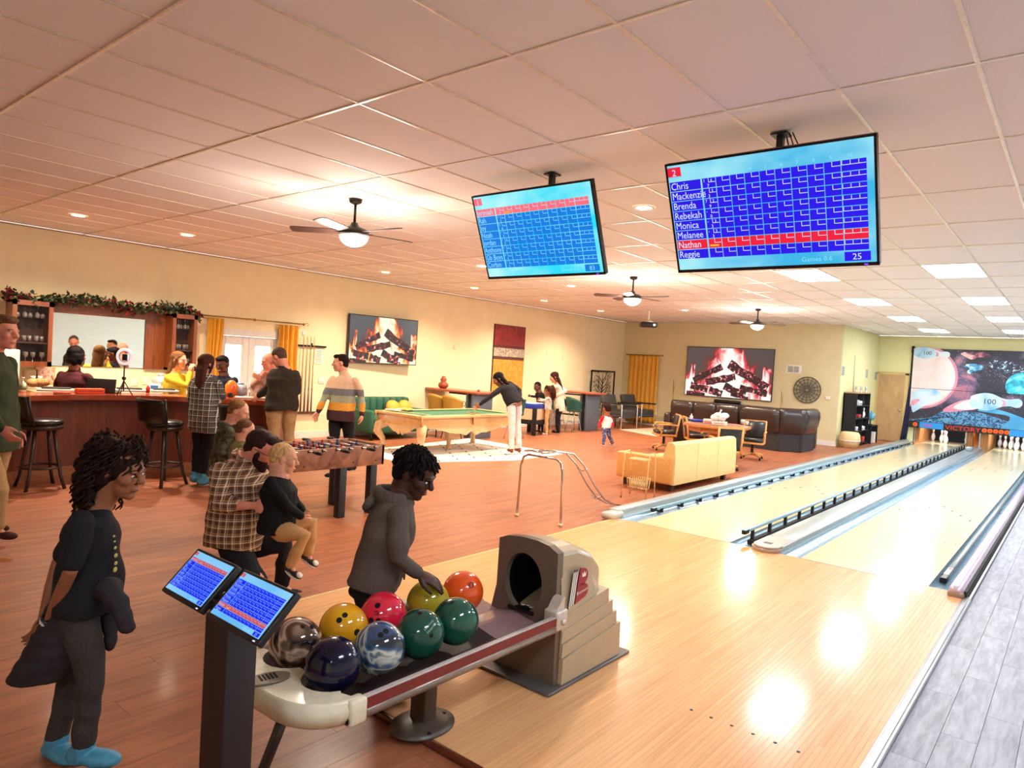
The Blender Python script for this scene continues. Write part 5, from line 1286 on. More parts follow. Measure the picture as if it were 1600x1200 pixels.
MB().box(WX+.02, WX+.5, 3.2, 5.7, FLZ, .86).build('cabinet', M_oak, t, True); MB().box(WX+.02, WX+.53, 3.18, 5.72, .86, .9, b=.006).build('worktop', plain('counter_cream', (220, 200, 170), .4), t, True)
# white fridge / water cooler at far left
p = onX(20, 560, WX+.4); t = thing('water_cooler', 'white upright cooler partly hidden behind the man at the left edge', 'cooler', (WX+.45, p[1]-.18, FLZ))
MB().box(-.2, .2, -.2, .2, 0, 1.5, b=.02).build('cabinet', plain('cooler_white', (232, 226, 210), .35), t); MB().box(.2, .206, -.15, .15, .9, 1.1).build('tap_recess', M_black, t)

# ================================================================== FOOSBALL TABLE
M_fbur = blob_mat('burl_wood', [(.3, (112, 72, 52)), (.5, (146, 98, 72)), (.7, (172, 122, 90))], 6, .5)
FX1, FX0, FA, FB = -5.87, -6.50, 3.56, 4.97; FT, FBM = .715, .50
t = thing('foosball_table', 'brown burl foosball table on dark square legs behind the kneeling man', 'foosball table', ((FX0+FX1)/2, (FA+FB)/2, FLZ))
w = .03
MB().box(FX1-w, FX1, FA, FB, FBM, FT, b=.004).box(FX0, FX0+w, FA, FB, FBM, FT, b=.004).box(FX0, FX1, FA, FA+w, FBM, FT).box(FX0, FX1, FB-w, FB, FBM, FT).build('cabinet', M_fbur, t, True)
MB().box(FX0+w, FX1-w, FA+w, FB-w, FBM+.02, FBM+.05).build('playfield', plain('foos_green', (60, 84, 66), .5), t, True)
for x in (FX1-.085, FX0+.0):
    for y in ((4.40, 4.80) if x > -6.2 else (4.72,)): MB().box(x, x+.085, y, y+.085, FLZ, FBM+.002, b=.004).build('leg', plain('leg_dark_blue', (34, 38, 42), .5), t, True)
M_fr = plain('foos_red', (176, 40, 36), .3); M_fb = plain('foos_blue', (40, 54, 110), .3)
for k in range(8):
    y = FA+.12+k*.165; side = 1 if k % 2 == 0 else -1
    zc = FT-.025
    rd = MB().cyl((FX0-.16 if side < 0 else FX0-.05, y, zc+.01), (FX1+(.20 if side > 0 else .05), y, zc+.01), .008, 8).build('rod', M_steel, t, True)
    hx = FX1+.14 if side > 0 else FX0-.16
    MB().tube([(hx-.06, y, zc+.01), (hx+.0, y, zc+.01), (hx+.06, y, zc+.01)], [.016, .020, .017], 10).build('handle', M_black, rd, True)
    MB().lathe([(.018, 0), (.018, .008), (.008, .008)], 10, M=T((FX1, y, zc+.01), (0, PI/2, 0))).build('bushing', M_black, rd, True)
    np_ = (1, 2, 3, 5, 5, 3, 2, 1)[k]; mt = M_fr if k in (0, 1, 3, 5) else M_fb
    for i in range(np_):
        x = (FX0+FX1)/2+(i-(np_-1)/2)*(.52/max(np_, 1)) if np_ > 1 else (FX0+FX1)/2
        MB().box(x-.018, x+.018, y-.010, y+.010, zc-.055, zc+.02, b=.004).ball((x, y, zc+.035), .014, 8).build('foosball_player', mt, t, True)
for k in range(5): y = FA+.1+k*.3; MB().lathe([(.009, 0), (.007, .004), (0, .005)], 8, M=T((FX1, y, FBM+.05), (0, PI/2, 0))).build('bolt', M_black, t, True)

# ================================================================== POOL TABLE, RUG
rug = [(-9.75, 7.55), (-8.35, 7.45), (-7.62, 9.45), (-7.72, 11.0), (-10.3, 11.15)]
t = thing('pool_rug', 'white rug with short black dashes under the pool table', 'rug', (-9, 9.3, FLZ))
MB().prism(rug, FLZ+.001, FLZ+.012).build('pile', plain('rug_white', (232, 226, 218), .95, noise=.05, bump=.3, nscale=200), t, True)
mb = MB(); r = random.Random(9)
for i in range(9):
    for j in range(8):
        x, y = -10.0+i*.30, 7.7+j*.43+.2*(i % 2)
        ins = all((rug[(k+1) % 5][0]-rug[k][0])*(y-rug[k][1])-(rug[(k+1) % 5][1]-rug[k][1])*(x-rug[k][0]) > .12 for k in range(5))
        if ins: a = .35*(1 if (i+j) % 2 else -1)+PI*.25; d_ = .09; mb.box(-.013, .013, -d_, d_, 0, .001, M=T((x, y, FLZ+.0125), (0, 0, PI/2-.65)))
mb.build('black_dashes', M_black, t, True)['kind'] = 'stuff'
PX0, PX1, PY0, PY1, PT = -9.80, -8.55, 8.02, 10.66, .70
M_oakl = wood('golden_oak', (196, 148, 92), (232, 192, 134), .32, (6, .9, 6), coat=.35)
M_oakp = plain('pale_oak_carved', (224, 186, 136), .32, coat=.35, noise=.12, nscale=12)
t = thing('pool_table', 'ornate light oak pool table with green cloth and carved curved legs', 'pool table', ((PX0+PX1)/2, (PY0+PY1)/2, FLZ))
rw = .13
for (a, b, c, d) in ((PX0, PX0+rw, PY0, PY1), (PX1-rw, PX1, PY0, PY1), (PX0+rw, PX1-rw, PY0, PY0+rw), (PX0+rw, PX1-rw, PY1-rw, PY1)): MB().box(a, b, c, d, PT-.05, PT, b=.012).build('top_rail', M_oakl, t, True)
MB().box(PX0+rw, PX1-rw, PY0+rw, PY1-rw, PT-.05, PT-.025).build('cloth_bed', plain('pool_green', (56, 106, 76), .9, noise=.05), t, True)
ci = rw; 
for (a, b, c, d) in ((PX0+rw, PX0+rw+.045, PY0+.2, PY1-.2), (PX1-rw-.045, PX1-rw, PY0+.2, PY1-.2), (PX0+.2, PX1-.2, PY0+rw, PY0+rw+.045), (PX0+.2, PX1-.2, PY1-rw-.045, PY1-rw)): MB().box(a, b, c, d, PT-.028, PT-.006, b=.008).build('cushion', plain('pool_green2', (50, 96, 68), .9), t, True)
MB().box(PX0+.05, PX1-.05, PY0+.05, PY1-.05, PT-.20, PT-.05, b=.01).build('apron', M_oakl, t, True)
for x in (PX0+.07, PX1-.07):
    for y in (PY0+.07, (PY0+PY1)/2, PY1-.07):
        MB().lathe([(.055, 0), (.055, .002), (0, .002)], 16, (x*.985+(PX0+PX1)/2*.015, y, PT-.001)).build('pocket', M_black, t, True)
        ox = .05 if x > -9.2 else -.05; oy = 0 if abs(y-(PY0+PY1)/2) < .1 else (.05 if y > 9 else -.05)
        l_ = MB()
        for k in range(5): l_.tube([(x+ox*.9+(k-2)*.016, y+oy*.9-(k-2)*.016, PT-.01), (x+ox*.9+(k-2)*.016, y+oy*.9-(k-2)*.016, PT-.11), (x+ox*.4+(k-2)*.010, y+oy*.4, PT-.18)], .010, 6)
        l_.build('pocket_leather', plain('pocket_tan', (206, 160, 120), .5), t, True)
def pleg(x, y, sx, sy):
    pts = [(x, y, PT-.18), (x+sx*.10, y+sy*.10, PT-.27), (x+sx*.115, y+sy*.115, PT-.36), (x+sx*.04, y+sy*.04, PT-.50), (x+sx*.02, y+sy*.02, PT-.60), (x+sx*.07, y+sy*.07, FLZ+.06), (x+sx*.10, y+sy*.10, FLZ+.012)]
    L_ = MB().tube(pts, [.10, .085, .075, .05, .042, .055, .05], 12); L_.ball((x+sx*.08, y+sy*.08, FLZ+.05), (.06, .06, .045), 12); L_.build('leg', M_oakp, t, True)
for x, sx in ((PX0+.16, -1), (PX1-.16, 1)):
    for y, sy_ in ((PY0+.16, -1), (PY1-.16, 1)): pleg(x, y, sx, sy_)
# scrolled brackets under the apron
for (ax, a0, a1, fix) in (('y', PY0+.22, PY1-.22, PX1-.09), ('y', PY0+.22, PY1-.22, PX0+.09), ('x', PX0+.22, PX1-.22, PY0+.09), ('x', PX0+.22, PX1-.22, PY1-.09)):
    n = 16; top = []; bot = []
    for k in range(n+1):
        u = k/n; a = a0+(a1-a0)*u; dz = .03+.16*(abs(math.sin(2*PI*u))**.7)*(1 if .12 < u < .88 else .5)*(.55+.45*math.cos(2*PI*(u-.5)))+(.07 if abs(u-.5) < .08 else 0)
        top.append((a, PT-.20)); bot.append((a, PT-.20-dz))
    MB().prism(top+bot[::-1], fix-.02, fix+.02, M=YZ if ax == 'y' else XZ).build('scroll_bracket', M_oakp, t, True)
MB().lathe([(.05, 0), (.06, .03), (.04, .09), (.05, .2), (.08, .3), (.05, .42), (.06, .5)], 14, (-9.2, 9.35, FLZ+.012)).build('centre_leg', M_oakp, t, True)
def ptb(px, py): return onZ(px, py, PT-.02)
p = ptb(736, 640); t = thing('ball_triangle', 'wooden triangle rack lying on the pool table near the woman\'s hand', 'rack', (-9.0, 9.75, PT-.024), .4)
MB().tube([(.14*math.cos(a), .14*math.sin(a), .012) for a in (0, 2*PI/3, 4*PI/3)], .012, 6, closed=True).build('triangle', M_oakl, t)
t = thing('pool_cue', 'pool cue lying across the near rail of the pool table', 'pool cue', (-9.25, 8.12, PT+.012), -.15)
MB().tube([(-.45, 0, 0), (.6, .25, 0)], [.012, .006], 8).build('shaft', plain('cue_pale', (226, 204, 160), .3), t)
for x, y, lb in ((-9.62, 8.30, 'white box on the far left rail of the pool table'), (-9.66, 8.62, 'yellow printed box on the left rail of the pool table')):
    t = thing('small_box', lb, 'box', (x, y, PT+.001), .3); MB().box(-.1, .1, -.12, .12, 0, .03, b=.004).build('box', M_card if 'white' in lb else plain('box_yellow', (236, 200, 110), .5), t)
    MB().box(-.06, .06, -.08, .08, .030, .031).build('print', plain('box_print', (200, 120, 70), .6), t)

# ================================================================== green sofa with cushions
t = thing('sofa', 'dark green velvet sofa with channelled back against the left wall', 'sofa', (WX+.5, 9.75, FLZ))
M_vel = plain('green_velvet', (34, 92, 72), .7, noise=.15, nscale=10)
SY0, SY1 = 8.75, 10.4
for k in range(8): y = SY0+.1+(SY1-SY0-.2)*k/8; MB().box(WX+.10, WX+.30, y+.004, y+(SY1-SY0-.2)/8-.004, .34, .80, b=.05).build('back_channel', M_vel, t, True)
MB().box(WX+.05, WX+.18, SY0+.05, SY1-.05, .12, .80, b=.05).build('back', M_vel, t, True)
for k in range(2): y = SY0+.1+k*(SY1-SY0-.2)/2; MB().box(WX+.28, WX+.92, y+.005, y+(SY1-SY0-.2)/2-.005, .30, .44, b=.04).build('seat_cushion', M_vel, t, True)
MB().box(WX+.1, WX+.9, SY0+.05, SY1-.05, .12, .32, b=.02).build('base', M_vel, t, True)
for y in (SY0, SY1-.12): MB().box(WX+.08, WX+.9, y, y+.12, .12, .58, b=.045).build('armrest', M_vel, t, True)
for x in (WX+.15, WX+.85):
    for y in (SY0+.08, SY1-.08): MB().cyl((x, y, .13), (x, y, FLZ), .02, 8).build('leg', M_blackm, t, True)
M_must = plain('mustard_velvet', (222, 164, 58), .6, noise=.1)
for y, lb in ((9.75, 'left mustard cushion on the green sofa'), (10.08, 'right mustard cushion on the green sofa')):
    t = thing('cushion', lb, 'cushion', (WX+.45, y, .46), group='mustard cushions on the green sofa'); MB().ball((0, 0, .14), (.09, .19, .17), 14, M=T(rot=(0, -.4, 0))).build('cover', M_must, t)

# ================================================================== pub tables at the left wall
M_slate = plain('slate_panel', (92, 104, 116), .5); M_pubt = wood('pub_top', (150, 66, 44), (196, 104, 74), .35, (.9, 6, 6), coat=.3)
def pub(y0, lab, x1=-10.05, w_=.75):
    t = thing('pub_table', lab, 'table', (-10.9, y0+w_/2, FLZ))
    MB().box(WX+.02, x1, y0, y0+w_, .965, 1.01, b=.006).build('top', M_pubt, t, True)
    MB().box(x1-.42, x1-.36, y0+.1, y0+w_-.1, FLZ, .965).box(x1-.22, x1-.16, y0+.05, y0+w_-.05, FLZ, .965, b=.01).build('end_panel', M_slate, t, True)
    s = MB()
    for k in range(14):
        a = random.Random(k+int(y0)).uniform(0, 6.28); cx = WX+.25+k*.085; s.tube([(cx+.06*math.cos(q), y0+w_-.04, .55+.12*math.sin(k*2)+.06*math.sin(q)) for q in [2*PI*j/8 for j in range(8)]], .008, 5, closed=True)
    s.box(WX+.1, x1-.4, y0+w_-.05, y0+w_-.03, .88, .92).box(WX+.1, x1-.4, y0+w_-.05, y0+w_-.03, .30, .34)
    s.build('metal_lattice', M_blackm, t, True)
    return t
pub(11.0, 'reddish pub table with slate end panel holding the vase')
pub(15.55, 'reddish pub table near the tree screen, behind the woman in white', -10.1)
t = thing('vase', 'small terracotta double-bulb vase on the pub table', 'vase', (-11.35, 11.25, 1.012))
MB().lathe([(0, 0), (.07, 0), (.12, .05), (.11, .11), (.055, .15), (.075, .19), (.06, .235), (.035, .25), (.05, .28), (.04, .28), (.02, .25), (0, .25)], 20).build('body', plain('terracotta', (150, 66, 44), .5), t)
t = thing('red_candle', 'tiny red object at the right end of the first pub table', 'candle', (-10.2, 11.2, 1.012)); MB().lathe([(0, 0), (.03, 0), (.03, .05), (0, .05)], 10).build('body', plain('candle_red', (190, 50, 40), .4), t)
# shell chairs
def shell_chair(label, x, y, rz, col, sh=.62, grp=None):
    t = thing('shell_chair', label, 'chair', (x, y, FLZ), rz, group=grp); mt = plain('shell_'+col[0], col[1], .55)
    vs = []; n = 12; k = 7
    for j in range(k):
        v = j/(k-1)
        for i in range(n+1):
            a = -PI*.62+PI*1.24*i/n; rr = .20+.05*v; h_ = .36*v*(.62+.38*math.cos(a*.8))
            vs.append((rr*math.sin(a), rr*math.cos(a)*.95, sh+h_))
    mb = MB().add(vs, [(j*(n+1)+i, j*(n+1)+i+1, (j+1)*(n+1)+i+1, (j+1)*(n+1)+i) for j in range(k-1) for i in range(n)], 0, True)
    o = mb.build('back_shell', mt, t); o.modifiers.new('s', 'SOLIDIFY').thickness = .03
    MB().lathe([(0, sh-.03), (.19, sh-.02), (.21, sh+.02), (.18, sh+.05), (0, sh+.06)], 20).build('seat', mt, t)
    for a in (.8, 2.35, 3.9, 5.5): MB().tube([(.1*math.cos(a), .1*math.sin(a), sh-.02), (.22*math.cos(a), .22*math.sin(a), 0)], .011, 6).build('leg', M_steel if col[0] == 'teal' else M_blackm, t)
    MB().tube([(.165*math.cos(a), .165*math.sin(a), .25) for a in [2*PI*q/16 for q in range(16)]], .008, 6, closed=True).build('foot_ring', M_steel if col[0] == 'teal' else M_blackm, t)
    return t
MU = ('mustard', (176, 132, 50)); TE = ('teal', (28, 84, 78))
for px, lb in ((684, 'left mustard shell stool at the first pub table'), (708, 'right mustard shell stool at the first pub table')):
    p = onY(px, 630, 10.72); shell_chair(lb, p[0], 10.72, PI, MU, .58, 'mustard shell stools at the pub table')
for (x, y, rz, lb) in ((-10.35, 15.15, PI*.9, 'teal shell stool on chrome legs right of the woman in white'), (-9.95, 12.2, -PI*.5, 'teal shell stool behind the leaning woman'), (-10.9, 15.2, PI, 'teal shell stool half hidden behind the woman in white')): shell_chair(lb, x, y, rz, TE, .55, 'teal shell stools')
# air hockey table
p = onZ(828, 626, .78); t = thing('air_hockey_table', 'small blue and white air hockey table with a pale side panel', 'game table', (-10.42, 13.45, FLZ), .15)
MB().box(-.27, .27, -.35, .35, .64, .76, b=.015).build('blue_rim', plain('hockey_blue', (40, 70, 180), .35), t)
MB().box(-.23, .23, -.30, .30, .755, .765).build('playing_surface', M_white, t)
MB().box(-.25, .25, -.33, .33, .36, .64).build('side_panel', plain('hockey_panel', (236, 208, 170), .5), t)
for sx_ in (-1, 1):
    for sy_ in (-1, 1): MB().box(sx_*.25-.05, sx_*.25+.05, sy_*.33-.03, sy_*.33+.03, 0, .66, b=.005).build('leg', M_blackm, t)
MB().box(-.28, .28, -.37, .37, .26, .37, b=.01).build('black_base', M_blackm, t)

# ================================================================== grey lounge chairs
M_greyl = plain('charcoal_fabric', (66, 66, 66), .7, noise=.12)
def lounge(label, x, y, rz, tm=[None]):
    if tm[0]: return copy_tree(tm[0], (x, y, FLZ), rz, label, scale=1.15)
    t = thing('lounge_chair', label, 'armchair', (x, y, FLZ), rz, group='grey lounge chairs by the corner'); tm[0] = t; t.scale = (1.15,)*3
    MB().box(-.27, .27, -.30, .30, .33, .47, b=.03).box(-.27, .27, -.30, .30, .27, .35, b=.02).build('seat', M_greyl, t)
    MB().box(-.27, .27, -.05, .07, 0, .42, b=.03, M=T((0, .30, .42), (-.28, 0, 0))).build('backrest', M_greyl, t)
    for s_ in (-1, 1):
        MB().tube([(s_*.32, -.32, 0), (s_*.32, -.32, .60), (s_*.32, .34, .60), (s_*.32, .36, 0)], .016, 8).build('side_frame', M_alum, t)
        MB().box(s_*.32-.03, s_*.32+.03, -.30, .32, .605, .635, b=.01).build('arm_pad', M_black, t)
    MB().cyl((-.32, -.25, .28), (.32, -.25, .28), .013).cyl((-.32, .25, .28), (.32, .25, .28), .013).build('cross_bar', M_alum, t)
    return t
p = onZ(962, 669, FLZ); lounge('grey lounge chair behind the toddler, left one by the corner', p[0], p[1]+.15, 1.45)
p = onZ(1001, 665, FLZ); lounge('grey lounge chair in front of the far curtain, right one', p[0]+.1, p[1]-.35, 1.45)
t = thing('pale_rug', 'pale rug on the red floor before the grey lounge chairs', 'rug', (-9.2, 17, FLZ)); q = [onZ(x, y, FLZ)[:2] for x, y in ((968, 671.5), (1024, 682), (1045, 681), (1040, 668))]
MB().prism(q, FLZ+.001, FLZ+.01).build('pile', plain('rug_cream', (226, 200, 178), .95), t, True)

# ================================================================== leather sectional seen from behind
M_lea = plain('dark_brown_leather', (50, 38, 36), .3, noise=.12, nscale=7, bump=.08, coat=.15); M_skirt = plain('skirt_fabric', (44, 42, 44), .7)
t = thing('sectional_sofa', 'dark brown leather sectional recliner sofa seen from behind', 'sofa', (-6.8, 17.2, FLZ))
def back_sec(a, b, dirn, z1=1.0, nm='back_section', seat=True):
    """one backrest between floor points a and b; dirn = unit vector towards the seat side"""
    a = Vector((*a, 0)); b = Vector((*b, 0)); e = (b-a).normalized(); L_ = (b-a).length; dv = Vector((*dirn, 0))
    prof = [(.10, .34), (.02, .45), (-.03, .62), (-.06, .80), (-.04, .93), (.02, z1), (.12, z1+.01), (.17, z1-.06), (.20, .62), (.24, .34)]
    vs = []; n = 6
    for i in range(n+1):
        u = .012+(L_-.024)*i/n; sag = -.012*(1-(2*i/n-1)**4)
        for d_, z in prof: vs.append(a+e*u+dv*(d_+(sag if d_ < .05 else 0))+Vector((0, 0, z)))
    k = len(prof)
    fs = [(i*k+j, i*k+(j+1) % k, (i+1)*k+(j+1) % k, (i+1)*k+j) for i in range(n) for j in range(k)]+[tuple(range(k)), tuple(n*k+j for j in range(k-1, -1, -1))]
    o = MB().add(vs, fs, 0, True).build(nm, M_lea, t, True)
    MB().tube([a+e*.012+dv*-.052+Vector((0, 0, .885)), b-e*.012+dv*-.052+Vector((0, 0, .885))], .006, 6).build('seam', M_lea, o, True)
    c = [a+dv*.06, b+dv*.06, b+dv*.10, a+dv*.10]
    MB().add([p+Vector((0, 0, z)) for z in (FLZ+.01, .40) for p in c], [(0, 1, 5, 4), (1, 2, 6, 5), (2, 3, 7, 6), (3, 0, 4, 7), (0, 3, 2, 1), (4, 5, 6, 7)]).build('skirt', M_skirt, t, True)
    if seat:
        c = [a+e*.01+dv*.2, b-e*.01+dv*.2, b-e*.01+dv*.95, a+e*.01+dv*.95]
        MB().add([p+Vector((0, 0, z)) for z in (.03, .46) for p in c], [(0, 1, 5, 4), (1, 2, 6, 5), (2, 3, 7, 6), (3, 0, 4, 7), (0, 3, 2, 1), (4, 5, 6, 7)]).build('seat_block', M_lea, t, True)
YS = 16.75
xs = [onY(px, 660, YS)[0] for px in (1047, 1081, 1117, 1154)]
for a, b in zip(xs[:-1], xs[1:]): back_sec((a, YS), (b, YS), (0, 1), .97)
pA = (xs[-1]+.03, YS-.05); pB = (onY(1216, 690, 16.60)[0], 16.60); pC = onZ(1257, 706, FLZ)[:2]; pC = (-5.02, 16.95); pD = (-5.0, 17.9); pE = (-5.02, 18.62)
back_sec(pA, pB, (0, 1), .99, seat=False)
dv = Vector((-(pC[1]-pB[1]), pC[0]-pB[0])).normalized(); back_sec(pB, pC, (dv.x, dv.y), 1.0, seat=False)
back_sec(pC, pD, (-1, 0), 1.0); 
MB().box(xs[0]-.24, xs[0]-.02, YS+.05, YS+1.0, FLZ+.02, .62, b=.06).build('armrest', M_lea, t, True)
MB().box(pE[0]-1.0, pE[0]-.03, pD[1]+.02, pD[1]+.25, FLZ+.02, .62, b=.06).build('armrest', M_lea, t, True)
# thin gold stems either side of the far screen
for (px, y0_, y1_, lb) in ((1053, 592, 622, 'thin gold standing stem left of the far fire screen'), (1222, 610, 634, 'thin gold standing stem below the round medallion')):
    a = onY(px, y0_, 19.5); t = thing('gold_stem', lb, 'decoration', (a[0], 19.5, FLZ)); MB().tube([(0, 0, .02), (.01, 0, a[2]*.6), (-.01, 0, a[2])], [.016, .02, .008], 6).tube([(0.01, 0, a[2]*.7), (.05, 0, a[2]*.95)], [.008, .004], 5).build('stem', plain('brass', (0, 0, 0)), t); MB().lathe([(.09, 0), (.09, .015), (0, .02)], 14).build('base', M_blackm, t)
a = onY(1135, 628, 19.6); t = thing('soundbar', 'black soundbar just below the far fire screen', 'speaker', (a[0], 19.65, a[2])); MB().box(-.38, .38, -.06, .1, -.04, .05, b=.01).build('body', M_black, t)
MB().box(-.45, .45, -.15, .12, -a[2]-.0+FLZ+.0, -.045).build('stand', M_blackm, t)

# ================================================================== card table, chairs
M_oakt = wood('honey_oak', (180, 108, 52), (222, 152, 88), .35, (5, 1, 5), coat=.3)
p = (-5.55, 13.15); t = thing('card_table', 'octagonal honey oak card table before the sectional sofa', 'table', (*p, FLZ), .2)
oc = lambda r: [(r*math.cos(PI/8+PI*k/4), r*math.sin(PI/8+PI*k/4)) for k in range(8)]
MB().prism(oc(.66), .70, .745).build('top', M_oakt, t); MB().prism(oc(.56), .60, .70).build('apron', M_oakt, t); MB().prism(oc(.52), .745, .747).build('felt', plain('tan_leather_top', (150, 92, 60), .6), t)
MB().lathe([(.30, 0), (.30, .05), (.1, .1), (.07, .3), (.12, .5), (.2, .6)], 8).build('pedestal', M_oakt, t)
for k in range(4): a = PI/4+k*PI/2; MB().tube([(.1*math.cos(a), .1*math.sin(a), .12), (.42*math.cos(a), .42*math.sin(a), .03)], [.05, .035], 8).build('foot', M_oakt, t)
TT = .748
def ontab(px, py): return onZ(px, py, FLZ+TT)
M_vinyl = plain('black_vinyl', (30, 30, 36), .28, coat=.3); M_oakc = wood('chair_oak', (206, 142, 74), (240, 184, 108), .4, (4, 4, 4))
def game_chair(label, x, y, rz, tm=[None]):
    if tm[0]: return copy_tree(tm[0], (x, y, FLZ), rz, label)
    t = thing('game_chair', label, 'chair', (x, y, FLZ), rz, group='castered chairs round the card table'); tm[0] = t
    MB().box(-.26, .26, -.25, .25, .43, .53, b=.04).build('seat', M_vinyl, t)
    MB().box(-.28, .28, -.26, .27, .385, .435, b=.01).build('seat_frame', M_oakc, t)
    MB().box(-.23, .23, -.04, .03, 0, .42, b=.03, M=T((0, .27, .52), (-.12, 0, 0))).build('backrest', M_vinyl, t)
    bf = MB()
    for s_ in (-1, 1): bf.tube([(s_*.255, .25, .38), (s_*.255, .28, .60), (s_*.255, .34, .95)], .024, 8)
    bf.box(-.25, .25, -.02, .02, 0, .05, M=T((0, .335, .91))).build('back_frame', M_oakc, t)
    for s_ in (-1, 1):
        MB().tube([(s_*.28, .28, .68), (s_*.30, .0, .69), (s_*.30, -.22, .68)], [.022, .026, .028], 8).build('armrest', M_oakc, t)
        MB().tube([(s_*.29, -.17, .68), (s_*.30, -.24, .60), (s_*.28, -.12, .50), (s_*.28, -.16, .40)], .022, 8).build('arm_support', M_oakc, t)
    MB().cyl((0, 0, .14), (0, 0, .40), .035).build('column', M_black, t)
    for k in range(4):
        a = PI/4+k*PI/2; f = MB().tube([(0, 0, .14), (.18*math.cos(a), .18*math.sin(a), .125), (.31*math.cos(a), .31*math.sin(a), .09)], [.04, .035, .03], 8).build('base_foot', M_oakc, t)
        MB().lathe([(.028, -.012), (.028, .012)], 12, M=T((.31*math.cos(a), .31*math.sin(a), .03), (PI/2, 0, a))).cyl((.31*math.cos(a), .31*math.sin(a), .04), (.31*math.cos(a), .31*math.sin(a), .09), .01, 6).build('caster', M_blackm, f)
    return t
def gpos(px, py): return onZ(px, py, FLZ)[:2]
for (px, py, look, lb) in ((1036, 703, -.88, 'castered oak armchair at the left of the card table'), (1087, 711, 2.2, 'castered oak armchair back to back with the left one, behind the loveseat'), (1131, 733, -2.45, 'castered oak chair whose black back faces the camera'), (1174, 717, .23, 'castered oak armchair at the right of the card table')):
    x, y = gpos(px, py); g_ = game_chair(lb, x, y, look); g_.scale = (.84,)*3
p = gpos(1063, 683); 
t = thing('navy_bin', 'dark round bin with pale rim behind the left armchair', 'bin', (*gpos(1062, 694), FLZ)); MB().lathe([(0, 0), (.16, 0), (.20, .62), (.20, .64), (.17, .62), (.14, .03), (0, .03)], 20).build('bin', M_black, t); MB().lathe([(.19, .62), (.205, .645), (.19, .655)], 20, caps=False).build('rim', plain('rim_pale', (170, 180, 200), .4), t)
# table things
def tabthing(nm, lb, cat, px, py, prof, mat): 
    p = ontab(px, py); t = thing(nm, lb, cat, p); MB().lathe(prof, 16).build('body', mat, t); return t
p = ontab(1124, 664); t = thing('plastic_bag', 'bunched white plastic bag on top of a white box on the card table', 'bag', (p[0], p[1], p[2]+.0705))
r = random.Random(4); mb = MB()
for k in range(7): mb.ball((r.uniform(-.11, .11), r.uniform(-.08, .08), .06+r.uniform(-.01, .07)), (r.uniform(.05, .1), r.uniform(.05, .1), r.uniform(.04, .08)), 8)
mb.tube([(0, 0, .13), (.0, 0, .19), (.02, 0, .23)], [.03, .012, .02], 7).build('bag', plain('bag_white2', (244, 244, 244), .4), t)
t = thing('white_box', 'white box under the plastic bag on the card table', 'box', p, .3); MB().box(-.14, .14, -.1, .1, 0, .07, b=.005).build('box', M_white, t); MB().box(-.1, .1, -.101, -.1, .02, .05).build('print', M_tan, t)
tabthing('soap_bottle', 'small white pump bottle at the left of the card table', 'bottle', 1080, 656, [(0, 0), (.035, 0), (.035, .08), (.012, .1), (.012, .13), (0, .13)], M_white)
p = ontab(1091, 659); t = thing('wipes_packet', 'flat blue packet on the card table', 'packet', p, .3); MB().box(-.16, .16, -.08, .08, 0, .05, b=.02).build('packet', plain('packet_blue2', (40, 60, 180), .4), t)
p = ontab(1107, 661); t = thing('tissue_box', 'small white and pink box right of the blue packet', 'box', p, .3); MB().box(-.1, .1, -.07, .07, 0, .08, b=.005).build('box', M_card, t); MB().box(-.08, .08, -.071, -.07, .01, .04).build('print', plain('pinkish', (230, 130, 120), .5), t)
tabthing('tumbler', 'clear tumbler at the right side of the card table', 'glass', 1160, 663, [(0, 0), (.03, 0), (.04, .1), (.037, .1), (.028, .01), (0, .01)], plain('tumbler_grey', (190, 198, 206), .1))
tabthing('paper_cup', 'small white cup at the right edge of the card table', 'cup', 1167, 664, [(0, 0), (.025, 0), (.033, .08), (.03, .08), (.02, .006), (0, .006)], M_card)

# ================================================================== cream loveseat, wire side table, bowling ramp
M_crm = plain('butter_leather', (240, 208, 138), .42, noise=.04, nscale=6, coat=.15)
t = thing('loveseat', 'cream leather loveseat with its back to the lanes', 'sofa', (-4.85, 10.2, FLZ))
LX, LY0, LY1 = -4.40, 9.05, 11.28
pf = [(LX, .09), (LX+.0, .45), (LX-.02, .66), (LX-.06, .69), (LX-.14, .69), (LX-.22, .40), (LX-.24, .30), (LX-.24, .09)]
MB().prism(pf, LY0+.0, LY1, M=Matrix(((1, 0, 0, 0), (0, 0, 1, 0), (0, 1, 0, 0), (0, 0, 0, 1)))).build('back', M_crm, t, True)
for k in (1, 2): y = LY0+(LY1-LY0)*k/3; MB().box(LX-.001, LX+.002, y-.003, y+.003, .10, .66).build('seam', plain('seam_tan', (226, 192, 124), .5), t, True)
M_crm2 = plain('butter_leather2', (232, 176, 104), .42, coat=.15)
for y in (LY0-.02, LY1-.15): MB().box(LX-.95, LX-.03, y, y+.17, .09, .475, b=.03).build('armrest', M_crm2, t, True)
for k in range(2): y = LY0+.16+k*(LY1-LY0-.32)/2; MB().box(LX-.92, LX-.2, y+.004, y+(LY1-LY0-.32)/2-.004, .22, .36, b=.04).build('seat_cushion', M_crm, t, True)
MB().box(LX-.9, LX-.2, LY0+.1, LY1-.1, .09, .23).build('base', M_crm2, t, True)
for x in (LX-.12, LX-.85):
    for y in (LY0+.15, LY1-.2): MB().box(x-.03, x+.03, y-.04, y+.04, FLZ, .095).build('leg', plain('leg_brown', (60, 36, 34), .5), t, True)
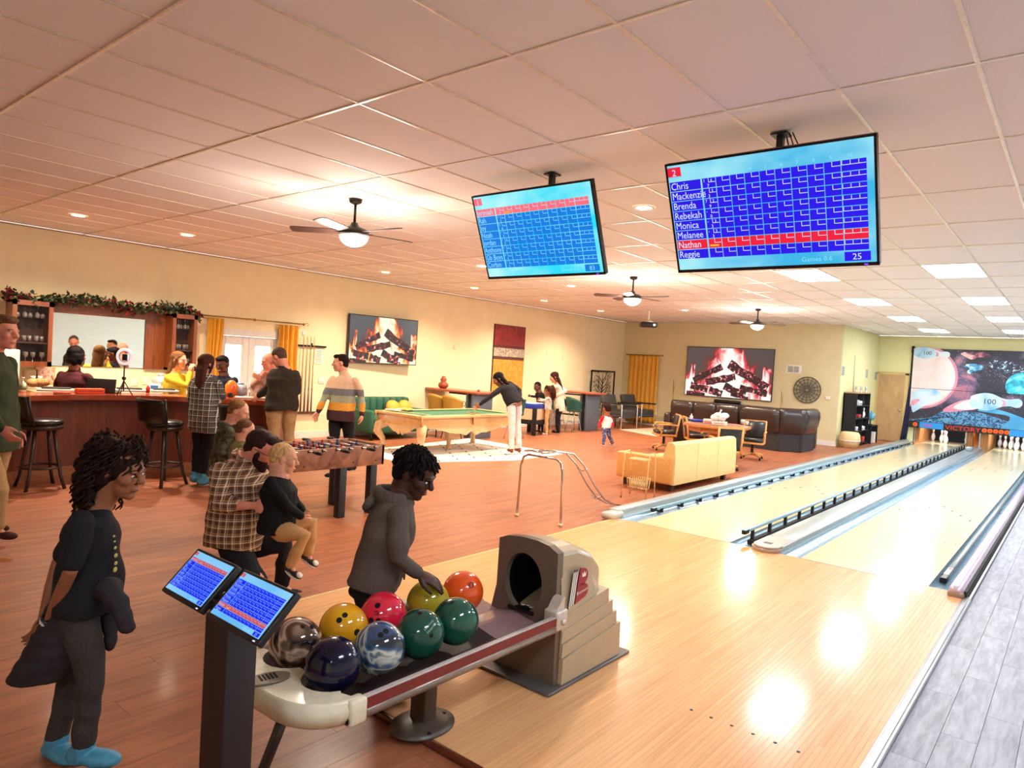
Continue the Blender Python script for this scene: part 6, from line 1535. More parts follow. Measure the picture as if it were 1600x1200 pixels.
# wire side table with magazine basket
A, B, Cc, D = [onZ(x, y, FLZ)[:2] for x, y in ((970, 777), (1008, 784), (1022, 778.5), (984, 771))]
t = thing('wire_side_table', 'brass wire side table with magazine basket beside the loveseat', 'side table', (A[0], A[1], FLZ))
M_wire = plain('brass_wire', (238, 206, 140), .35); zt2 = .53
def arch(p, q, nm):
    a = Vector((*p, FLZ)); b = Vector((*q, FLZ)); e = b-a; up = Vector((0, 0, 1))
    MB().tube([a, a+e*.12+up*(zt2*.95), a+e*.16+up*(zt2*1.10), a+e*.28+up*(zt2*1.17), a+e*.72+up*(zt2*1.17), a+e*.84+up*(zt2*1.10), a+e*.88+up*(zt2*.95), b], .008, 6).build(nm, M_wire, t, True)
arch(A, D, 'side_arch'); arch(B, Cc, 'side_arch')
tpz = zt2*.93; q = [(Vector(A)*.85+Vector(Cc)*.15), (Vector(B)*.85+Vector(D)*.15), (Vector(Cc)*.85+Vector(A)*.15), (Vector(D)*.85+Vector(B)*.15)]
MB().prism([tuple(v) for v in q], tpz, tpz+.012).build('top', wood('wire_top', (214, 160, 100), (238, 196, 136), .4, (4, 4, 4)), t, True)
bs = MB(); a0 = Vector((*q[0], .24)); b0 = Vector((*q[1], .24)); c0 = Vector((*q[2], .24)); d0 = Vector((*q[3], .24))
bs.tube([a0, b0, c0, d0], .007, 6, closed=True)
for k in range(10):
    u = k/9; p_ = a0.lerp(b0, u); r_ = d0.lerp(c0, u); mid = (p_+r_)/2; bs.tube([p_, p_.lerp(mid, .4)-Vector((0, 0, .13)), r_.lerp(mid, .4)-Vector((0, 0, .13)), r_], .005, 5)
bs.build('magazine_basket', M_wire, t, True)
for p_ in (A, B, Cc, D): MB().lathe([(.008, 0), (.009, .02), (0, .022)], 8, (p_[0], p_[1], FLZ)).build('rubber_foot', M_black, t, True)
# chrome bowling ramp
t = thing('bowling_ramp', 'chrome bowling ramp for children standing on the red floor', 'bowling ramp', (-4.5, 6.1, FLZ))
M_chr = plain('chrome', (190, 190, 194), .15, metal=1, noise=.02)
P1, P2 = (-4.82, 6.05), (-4.22, 6.06)
a = Vector((*P1, FLZ)); b = Vector((*P2, FLZ)); e = b-a
MB().tube([a, a+e*.03+Vector((0, 0, .58)), a+e*.08+Vector((0, 0, .68)), a+e*.18+Vector((0, 0, .715)), b-e*.18+Vector((0, 0, .715)), b-e*.08+Vector((0, 0, .68)), b-e*.03+Vector((0, 0, .58)), b], .013, 10).build('front_frame', M_chr, t, True)
for p_ in (P1, P2): MB().lathe([(.022, 0), (.022, .035), (0, .035)], 10, (p_[0], p_[1], FLZ)).build('rubber_foot', plain('foot_cream', (226, 200, 160), .6), t, True)
for s_, px0 in ((-.055, 0), (.055, 1)):
    pts = [(-4.60+s_*2.2, 6.00, .735), (-4.58+s_, 6.35, .725), (-4.50+s_, 6.55, .70), (-4.46+s_, 6.72, .56), (-4.44+s_, 6.95, .30), (-4.42+s_, 7.15, .12), (-4.42+s_, 7.38, .03), (-4.44+s_*.8, 7.60, FLZ+.012)]
    MB().tube(pts, .011, 10).build('ball_rail', M_chr, t, True)
for (y, z, s_) in ((6.76, .52, .07), (7.10, .155, .07)): MB().tube([(-4.45-s_, y, z), (-4.45, y-.01, z-.035), (-4.45+s_, y, z)], .008, 8).build('cross_tie', M_chr, t, True)
MB().tube([(-4.60+.12*math.cos(q_), 6.15+.10*math.sin(q_), .735) for q_ in [2*PI*k/20 for k in range(20)]], .009, 8, closed=True).build('ball_cradle', M_chr, t, True)

# ================================================================== black shelf with trophies by the return wall
SHX = -4.70
p0_ = onX(1336, 697, SHX); p1_ = onX(1362, 692, SHX)
t = thing('shelf_unit', 'tall black cube shelf of bowling items by the return wall', 'shelf', (-4.85, 21, FLZ))
SA, SB, ST = 20.25, 21.75, 1.42; sx0, sx1 = RX+.02, SHX
MB().box(sx0, sx1, SA, SA+.03, FLZ, ST).box(sx0, sx1, SB-.03, SB, FLZ, ST).box(sx0, sx0+.02, SA, SB, FLZ, ST).build('carcass', M_blackm, t, True)
MB().box(sx0, sx1+.005, SA-.01, SB+.01, ST, ST+.03).build('top_board', plain('shelf_top_tan', (190, 150, 100), .5), t, True)
for k in range(4): z = .02+k*.35; MB().box(sx0, sx1, SA+.03, SB-.03, z, z+.025).build('shelf_board', M_blackm, t, True)
MB().box(sx0+.02, sx1, (SA+SB)/2-.012, (SA+SB)/2+.012, FLZ, ST).build('divider', M_blackm, t, True)
r = random.Random(21); n_ = 0
spots = {0: ('lowest shelf', 1.0), 1: ('second shelf from below', 1), 2: ('third shelf from below', 1), 3: ('top shelf', 1)}
for k in range(4):
    z = .045+k*.35
    for c, yy in enumerate((SA+.15, SA+.42, SA+.62, SA+.95, SA+1.2)):
        if (k*5+c) % 4 == 3: continue
        side = ('far left', 'centre left', 'middle', 'centre right', 'far right')[c]
        if (k+c) % 3 == 0:
            copy_tree(p0, (sx1-.08, yy, z), 0, f'small white pin trophy at the {side} of the {spots[k][0]}', 'white pins on the black shelf', .72)
        else:
            red = (k+c) % 3 == 1 and c % 2 == 0
            t2 = thing('small_box', f"{'red' if red else 'white'} item at the {side} of the {spots[k][0]} of the black shelf", 'box', (sx1-.08, yy, z), r.uniform(-.3, .3))
            MB().box(-.05, .05, -.07, .07, 0, r.uniform(.09, .18), b=.01).build('box', plain('item_red', (200, 60, 50), .5) if red else M_white, t2); MB().box(.05, .052, -.04, .04, .03, .06).build('print', plain('print_blue', (70, 90, 140), .5), t2)
for c in range(5):
    p_ = (SHX-.1-.05*(c % 2), SA+.2+c*.28, ST+.03); t2 = thing('figurine', ('leftmost', 'second', 'middle', 'fourth', 'rightmost')[c]+' small figurine on top of the black shelf', 'figurine', p_, group='figurines on the black shelf')
    MB().lathe([(0, 0), (.05, 0), (.05, .02), (.015, .04), (.03, .08), (.02, .13), (.03, .16), (0, .18)], 10, sx=1).build('body', (M_steel, M_trimw)[c % 2], t2)
t = thing('bowling_cue_pole', 'thin tan pole leaning on the wall above the black shelf', 'pole', (RX+.06, 21.0, ST+.03)); a = onX(1336, 555, RX+.03); MB().tube([(0, 0, 0), (-.02, .0, a[2]-ST-.03)], [.016, .006], 6).build('pole', plain('pole_tan', (196, 160, 110), .5), t)
t = thing('side_cabinet', 'small black open cabinet right of the tall black shelf', 'cabinet', (-4.8, 22.3, FLZ)); MB().box(RX+.02, -4.66, 21.95, 22.0, FLZ, .5).box(RX+.02, -4.66, 22.7, 22.75, FLZ, .5).box(RX+.02, -4.66, 21.95, 22.75, .47, .5).box(RX+.02, RX+.05, 21.95, 22.75, FLZ, .5).build('carcass', M_blackm, t, True); MB().box(-4.8, -4.66, 22.3, 22.55, FLZ+.01, .3).build('white_item', M_white, t, True)
t = thing('globe', 'small blue globe standing on the low black cabinet', 'globe', (-4.78, 22.3, .5)); MB().ball((0, 0, .26), .13, 16).build('sphere', blob_mat('globe_blue', [(.4, (60, 130, 170)), (.6, (140, 190, 190))], 4), t); MB().lathe([(.09, 0), (.09, .02), (.02, .04), (.02, .14), (0, .14)], 12).tube([(0, .15*math.cos(a), .26+.15*math.sin(a)) for a in [-PI*.6+PI*1.1*k/12 for k in range(13)]], .008, 6).build('stand', M_black, t)
p = onZ(1318, 698, FLZ); t = thing('storage_basket', 'beige six-sided basket box left of the black shelf', 'basket', (RX+.32, p[1]-.1, FLZ), .4)
MB().lathe([(0, 0), (.21, 0), (.27, .2), (.25, .36), (.2, .42), (0, .43)], 6).build('body', plain('basket_beige', (226, 206, 150), .6, noise=.08), t); MB().lathe([(.262, .16), (.272, .2), (.262, .24)], 6).build('band', plain('basket_band', (240, 232, 200), .6), t)
# ================================================================== PEOPLE
RH = np.array([math.cos(math.radians(39.594)), math.sin(math.radians(39.594)), 0.]); FH = np.array([-RH[1], RH[0], 0.]); UP = np.array([0, 0, 1.])
V3 = lambda a: Vector((float(a[0]), float(a[1]), float(a[2])))
def unit(a): a = np.asarray(a, float); return a/(np.linalg.norm(a)+1e-9)
def rfu(r, f, u=0.): return unit(RH*r+FH*f+UP*u)
def basis(x, y, z, o):
    m = Matrix.Identity(4)
    for i in range(3): m[i][0] = float(x[i]); m[i][1] = float(y[i]); m[i][2] = float(z[i]); m[i][3] = float(o[i])
    return m
def cap(mb, pts, rs, n=12):                      # tapered limb through points with round ends
    P = [V3(p) for p in pts]; a = (P[0]-P[1]).normalized(); b = (P[-1]-P[-2]).normalized()
    q = [P[0]+a*rs[0]*.95, P[0]+a*rs[0]*.6]+P+[P[-1]+b*rs[-1]*.6, P[-1]+b*rs[-1]*.95]; r = [rs[0]*.3, rs[0]*.8]+list(rs)+[rs[-1]*.8, rs[-1]*.3]
    mb.tube(q, r, n)
def ell(mb, c, ax, r, n=14): mb.ball((0, 0, 0), r, n, M=basis(*ax, c))
def loft(mb, rings, n=20, e=2.4):
    """rings: (centre, half width vector, half depth vector)"""
    vs = []
    for c, w, d in rings:
        for k in range(n):
            a = 2*PI*k/n; ca, sa = math.cos(a), math.sin(a)
            vs.append(tuple(c+w*(abs(ca)**(2/e))*(1 if ca > 0 else -1)+d*(abs(sa)**(2/e))*(1 if sa > 0 else -1)))
    k = len(rings); mb.add(vs, [(i*n+j, i*n+(j+1) % n, (i+1)*n+(j+1) % n, (i+1)*n+j) for i in range(k-1) for j in range(n)]+[tuple(range(n-1, -1, -1)), tuple((k-1)*n+j for j in range(n))], 0, True)
def remesh(mb, name, mat, parent, vox, it=3, fold=0, seed=0, label=None):
    me = bpy.data.meshes.new('tmp'); me.from_pydata(mb.v, [], mb.f); o = bpy.data.objects.new('tmp', me); COL.objects.link(o)
    bm = bmesh.new(); bm.from_mesh(me); bmesh.ops.remove_doubles(bm, verts=bm.verts, dist=1e-6); bmesh.ops.recalc_face_normals(bm, faces=bm.faces); bm.to_mesh(me); bm.free()
    r = o.modifiers.new('r', 'REMESH'); r.mode = 'VOXEL'; r.voxel_size = vox; r.use_smooth_shade = True
    s = o.modifiers.new('s', 'SMOOTH'); s.factor = .5; s.iterations = it
    nm = bpy.data.meshes.new_from_object(o.evaluated_get(bpy.context.evaluated_depsgraph_get()))
    bpy.data.objects.remove(o); bpy.data.meshes.remove(me)
    n = len(nm.vertices); co = np.empty(n*3); nm.vertices.foreach_get('co', co); co = co.reshape(-1, 3)
    if fold:
        no = np.empty(n*3); nm.vertices.foreach_get('normal', no); no = no.reshape(-1, 3)
        g = np.random.default_rng(seed+3); d = np.zeros(n)
        for _ in range(7):
            k = g.normal(0, 1, 3)*np.array([14, 14, 34]); d += np.sin(co @ k+g.uniform(0, 6)+1.5*np.sin(co @ g.normal(0, 9, 3)))
        co = co+no*(d*fold/4)[:, None]
    iv = np.array(INFO[parent.name].inverted()); co = co @ iv[:3, :3].T+iv[:3, 3]
    nm.vertices.foreach_set('co', co.ravel()); nm.materials.clear(); nm.materials.append(mat); nm.name = name
    nm.polygons.foreach_set('material_index', [0]*len(nm.polygons)); nm.polygons.foreach_set('use_smooth', [True]*len(nm.polygons)); nm.update()
    ob = bpy.data.objects.new(name, nm); COL.objects.link(ob); ob.parent = parent; INFO[ob.name] = INFO[parent.name].copy()
    if label: ob['label'] = label
    return ob
SKIN = {'light': (226, 164, 134), 'pink': (222, 146, 124), 'tan': (150, 94, 66), 'brown': (104, 62, 46), 'dark': (70, 40, 32)}
def skinm(k):
    n = 'skin_'+k
    if n in MATS: return MATS[n]
    m = plain(n, SKIN[k], .5, noise=.05, nscale=20, spec=.35); b = m.node_tree.nodes['Principled BSDF']
    b.inputs['Subsurface Weight'].default_value = .06; b.inputs['Subsurface Radius'].default_value = (.02, .008, .004); return m
def hairm(n, c, sc=90):
    if n in MATS: return MATS[n]
    m, nt, b = nodes(n); v = coords(nt, (1, 1, .35)); nz = N(nt, 'ShaderNodeTexNoise', i_Scale=float(sc), i_Detail=3.0); L(nt, v, nz.inputs['Vector'])
    c = lin(c); L(nt, ramp(nt, nz.outputs[0], [(.35, tuple(x*.6 for x in c)), (.65, tuple(min(1, x*1.2) for x in c))]), b.inputs['Base Color']); b.inputs['Roughness'].default_value = .6; b.inputs['Specular IOR Level'].default_value = .08
    bp = N(nt, 'ShaderNodeBump', i_Strength=.5, i_Distance=.004); L(nt, nz.outputs[0], bp.inputs['Height']); L(nt, bp.outputs[0], b.inputs['Normal']); MATS[n] = m; return m
def plaid(name, base, cols, sc=9.0):
    """woven plaid from crossing stripes in the cloth's own space"""
    if name in MATS: return MATS[name]
    m, nt, b = nodes(name); v = coords(nt); sp = nt.nodes.new('ShaderNodeSeparateXYZ'); L(nt, v, sp.inputs[0])
    hx = math_(nt, 'ADD', math_(nt, 'MULTIPLY', sp.outputs[0], RH[0]*sc), math_(nt, 'MULTIPLY', sp.outputs[1], RH[1]*sc)); vz = math_(nt, 'MULTIPLY', sp.outputs[2], sc)
    def stripe(x, off, w): return math_(nt, 'LESS_THAN', math_(nt, 'ABSOLUTE', math_(nt, 'SUBTRACT', math_(nt, 'FRACT', math_(nt, 'ADD', x, 50+off)), .5)), w)
    col = lin(base)
    first = True
    for (off, w, c, f) in cols:
        for ax in (hx, vz):
            col = mix(nt, math_(nt, 'MULTIPLY', stripe(ax, off, w), f), col, lin(c))
    nz = N(nt, 'ShaderNodeTexNoise', i_Scale=12.0); L(nt, v, nz.inputs['Vector']); L(nt, col, b.inputs['Base Color']); b.inputs['Roughness'].default_value = .85
    bp = N(nt, 'ShaderNodeBump', i_Strength=.3, i_Distance=.01); L(nt, nz.outputs[0], bp.inputs['Height']); L(nt, bp.outputs[0], b.inputs['Normal']); MATS[name] = m; return m
def bands(name, stops, z0, z1):
    """horizontal knitted bands between heights z0 and z1 of the cloth"""
    m, nt, b = nodes(name); v = coords(nt); sp = nt.nodes.new('ShaderNodeSeparateXYZ'); L(nt, v, sp.inputs[0])
    nz = N(nt, 'ShaderNodeTexNoise', i_Scale=60.0); L(nt, v, nz.inputs['Vector'])
    u = math_(nt, 'DIVIDE', math_(nt, 'SUBTRACT', sp.outputs[2], z0), z1-z0); u = math_(nt, 'ADD', u, math_(nt, 'MULTIPLY_ADD', nz.outputs[0], .03, -.015))
    c = ramp(nt, u, [(p, lin(q)) for p, q in stops], 'CONSTANT'); hs = N(nt, 'ShaderNodeHueSaturation'); L(nt, c, hs.inputs['Color']); L(nt, math_(nt, 'MULTIPLY_ADD', nz.outputs[0], .5, .75), hs.inputs['Value'])
    L(nt, hs.outputs[0], b.inputs['Base Color']); b.inputs['Roughness'].default_value = .9; return m
def cloth(n, c, rough=.85, noise=.10, ns=14): return plain('cloth_'+n, c, rough, noise=noise, nscale=ns, bump=.25, spec=.25)

def hand(mb, w, d, pn, s, side, curl=.35, spread=.18, thumb=1):
    """w wrist, d direction of the hand, pn direction the palm faces, side +1/-1 where the thumb sits along pn x d"""
    d = unit(d); pn = unit(pn-np.dot(pn, d)*d); lat = np.cross(pn, d)*side
    ell(mb, w+d*.045*s, (d, lat, pn), (.055*s, .042*s, .019*s), 12)
    for i, (o, L_) in enumerate(((.030, .070), (.011, .080), (-.009, .075), (-.028, .058))):
        b = w+d*.078*s+lat*o*s; dd = unit(d+lat*spread*(o/.03)*.5); p = [b-dd*.02*s, b]; c = curl*(.8+.15*i)
        for q, f in ((1, .45), (2, .32), (3, .23)):
            dd = unit(dd*math.cos(c)+pn*math.sin(c)); p.append(p[-1]+dd*L_*f*s)
        cap(mb, p, [.0095*s, .0095*s, .009*s, .008*s, .007*s], 8)
    if thumb:
        b = w+d*.02*s+lat*.028*s; d1 = unit(d*.7+lat*.75+pn*.25); d2 = unit(d+lat*.25+pn*.3)
        cap(mb, [b, b+d1*.035*s, b+d1*.035*s+d2*.03*s, b+d1*.035*s+d2*.052*s], [.014*s, .0115*s, .010*s, .008*s], 8)

def person(label, d, head, hpx, look, heading, neck, pelvis, k=1.0, skin='light', hair=('short', 'hair_brown', (70, 44, 30)), top=None, sleeve='long', pants=None, shoes=None,
           sw=None, fat=1.0, hem=.10, J=None, hands=None, vox=.009, group=None, features=True, beltz=0, floor=FLZ, loose=1.0, shorts=False, extra=None, name='person', toes=None, fold=.006):
    J = dict(J or {}); A = lambda p: at(p[0], p[1], d+(p[2] if len(p) > 2 else 0))
    h = rfu(*heading); left = np.cross(UP, h)
    nk, pv = A(neck), A(pelvis); s = hpx/FPX*d*1.06; hc = A(head)
    sw = sw or .185*k; hw = .095*k
    for nm, c, o in (('shL', nk-UP*.062*k, left*sw), ('shR', nk-UP*.062*k, -left*sw), ('hipL', pv, left*hw), ('hipR', pv, -left*hw)):
        J[nm] = A(J[nm]) if nm in J else c+o
    for q in 'LR':
        for nm in ('el', 'wr', 'kn', 'an'):
            key = nm+q
            if key in J: J[key] = A(J[key])
        if 'el'+q not in J: J['el'+q] = J['sh'+q]-UP*.28*k+left*(.04 if q == 'L' else -.04)*k
        if 'wr'+q not in J: J['wr'+q] = J['el'+q]-UP*.24*k+h*.05*k
        if 'an'+q not in J: J['an'+q] = np.array([*J['hip'+q][:2], floor+.075*k])
        if 'kn'+q not in J: J['kn'+q] = (J['hip'+q]+J['an'+q])/2+h*.02*k
    base = ((J['anL']+J['anR'])/2); base[2] = min(floor, base[2]) if not J.get('sit') else floor
    t = thing(name, label, 'person', tuple(float(x) for x in (base[0], base[1], floor)), group=group)
    sm = skinm(skin)
    # ---- head frame
    F_ = rfu(*look); L_ = unit(np.cross(UP, F_)); U_ = np.cross(F_, L_); HP = lambda a, b, c: hc+(F_*a+L_*b+U_*c)*s; ax = (F_, L_, U_)
    B = MB()
    ell(B, HP(-.04, 0, .14), ax, (.40*s, .325*s, .36*s), 18); ell(B, HP(.13, 0, -.16), ax, (.235*s, .235*s, .29*s), 16); ell(B, HP(.25, 0, -.36), ax, (.10*s, .11*s, .09*s), 10)
    ell(B, HP(.33, 0, .105), ax, (.07*s, .22*s, .05*s), 10); cap(B, [HP(.36, 0, .06), HP(.435, 0, -.07)], [.038*s, .060*s], 8); ell(B, HP(.40, 0, -.09), ax, (.05*s, .075*s, .035*s), 8)
    ell(B, HP(.335, 0, -.215), ax, (.055*s, .10*s, .030*s), 8); ell(B, HP(.325, 0, -.26), ax, (.055*s, .085*s, .028*s), 8)
    for q in (1, -1): ell(B, HP(.22, q*.17, -.05), ax, (.14*s, .11*s, .13*s), 10); ell(B, HP(-.03, q*.335, .0), ax, (.075*s, .035*s, .12*s), 10)
    nr = .28*s*(1 if fat < 1.25 else 1.15)
    cap(B, [HP(-.10, 0, -.15), (HP(-.12, 0, -.3)+nk)/2, nk], [nr*.95, nr*.85, nr*1.05], 14)
    # ---- trunk
    ll = unit(J['hipL']-J['hipR']); lu = unit(J['shL']-J['shR'])
    spine = nk-pv; n_ = 9
    def trunk(grow, t0, t1=1.0, wide=1.0, f=1.0):
        rings = []; T_ = [(-.30, .150, .112), (-.12, .160, .118), (0, .165, .12), (.18, .155, .115), (.36, .148, .115), (.55, .158, .122), (.72, .172, .124), (.84, .175, .110), (.93, .14, .085), (1.0, .075, .065)]
        st = [x for x in T_ if t0-.001 <= x[0] <= t1]
        for (u, w, dp) in st:
            c = pv+spine*u; lat = unit(ll*(1-max(0, min(1, u)))+lu*max(0, min(1, u))); fw = unit(np.cross(lat, unit(spine)))
            belly = fat if u < .8 else 1+(fat-1)*.4
            ww = (w*(sw/.185/k) if u > .6 else w)*k
            rings.append((c, lat*(ww*(1+(belly-1)*.6)*wide+grow), fw*(dp*k*belly*wide+grow)))
        return rings
    loft(B, trunk(-.012*k, -.12), 18)
    for q in 'LR':
        cap(B, [J['sh'+q], (J['sh'+q]*.5+J['el'+q]*.5), J['el'+q], (J['el'+q]*.55+J['wr'+q]*.45), J['wr'+q]], [.048*k, .042*k, .034*k, .034*k, .023*k], 12)
        cap(B, [J['hip'+q], J['kn'+q], (J['kn'+q]*.6+J['an'+q]*.4), J['an'+q]], [.075*k, .05*k, .048*k, .033*k], 12)
        hd = (hands or {}).get(q, {}); dd = hd.get('d'); dd = rfu(*dd) if dd else unit(J['wr'+q]-J['el'+q]); pn = hd.get('pn'); pn = rfu(*pn) if pn else (-left if q == 'L' else left)+h*.3
        hand(B, J['wr'+q], dd, pn, k*hd.get('s', 1), hd.get('side', 1 if q == 'L' else -1), hd.get('curl', .35))
        ft = J['an'+q]; tdir = rfu(*(toes or {}).get(q, heading)); 
        tu = unit(np.cross(tdir, unit(np.cross(UP, tdir)))); cap(B, [ft, ft+tdir*.075*k-tu*.042*k], [.028*k, .020*k], 10)
    remesh(B, 'body', sm, t, vox, 2)
    # ---- hair
    st, hn, hcv = hair; hm = hairm(hn, hcv); H = MB()
    if st == 'bald':
        ell(H, HP(-.16, 0, .02), ax, (.30*s, .345*s, .20*s), 14)
    elif st == 'buzz': ell(H, HP(-.075, 0, .175), ax, (.395*s, .335*s, .350*s), 18); ell(H, HP(-.2, 0, -.02), ax, (.23*s, .29*s, .22*s), 12)
    else:
        q_ = .955 if st == 'short' else 1; ell(H, HP(-.09, 0, .185), ax, (.425*s*q_, .36*s*q_, .365*s*q_), 18); ell(H, HP(-.21, 0, -.04), ax, (.25*s*q_, .32*s*q_, .27*s*q_), 12)
        if st == 'short': ell(H, HP(.18, 0, .38), ax, (.20*s, .26*s, .13*s), 12)
        if st in ('long', 'longfwd', 'bob'):
            ln = {'long': 1.15, 'longfwd': 1.2, 'bob': .30}[st]
            dn = unit(nk-pv)*-1 if st != 'bob' else -UP
            c0 = HP(-.13, 0, .1); p1 = HP(-.27, 0, -.25); p2 = nk-h*(.115*k)+dn*(ln*s*.45); p3 = p2+dn*ln*s*.5
            if st == 'bob': ell(H, HP(-.14, 0, -.05), ax, (.33*s, .43*s, .42*s), 14); p2 = HP(-.2, 0, -.42); p3 = HP(-.17, 0, -.50)
            loft(H, [(HP(-.12, 0, .25), L_*.30*s, F_*.25*s), (p1, L_*.36*s, F_*.20*s), ((p1+p2)/2, L_*.35*s, F_*.17*s), (p2, L_*.32*s, F_*.12*s), (p3, L_*.16*s, F_*.06*s)], 16)
            for q in (1, -1): cap(H, [HP(.06, q*.33, .12), HP(.03, q*.36, -.12), HP(-.03, q*.34, -.38)], [.09*s, .08*s, .06*s], 8)
    if st not in ('curly', 'twists'): remesh(H, 'hair', hm, t, max(vox, .006) if d < 7 else vox, 2, fold=.002)
    else: extra_hair(st, t, HP, s, ax, H, hm, vox, nk)
    # ---- face details
    if features:
        E = MB(); I = MB(); W_ = MB()
        for q in (1, -1):
            ell(E, HP(.342, q*.135, .022), ax, (.024*s, .042*s, .018*s), 8); ell(I, HP(.360, q*.135, .020), ax, (.010*s, .018*s, .017*s), 8)
            cap(W_, [HP(.380, q*.07, .115), HP(.368, q*.14, .135), HP(.318, q*.21, .11)], [.010*s]*3, 6)
        E.build('eye_white', M_white, t, True); I.build('iris', plain('iris_dark', (30, 20, 16), .2), t, True); W_.build('eyebrow', hm, t, True)
        M_ = MB(); cap(M_, [HP(.352, .09, -.235), HP(.392, 0, -.232), HP(.352, -.09, -.235)], [.013*s, .019*s, .013*s], 6)
        M_.build('lips', plain('lips_'+skin, tuple(int(c*.78) if i else int(c*.9) for i, c in enumerate(SKIN[skin])), .4), t, True)
    # ---- clothes
    g = .012*k
    if pants:
        P = MB(); loft(P, trunk(g*.35, -.12, .36)[:5], 18)
        for q in 'LR':
            e_ = J['kn'+q]*.0+J['an'+q]+UP*.02*k
            hp_ = J['hip'+q]; kn = J['kn'+q]
            cap(P, [hp_*.88+kn*.12, hp_*.6+kn*.4, kn, kn*.5+e_*.5, e_], [.086*k*loose*(1+(fat-1)*.5), .084*k*loose*(1+(fat-1)*.4), .064*k*loose, .060*k*loose, .052*k*loose], 14)
        remesh(P, 'trousers', pants, t, vox, 2, fold, 5)
    if top:
        S = MB(); rg_ = trunk(g, 0 if hem < .05 else (-.12 if hem < .14 else -.30)); m2 = 4 if hem < .14 else 5; loft(S, [(c_, unit(w_)*(np.linalg.norm(w_)+(.018*k if i_ < m2 else .004*k)), unit(d_)*(np.linalg.norm(d_)+(.018*k if i_ < m2 else .004*k))) for i_, (c_, w_, d_) in enumerate(rg_)], 20)
        for q in 'LR':
            sh, el, wr = J['sh'+q], J['el'+q], J['wr'+q]; L0 = fat*.4+.6
            if sleeve == 'long': pts, rs = [sh, sh*.5+el*.5, el, el*.5+wr*.5, wr-(wr-el)*.03], [.058, .056, .048, .044, .036]
            elif sleeve == 'rolled': pts, rs = [sh, sh*.5+el*.5, el, el*.72+wr*.28], [.068, .064, .056, .050]
            else: pts, rs = [sh, sh*.5+el*.5, sh*.2+el*.8], [.062, .060, .058]
            cap(S, pts, [r_*k*loose*L0 for r_ in rs], 14)
        cap(S, [nk-UP*.03*k, nk+unit(hc-nk)*.022*k], [.105*k, .072*k], 14)
        if extra: extra('top', S, t, J, k, HP, s, A, h, left, nk, pv)
        remesh(S, 'top', top, t, vox, 2, fold*1.2, 9)
    if shoes:
        for q in 'LR':
            F2 = MB(); an = J['an'+q]; td = rfu(*(toes or {}).get(q, heading)); sd = unit(np.cross(UP, td)); u2 = unit(np.cross(td, sd)); puff = 1.5 if shoes[0] == 'cover' else 1.0
            o = an-u2*.045*k
            ell(F2, o+td*.09*k, (td, sd, u2), (.085*k*puff, .042*k*puff, .030*k*puff), 14); ell(F2, o-td*.02*k, (td, sd, u2), (.05*k*puff, .036*k*puff, .038*k*puff), 12); cap(F2, [o+u2*.005*k, an+u2*.015*k], [.038*k*puff, .040*k*puff], 10)
            sh_ = remesh(F2, 'shoe', shoes[1], t, min(vox, .007), 2, .004 if shoes[0] == 'cover' else 0)
            if shoes[0] == 'soled':
                S2 = MB(); S2.prism([(.175*math.cos(a)*.56, .043*math.sin(a)) for a in [2*PI*z_/16 for z_ in range(16)]], 0, .018*k, M=basis(td*k, sd*k, u2, o+td*.055*k-u2*.036*k)); S2.build('sole', shoes[2], sh_, True)
    if extra: extra('end', None, t, J, k, HP, s, A, h, left, nk, pv)
    return t
def extra_hair(st, t, HP, s, ax, H, hm, vox, nk):
    r = random.Random(5)
    if st == 'curly':
        ell(H, HP(-.32, 0, .02), ax, (.38*s, .46*s, .55*s), 16); ell(H, HP(-.36, 0, -.45), ax, (.27*s, .38*s, .45*s), 14)
        remesh(H, 'hair', hm, t, max(vox, .006), 2, .008); C = MB()
        for i in range(420):
            th = r.uniform(0, 2*PI); up = r.uniform(-.55, .60); rad = (.46 if up > 0 else .44)*math.sqrt(max(.05, 1-(up/.72)**2))+.04
            a, b = -.14+rad*math.cos(th)*1.05, rad*math.sin(th)*.95
            if (a > .10 and up < .36) or (a > -.12 and up < .16): continue
            p = HP(a, b, up+.06); ln = r.uniform(.28, .62); pts = []
            out = unit(p-HP(-.1, 0, up)); tn = unit(np.cross(out, UP)); ph = r.uniform(0, 6.28); cr = r.uniform(.035, .06)*s
            for j in range(15):
                u = j/14; a_ = ph+u*ln*26; pts.append(V3(p+out*(.05*s*math.sin(u*2.2)+cr*math.cos(a_)*.8)-UP*ln*s*u+tn*cr*math.sin(a_)-unit(HP(1, 0, 0)-HP(0, 0, 0))*.10*s*u))
            C.tube(pts, [.020*s]*12+[.017*s, .013*s, .008*s], 5)
        o = C.build('curls', hm, t, True); o['kind'] = 'stuff'
    else:
        remesh(H, 'hair', hm, t, max(vox, .005), 2, .004)
        C = MB()
        for i in range(230):
            th = r.uniform(0, 2*PI); u = r.uniform(-.1, 1); ph = math.acos(max(-1, min(1, u))); dr = (math.sin(ph)*math.cos(th), math.sin(ph)*math.sin(th), math.cos(ph))
            if dr[0] > .75 and dr[2] < .35: continue
            p = HP(-.08+.40*dr[0], .35*dr[1], .19+.36*dr[2]); o_ = unit(ax[0]*dr[0]+ax[1]*dr[1]+ax[2]*dr[2]); e_ = unit(o_*.25-UP*.75+ax[0]*r.uniform(-.4, .3)+ax[1]*r.uniform(-.4, .4)); ln = r.uniform(.10, .20)*s
            C.tube([V3(p-o_*.02*s), V3(p+o_*.035*s+e_*ln*.3), V3(p+o_*.03*s+e_*ln)], [.032*s, .030*s, .018*s], 6)
        o = C.build('twists', hm, t, True); o['kind'] = 'stuff'

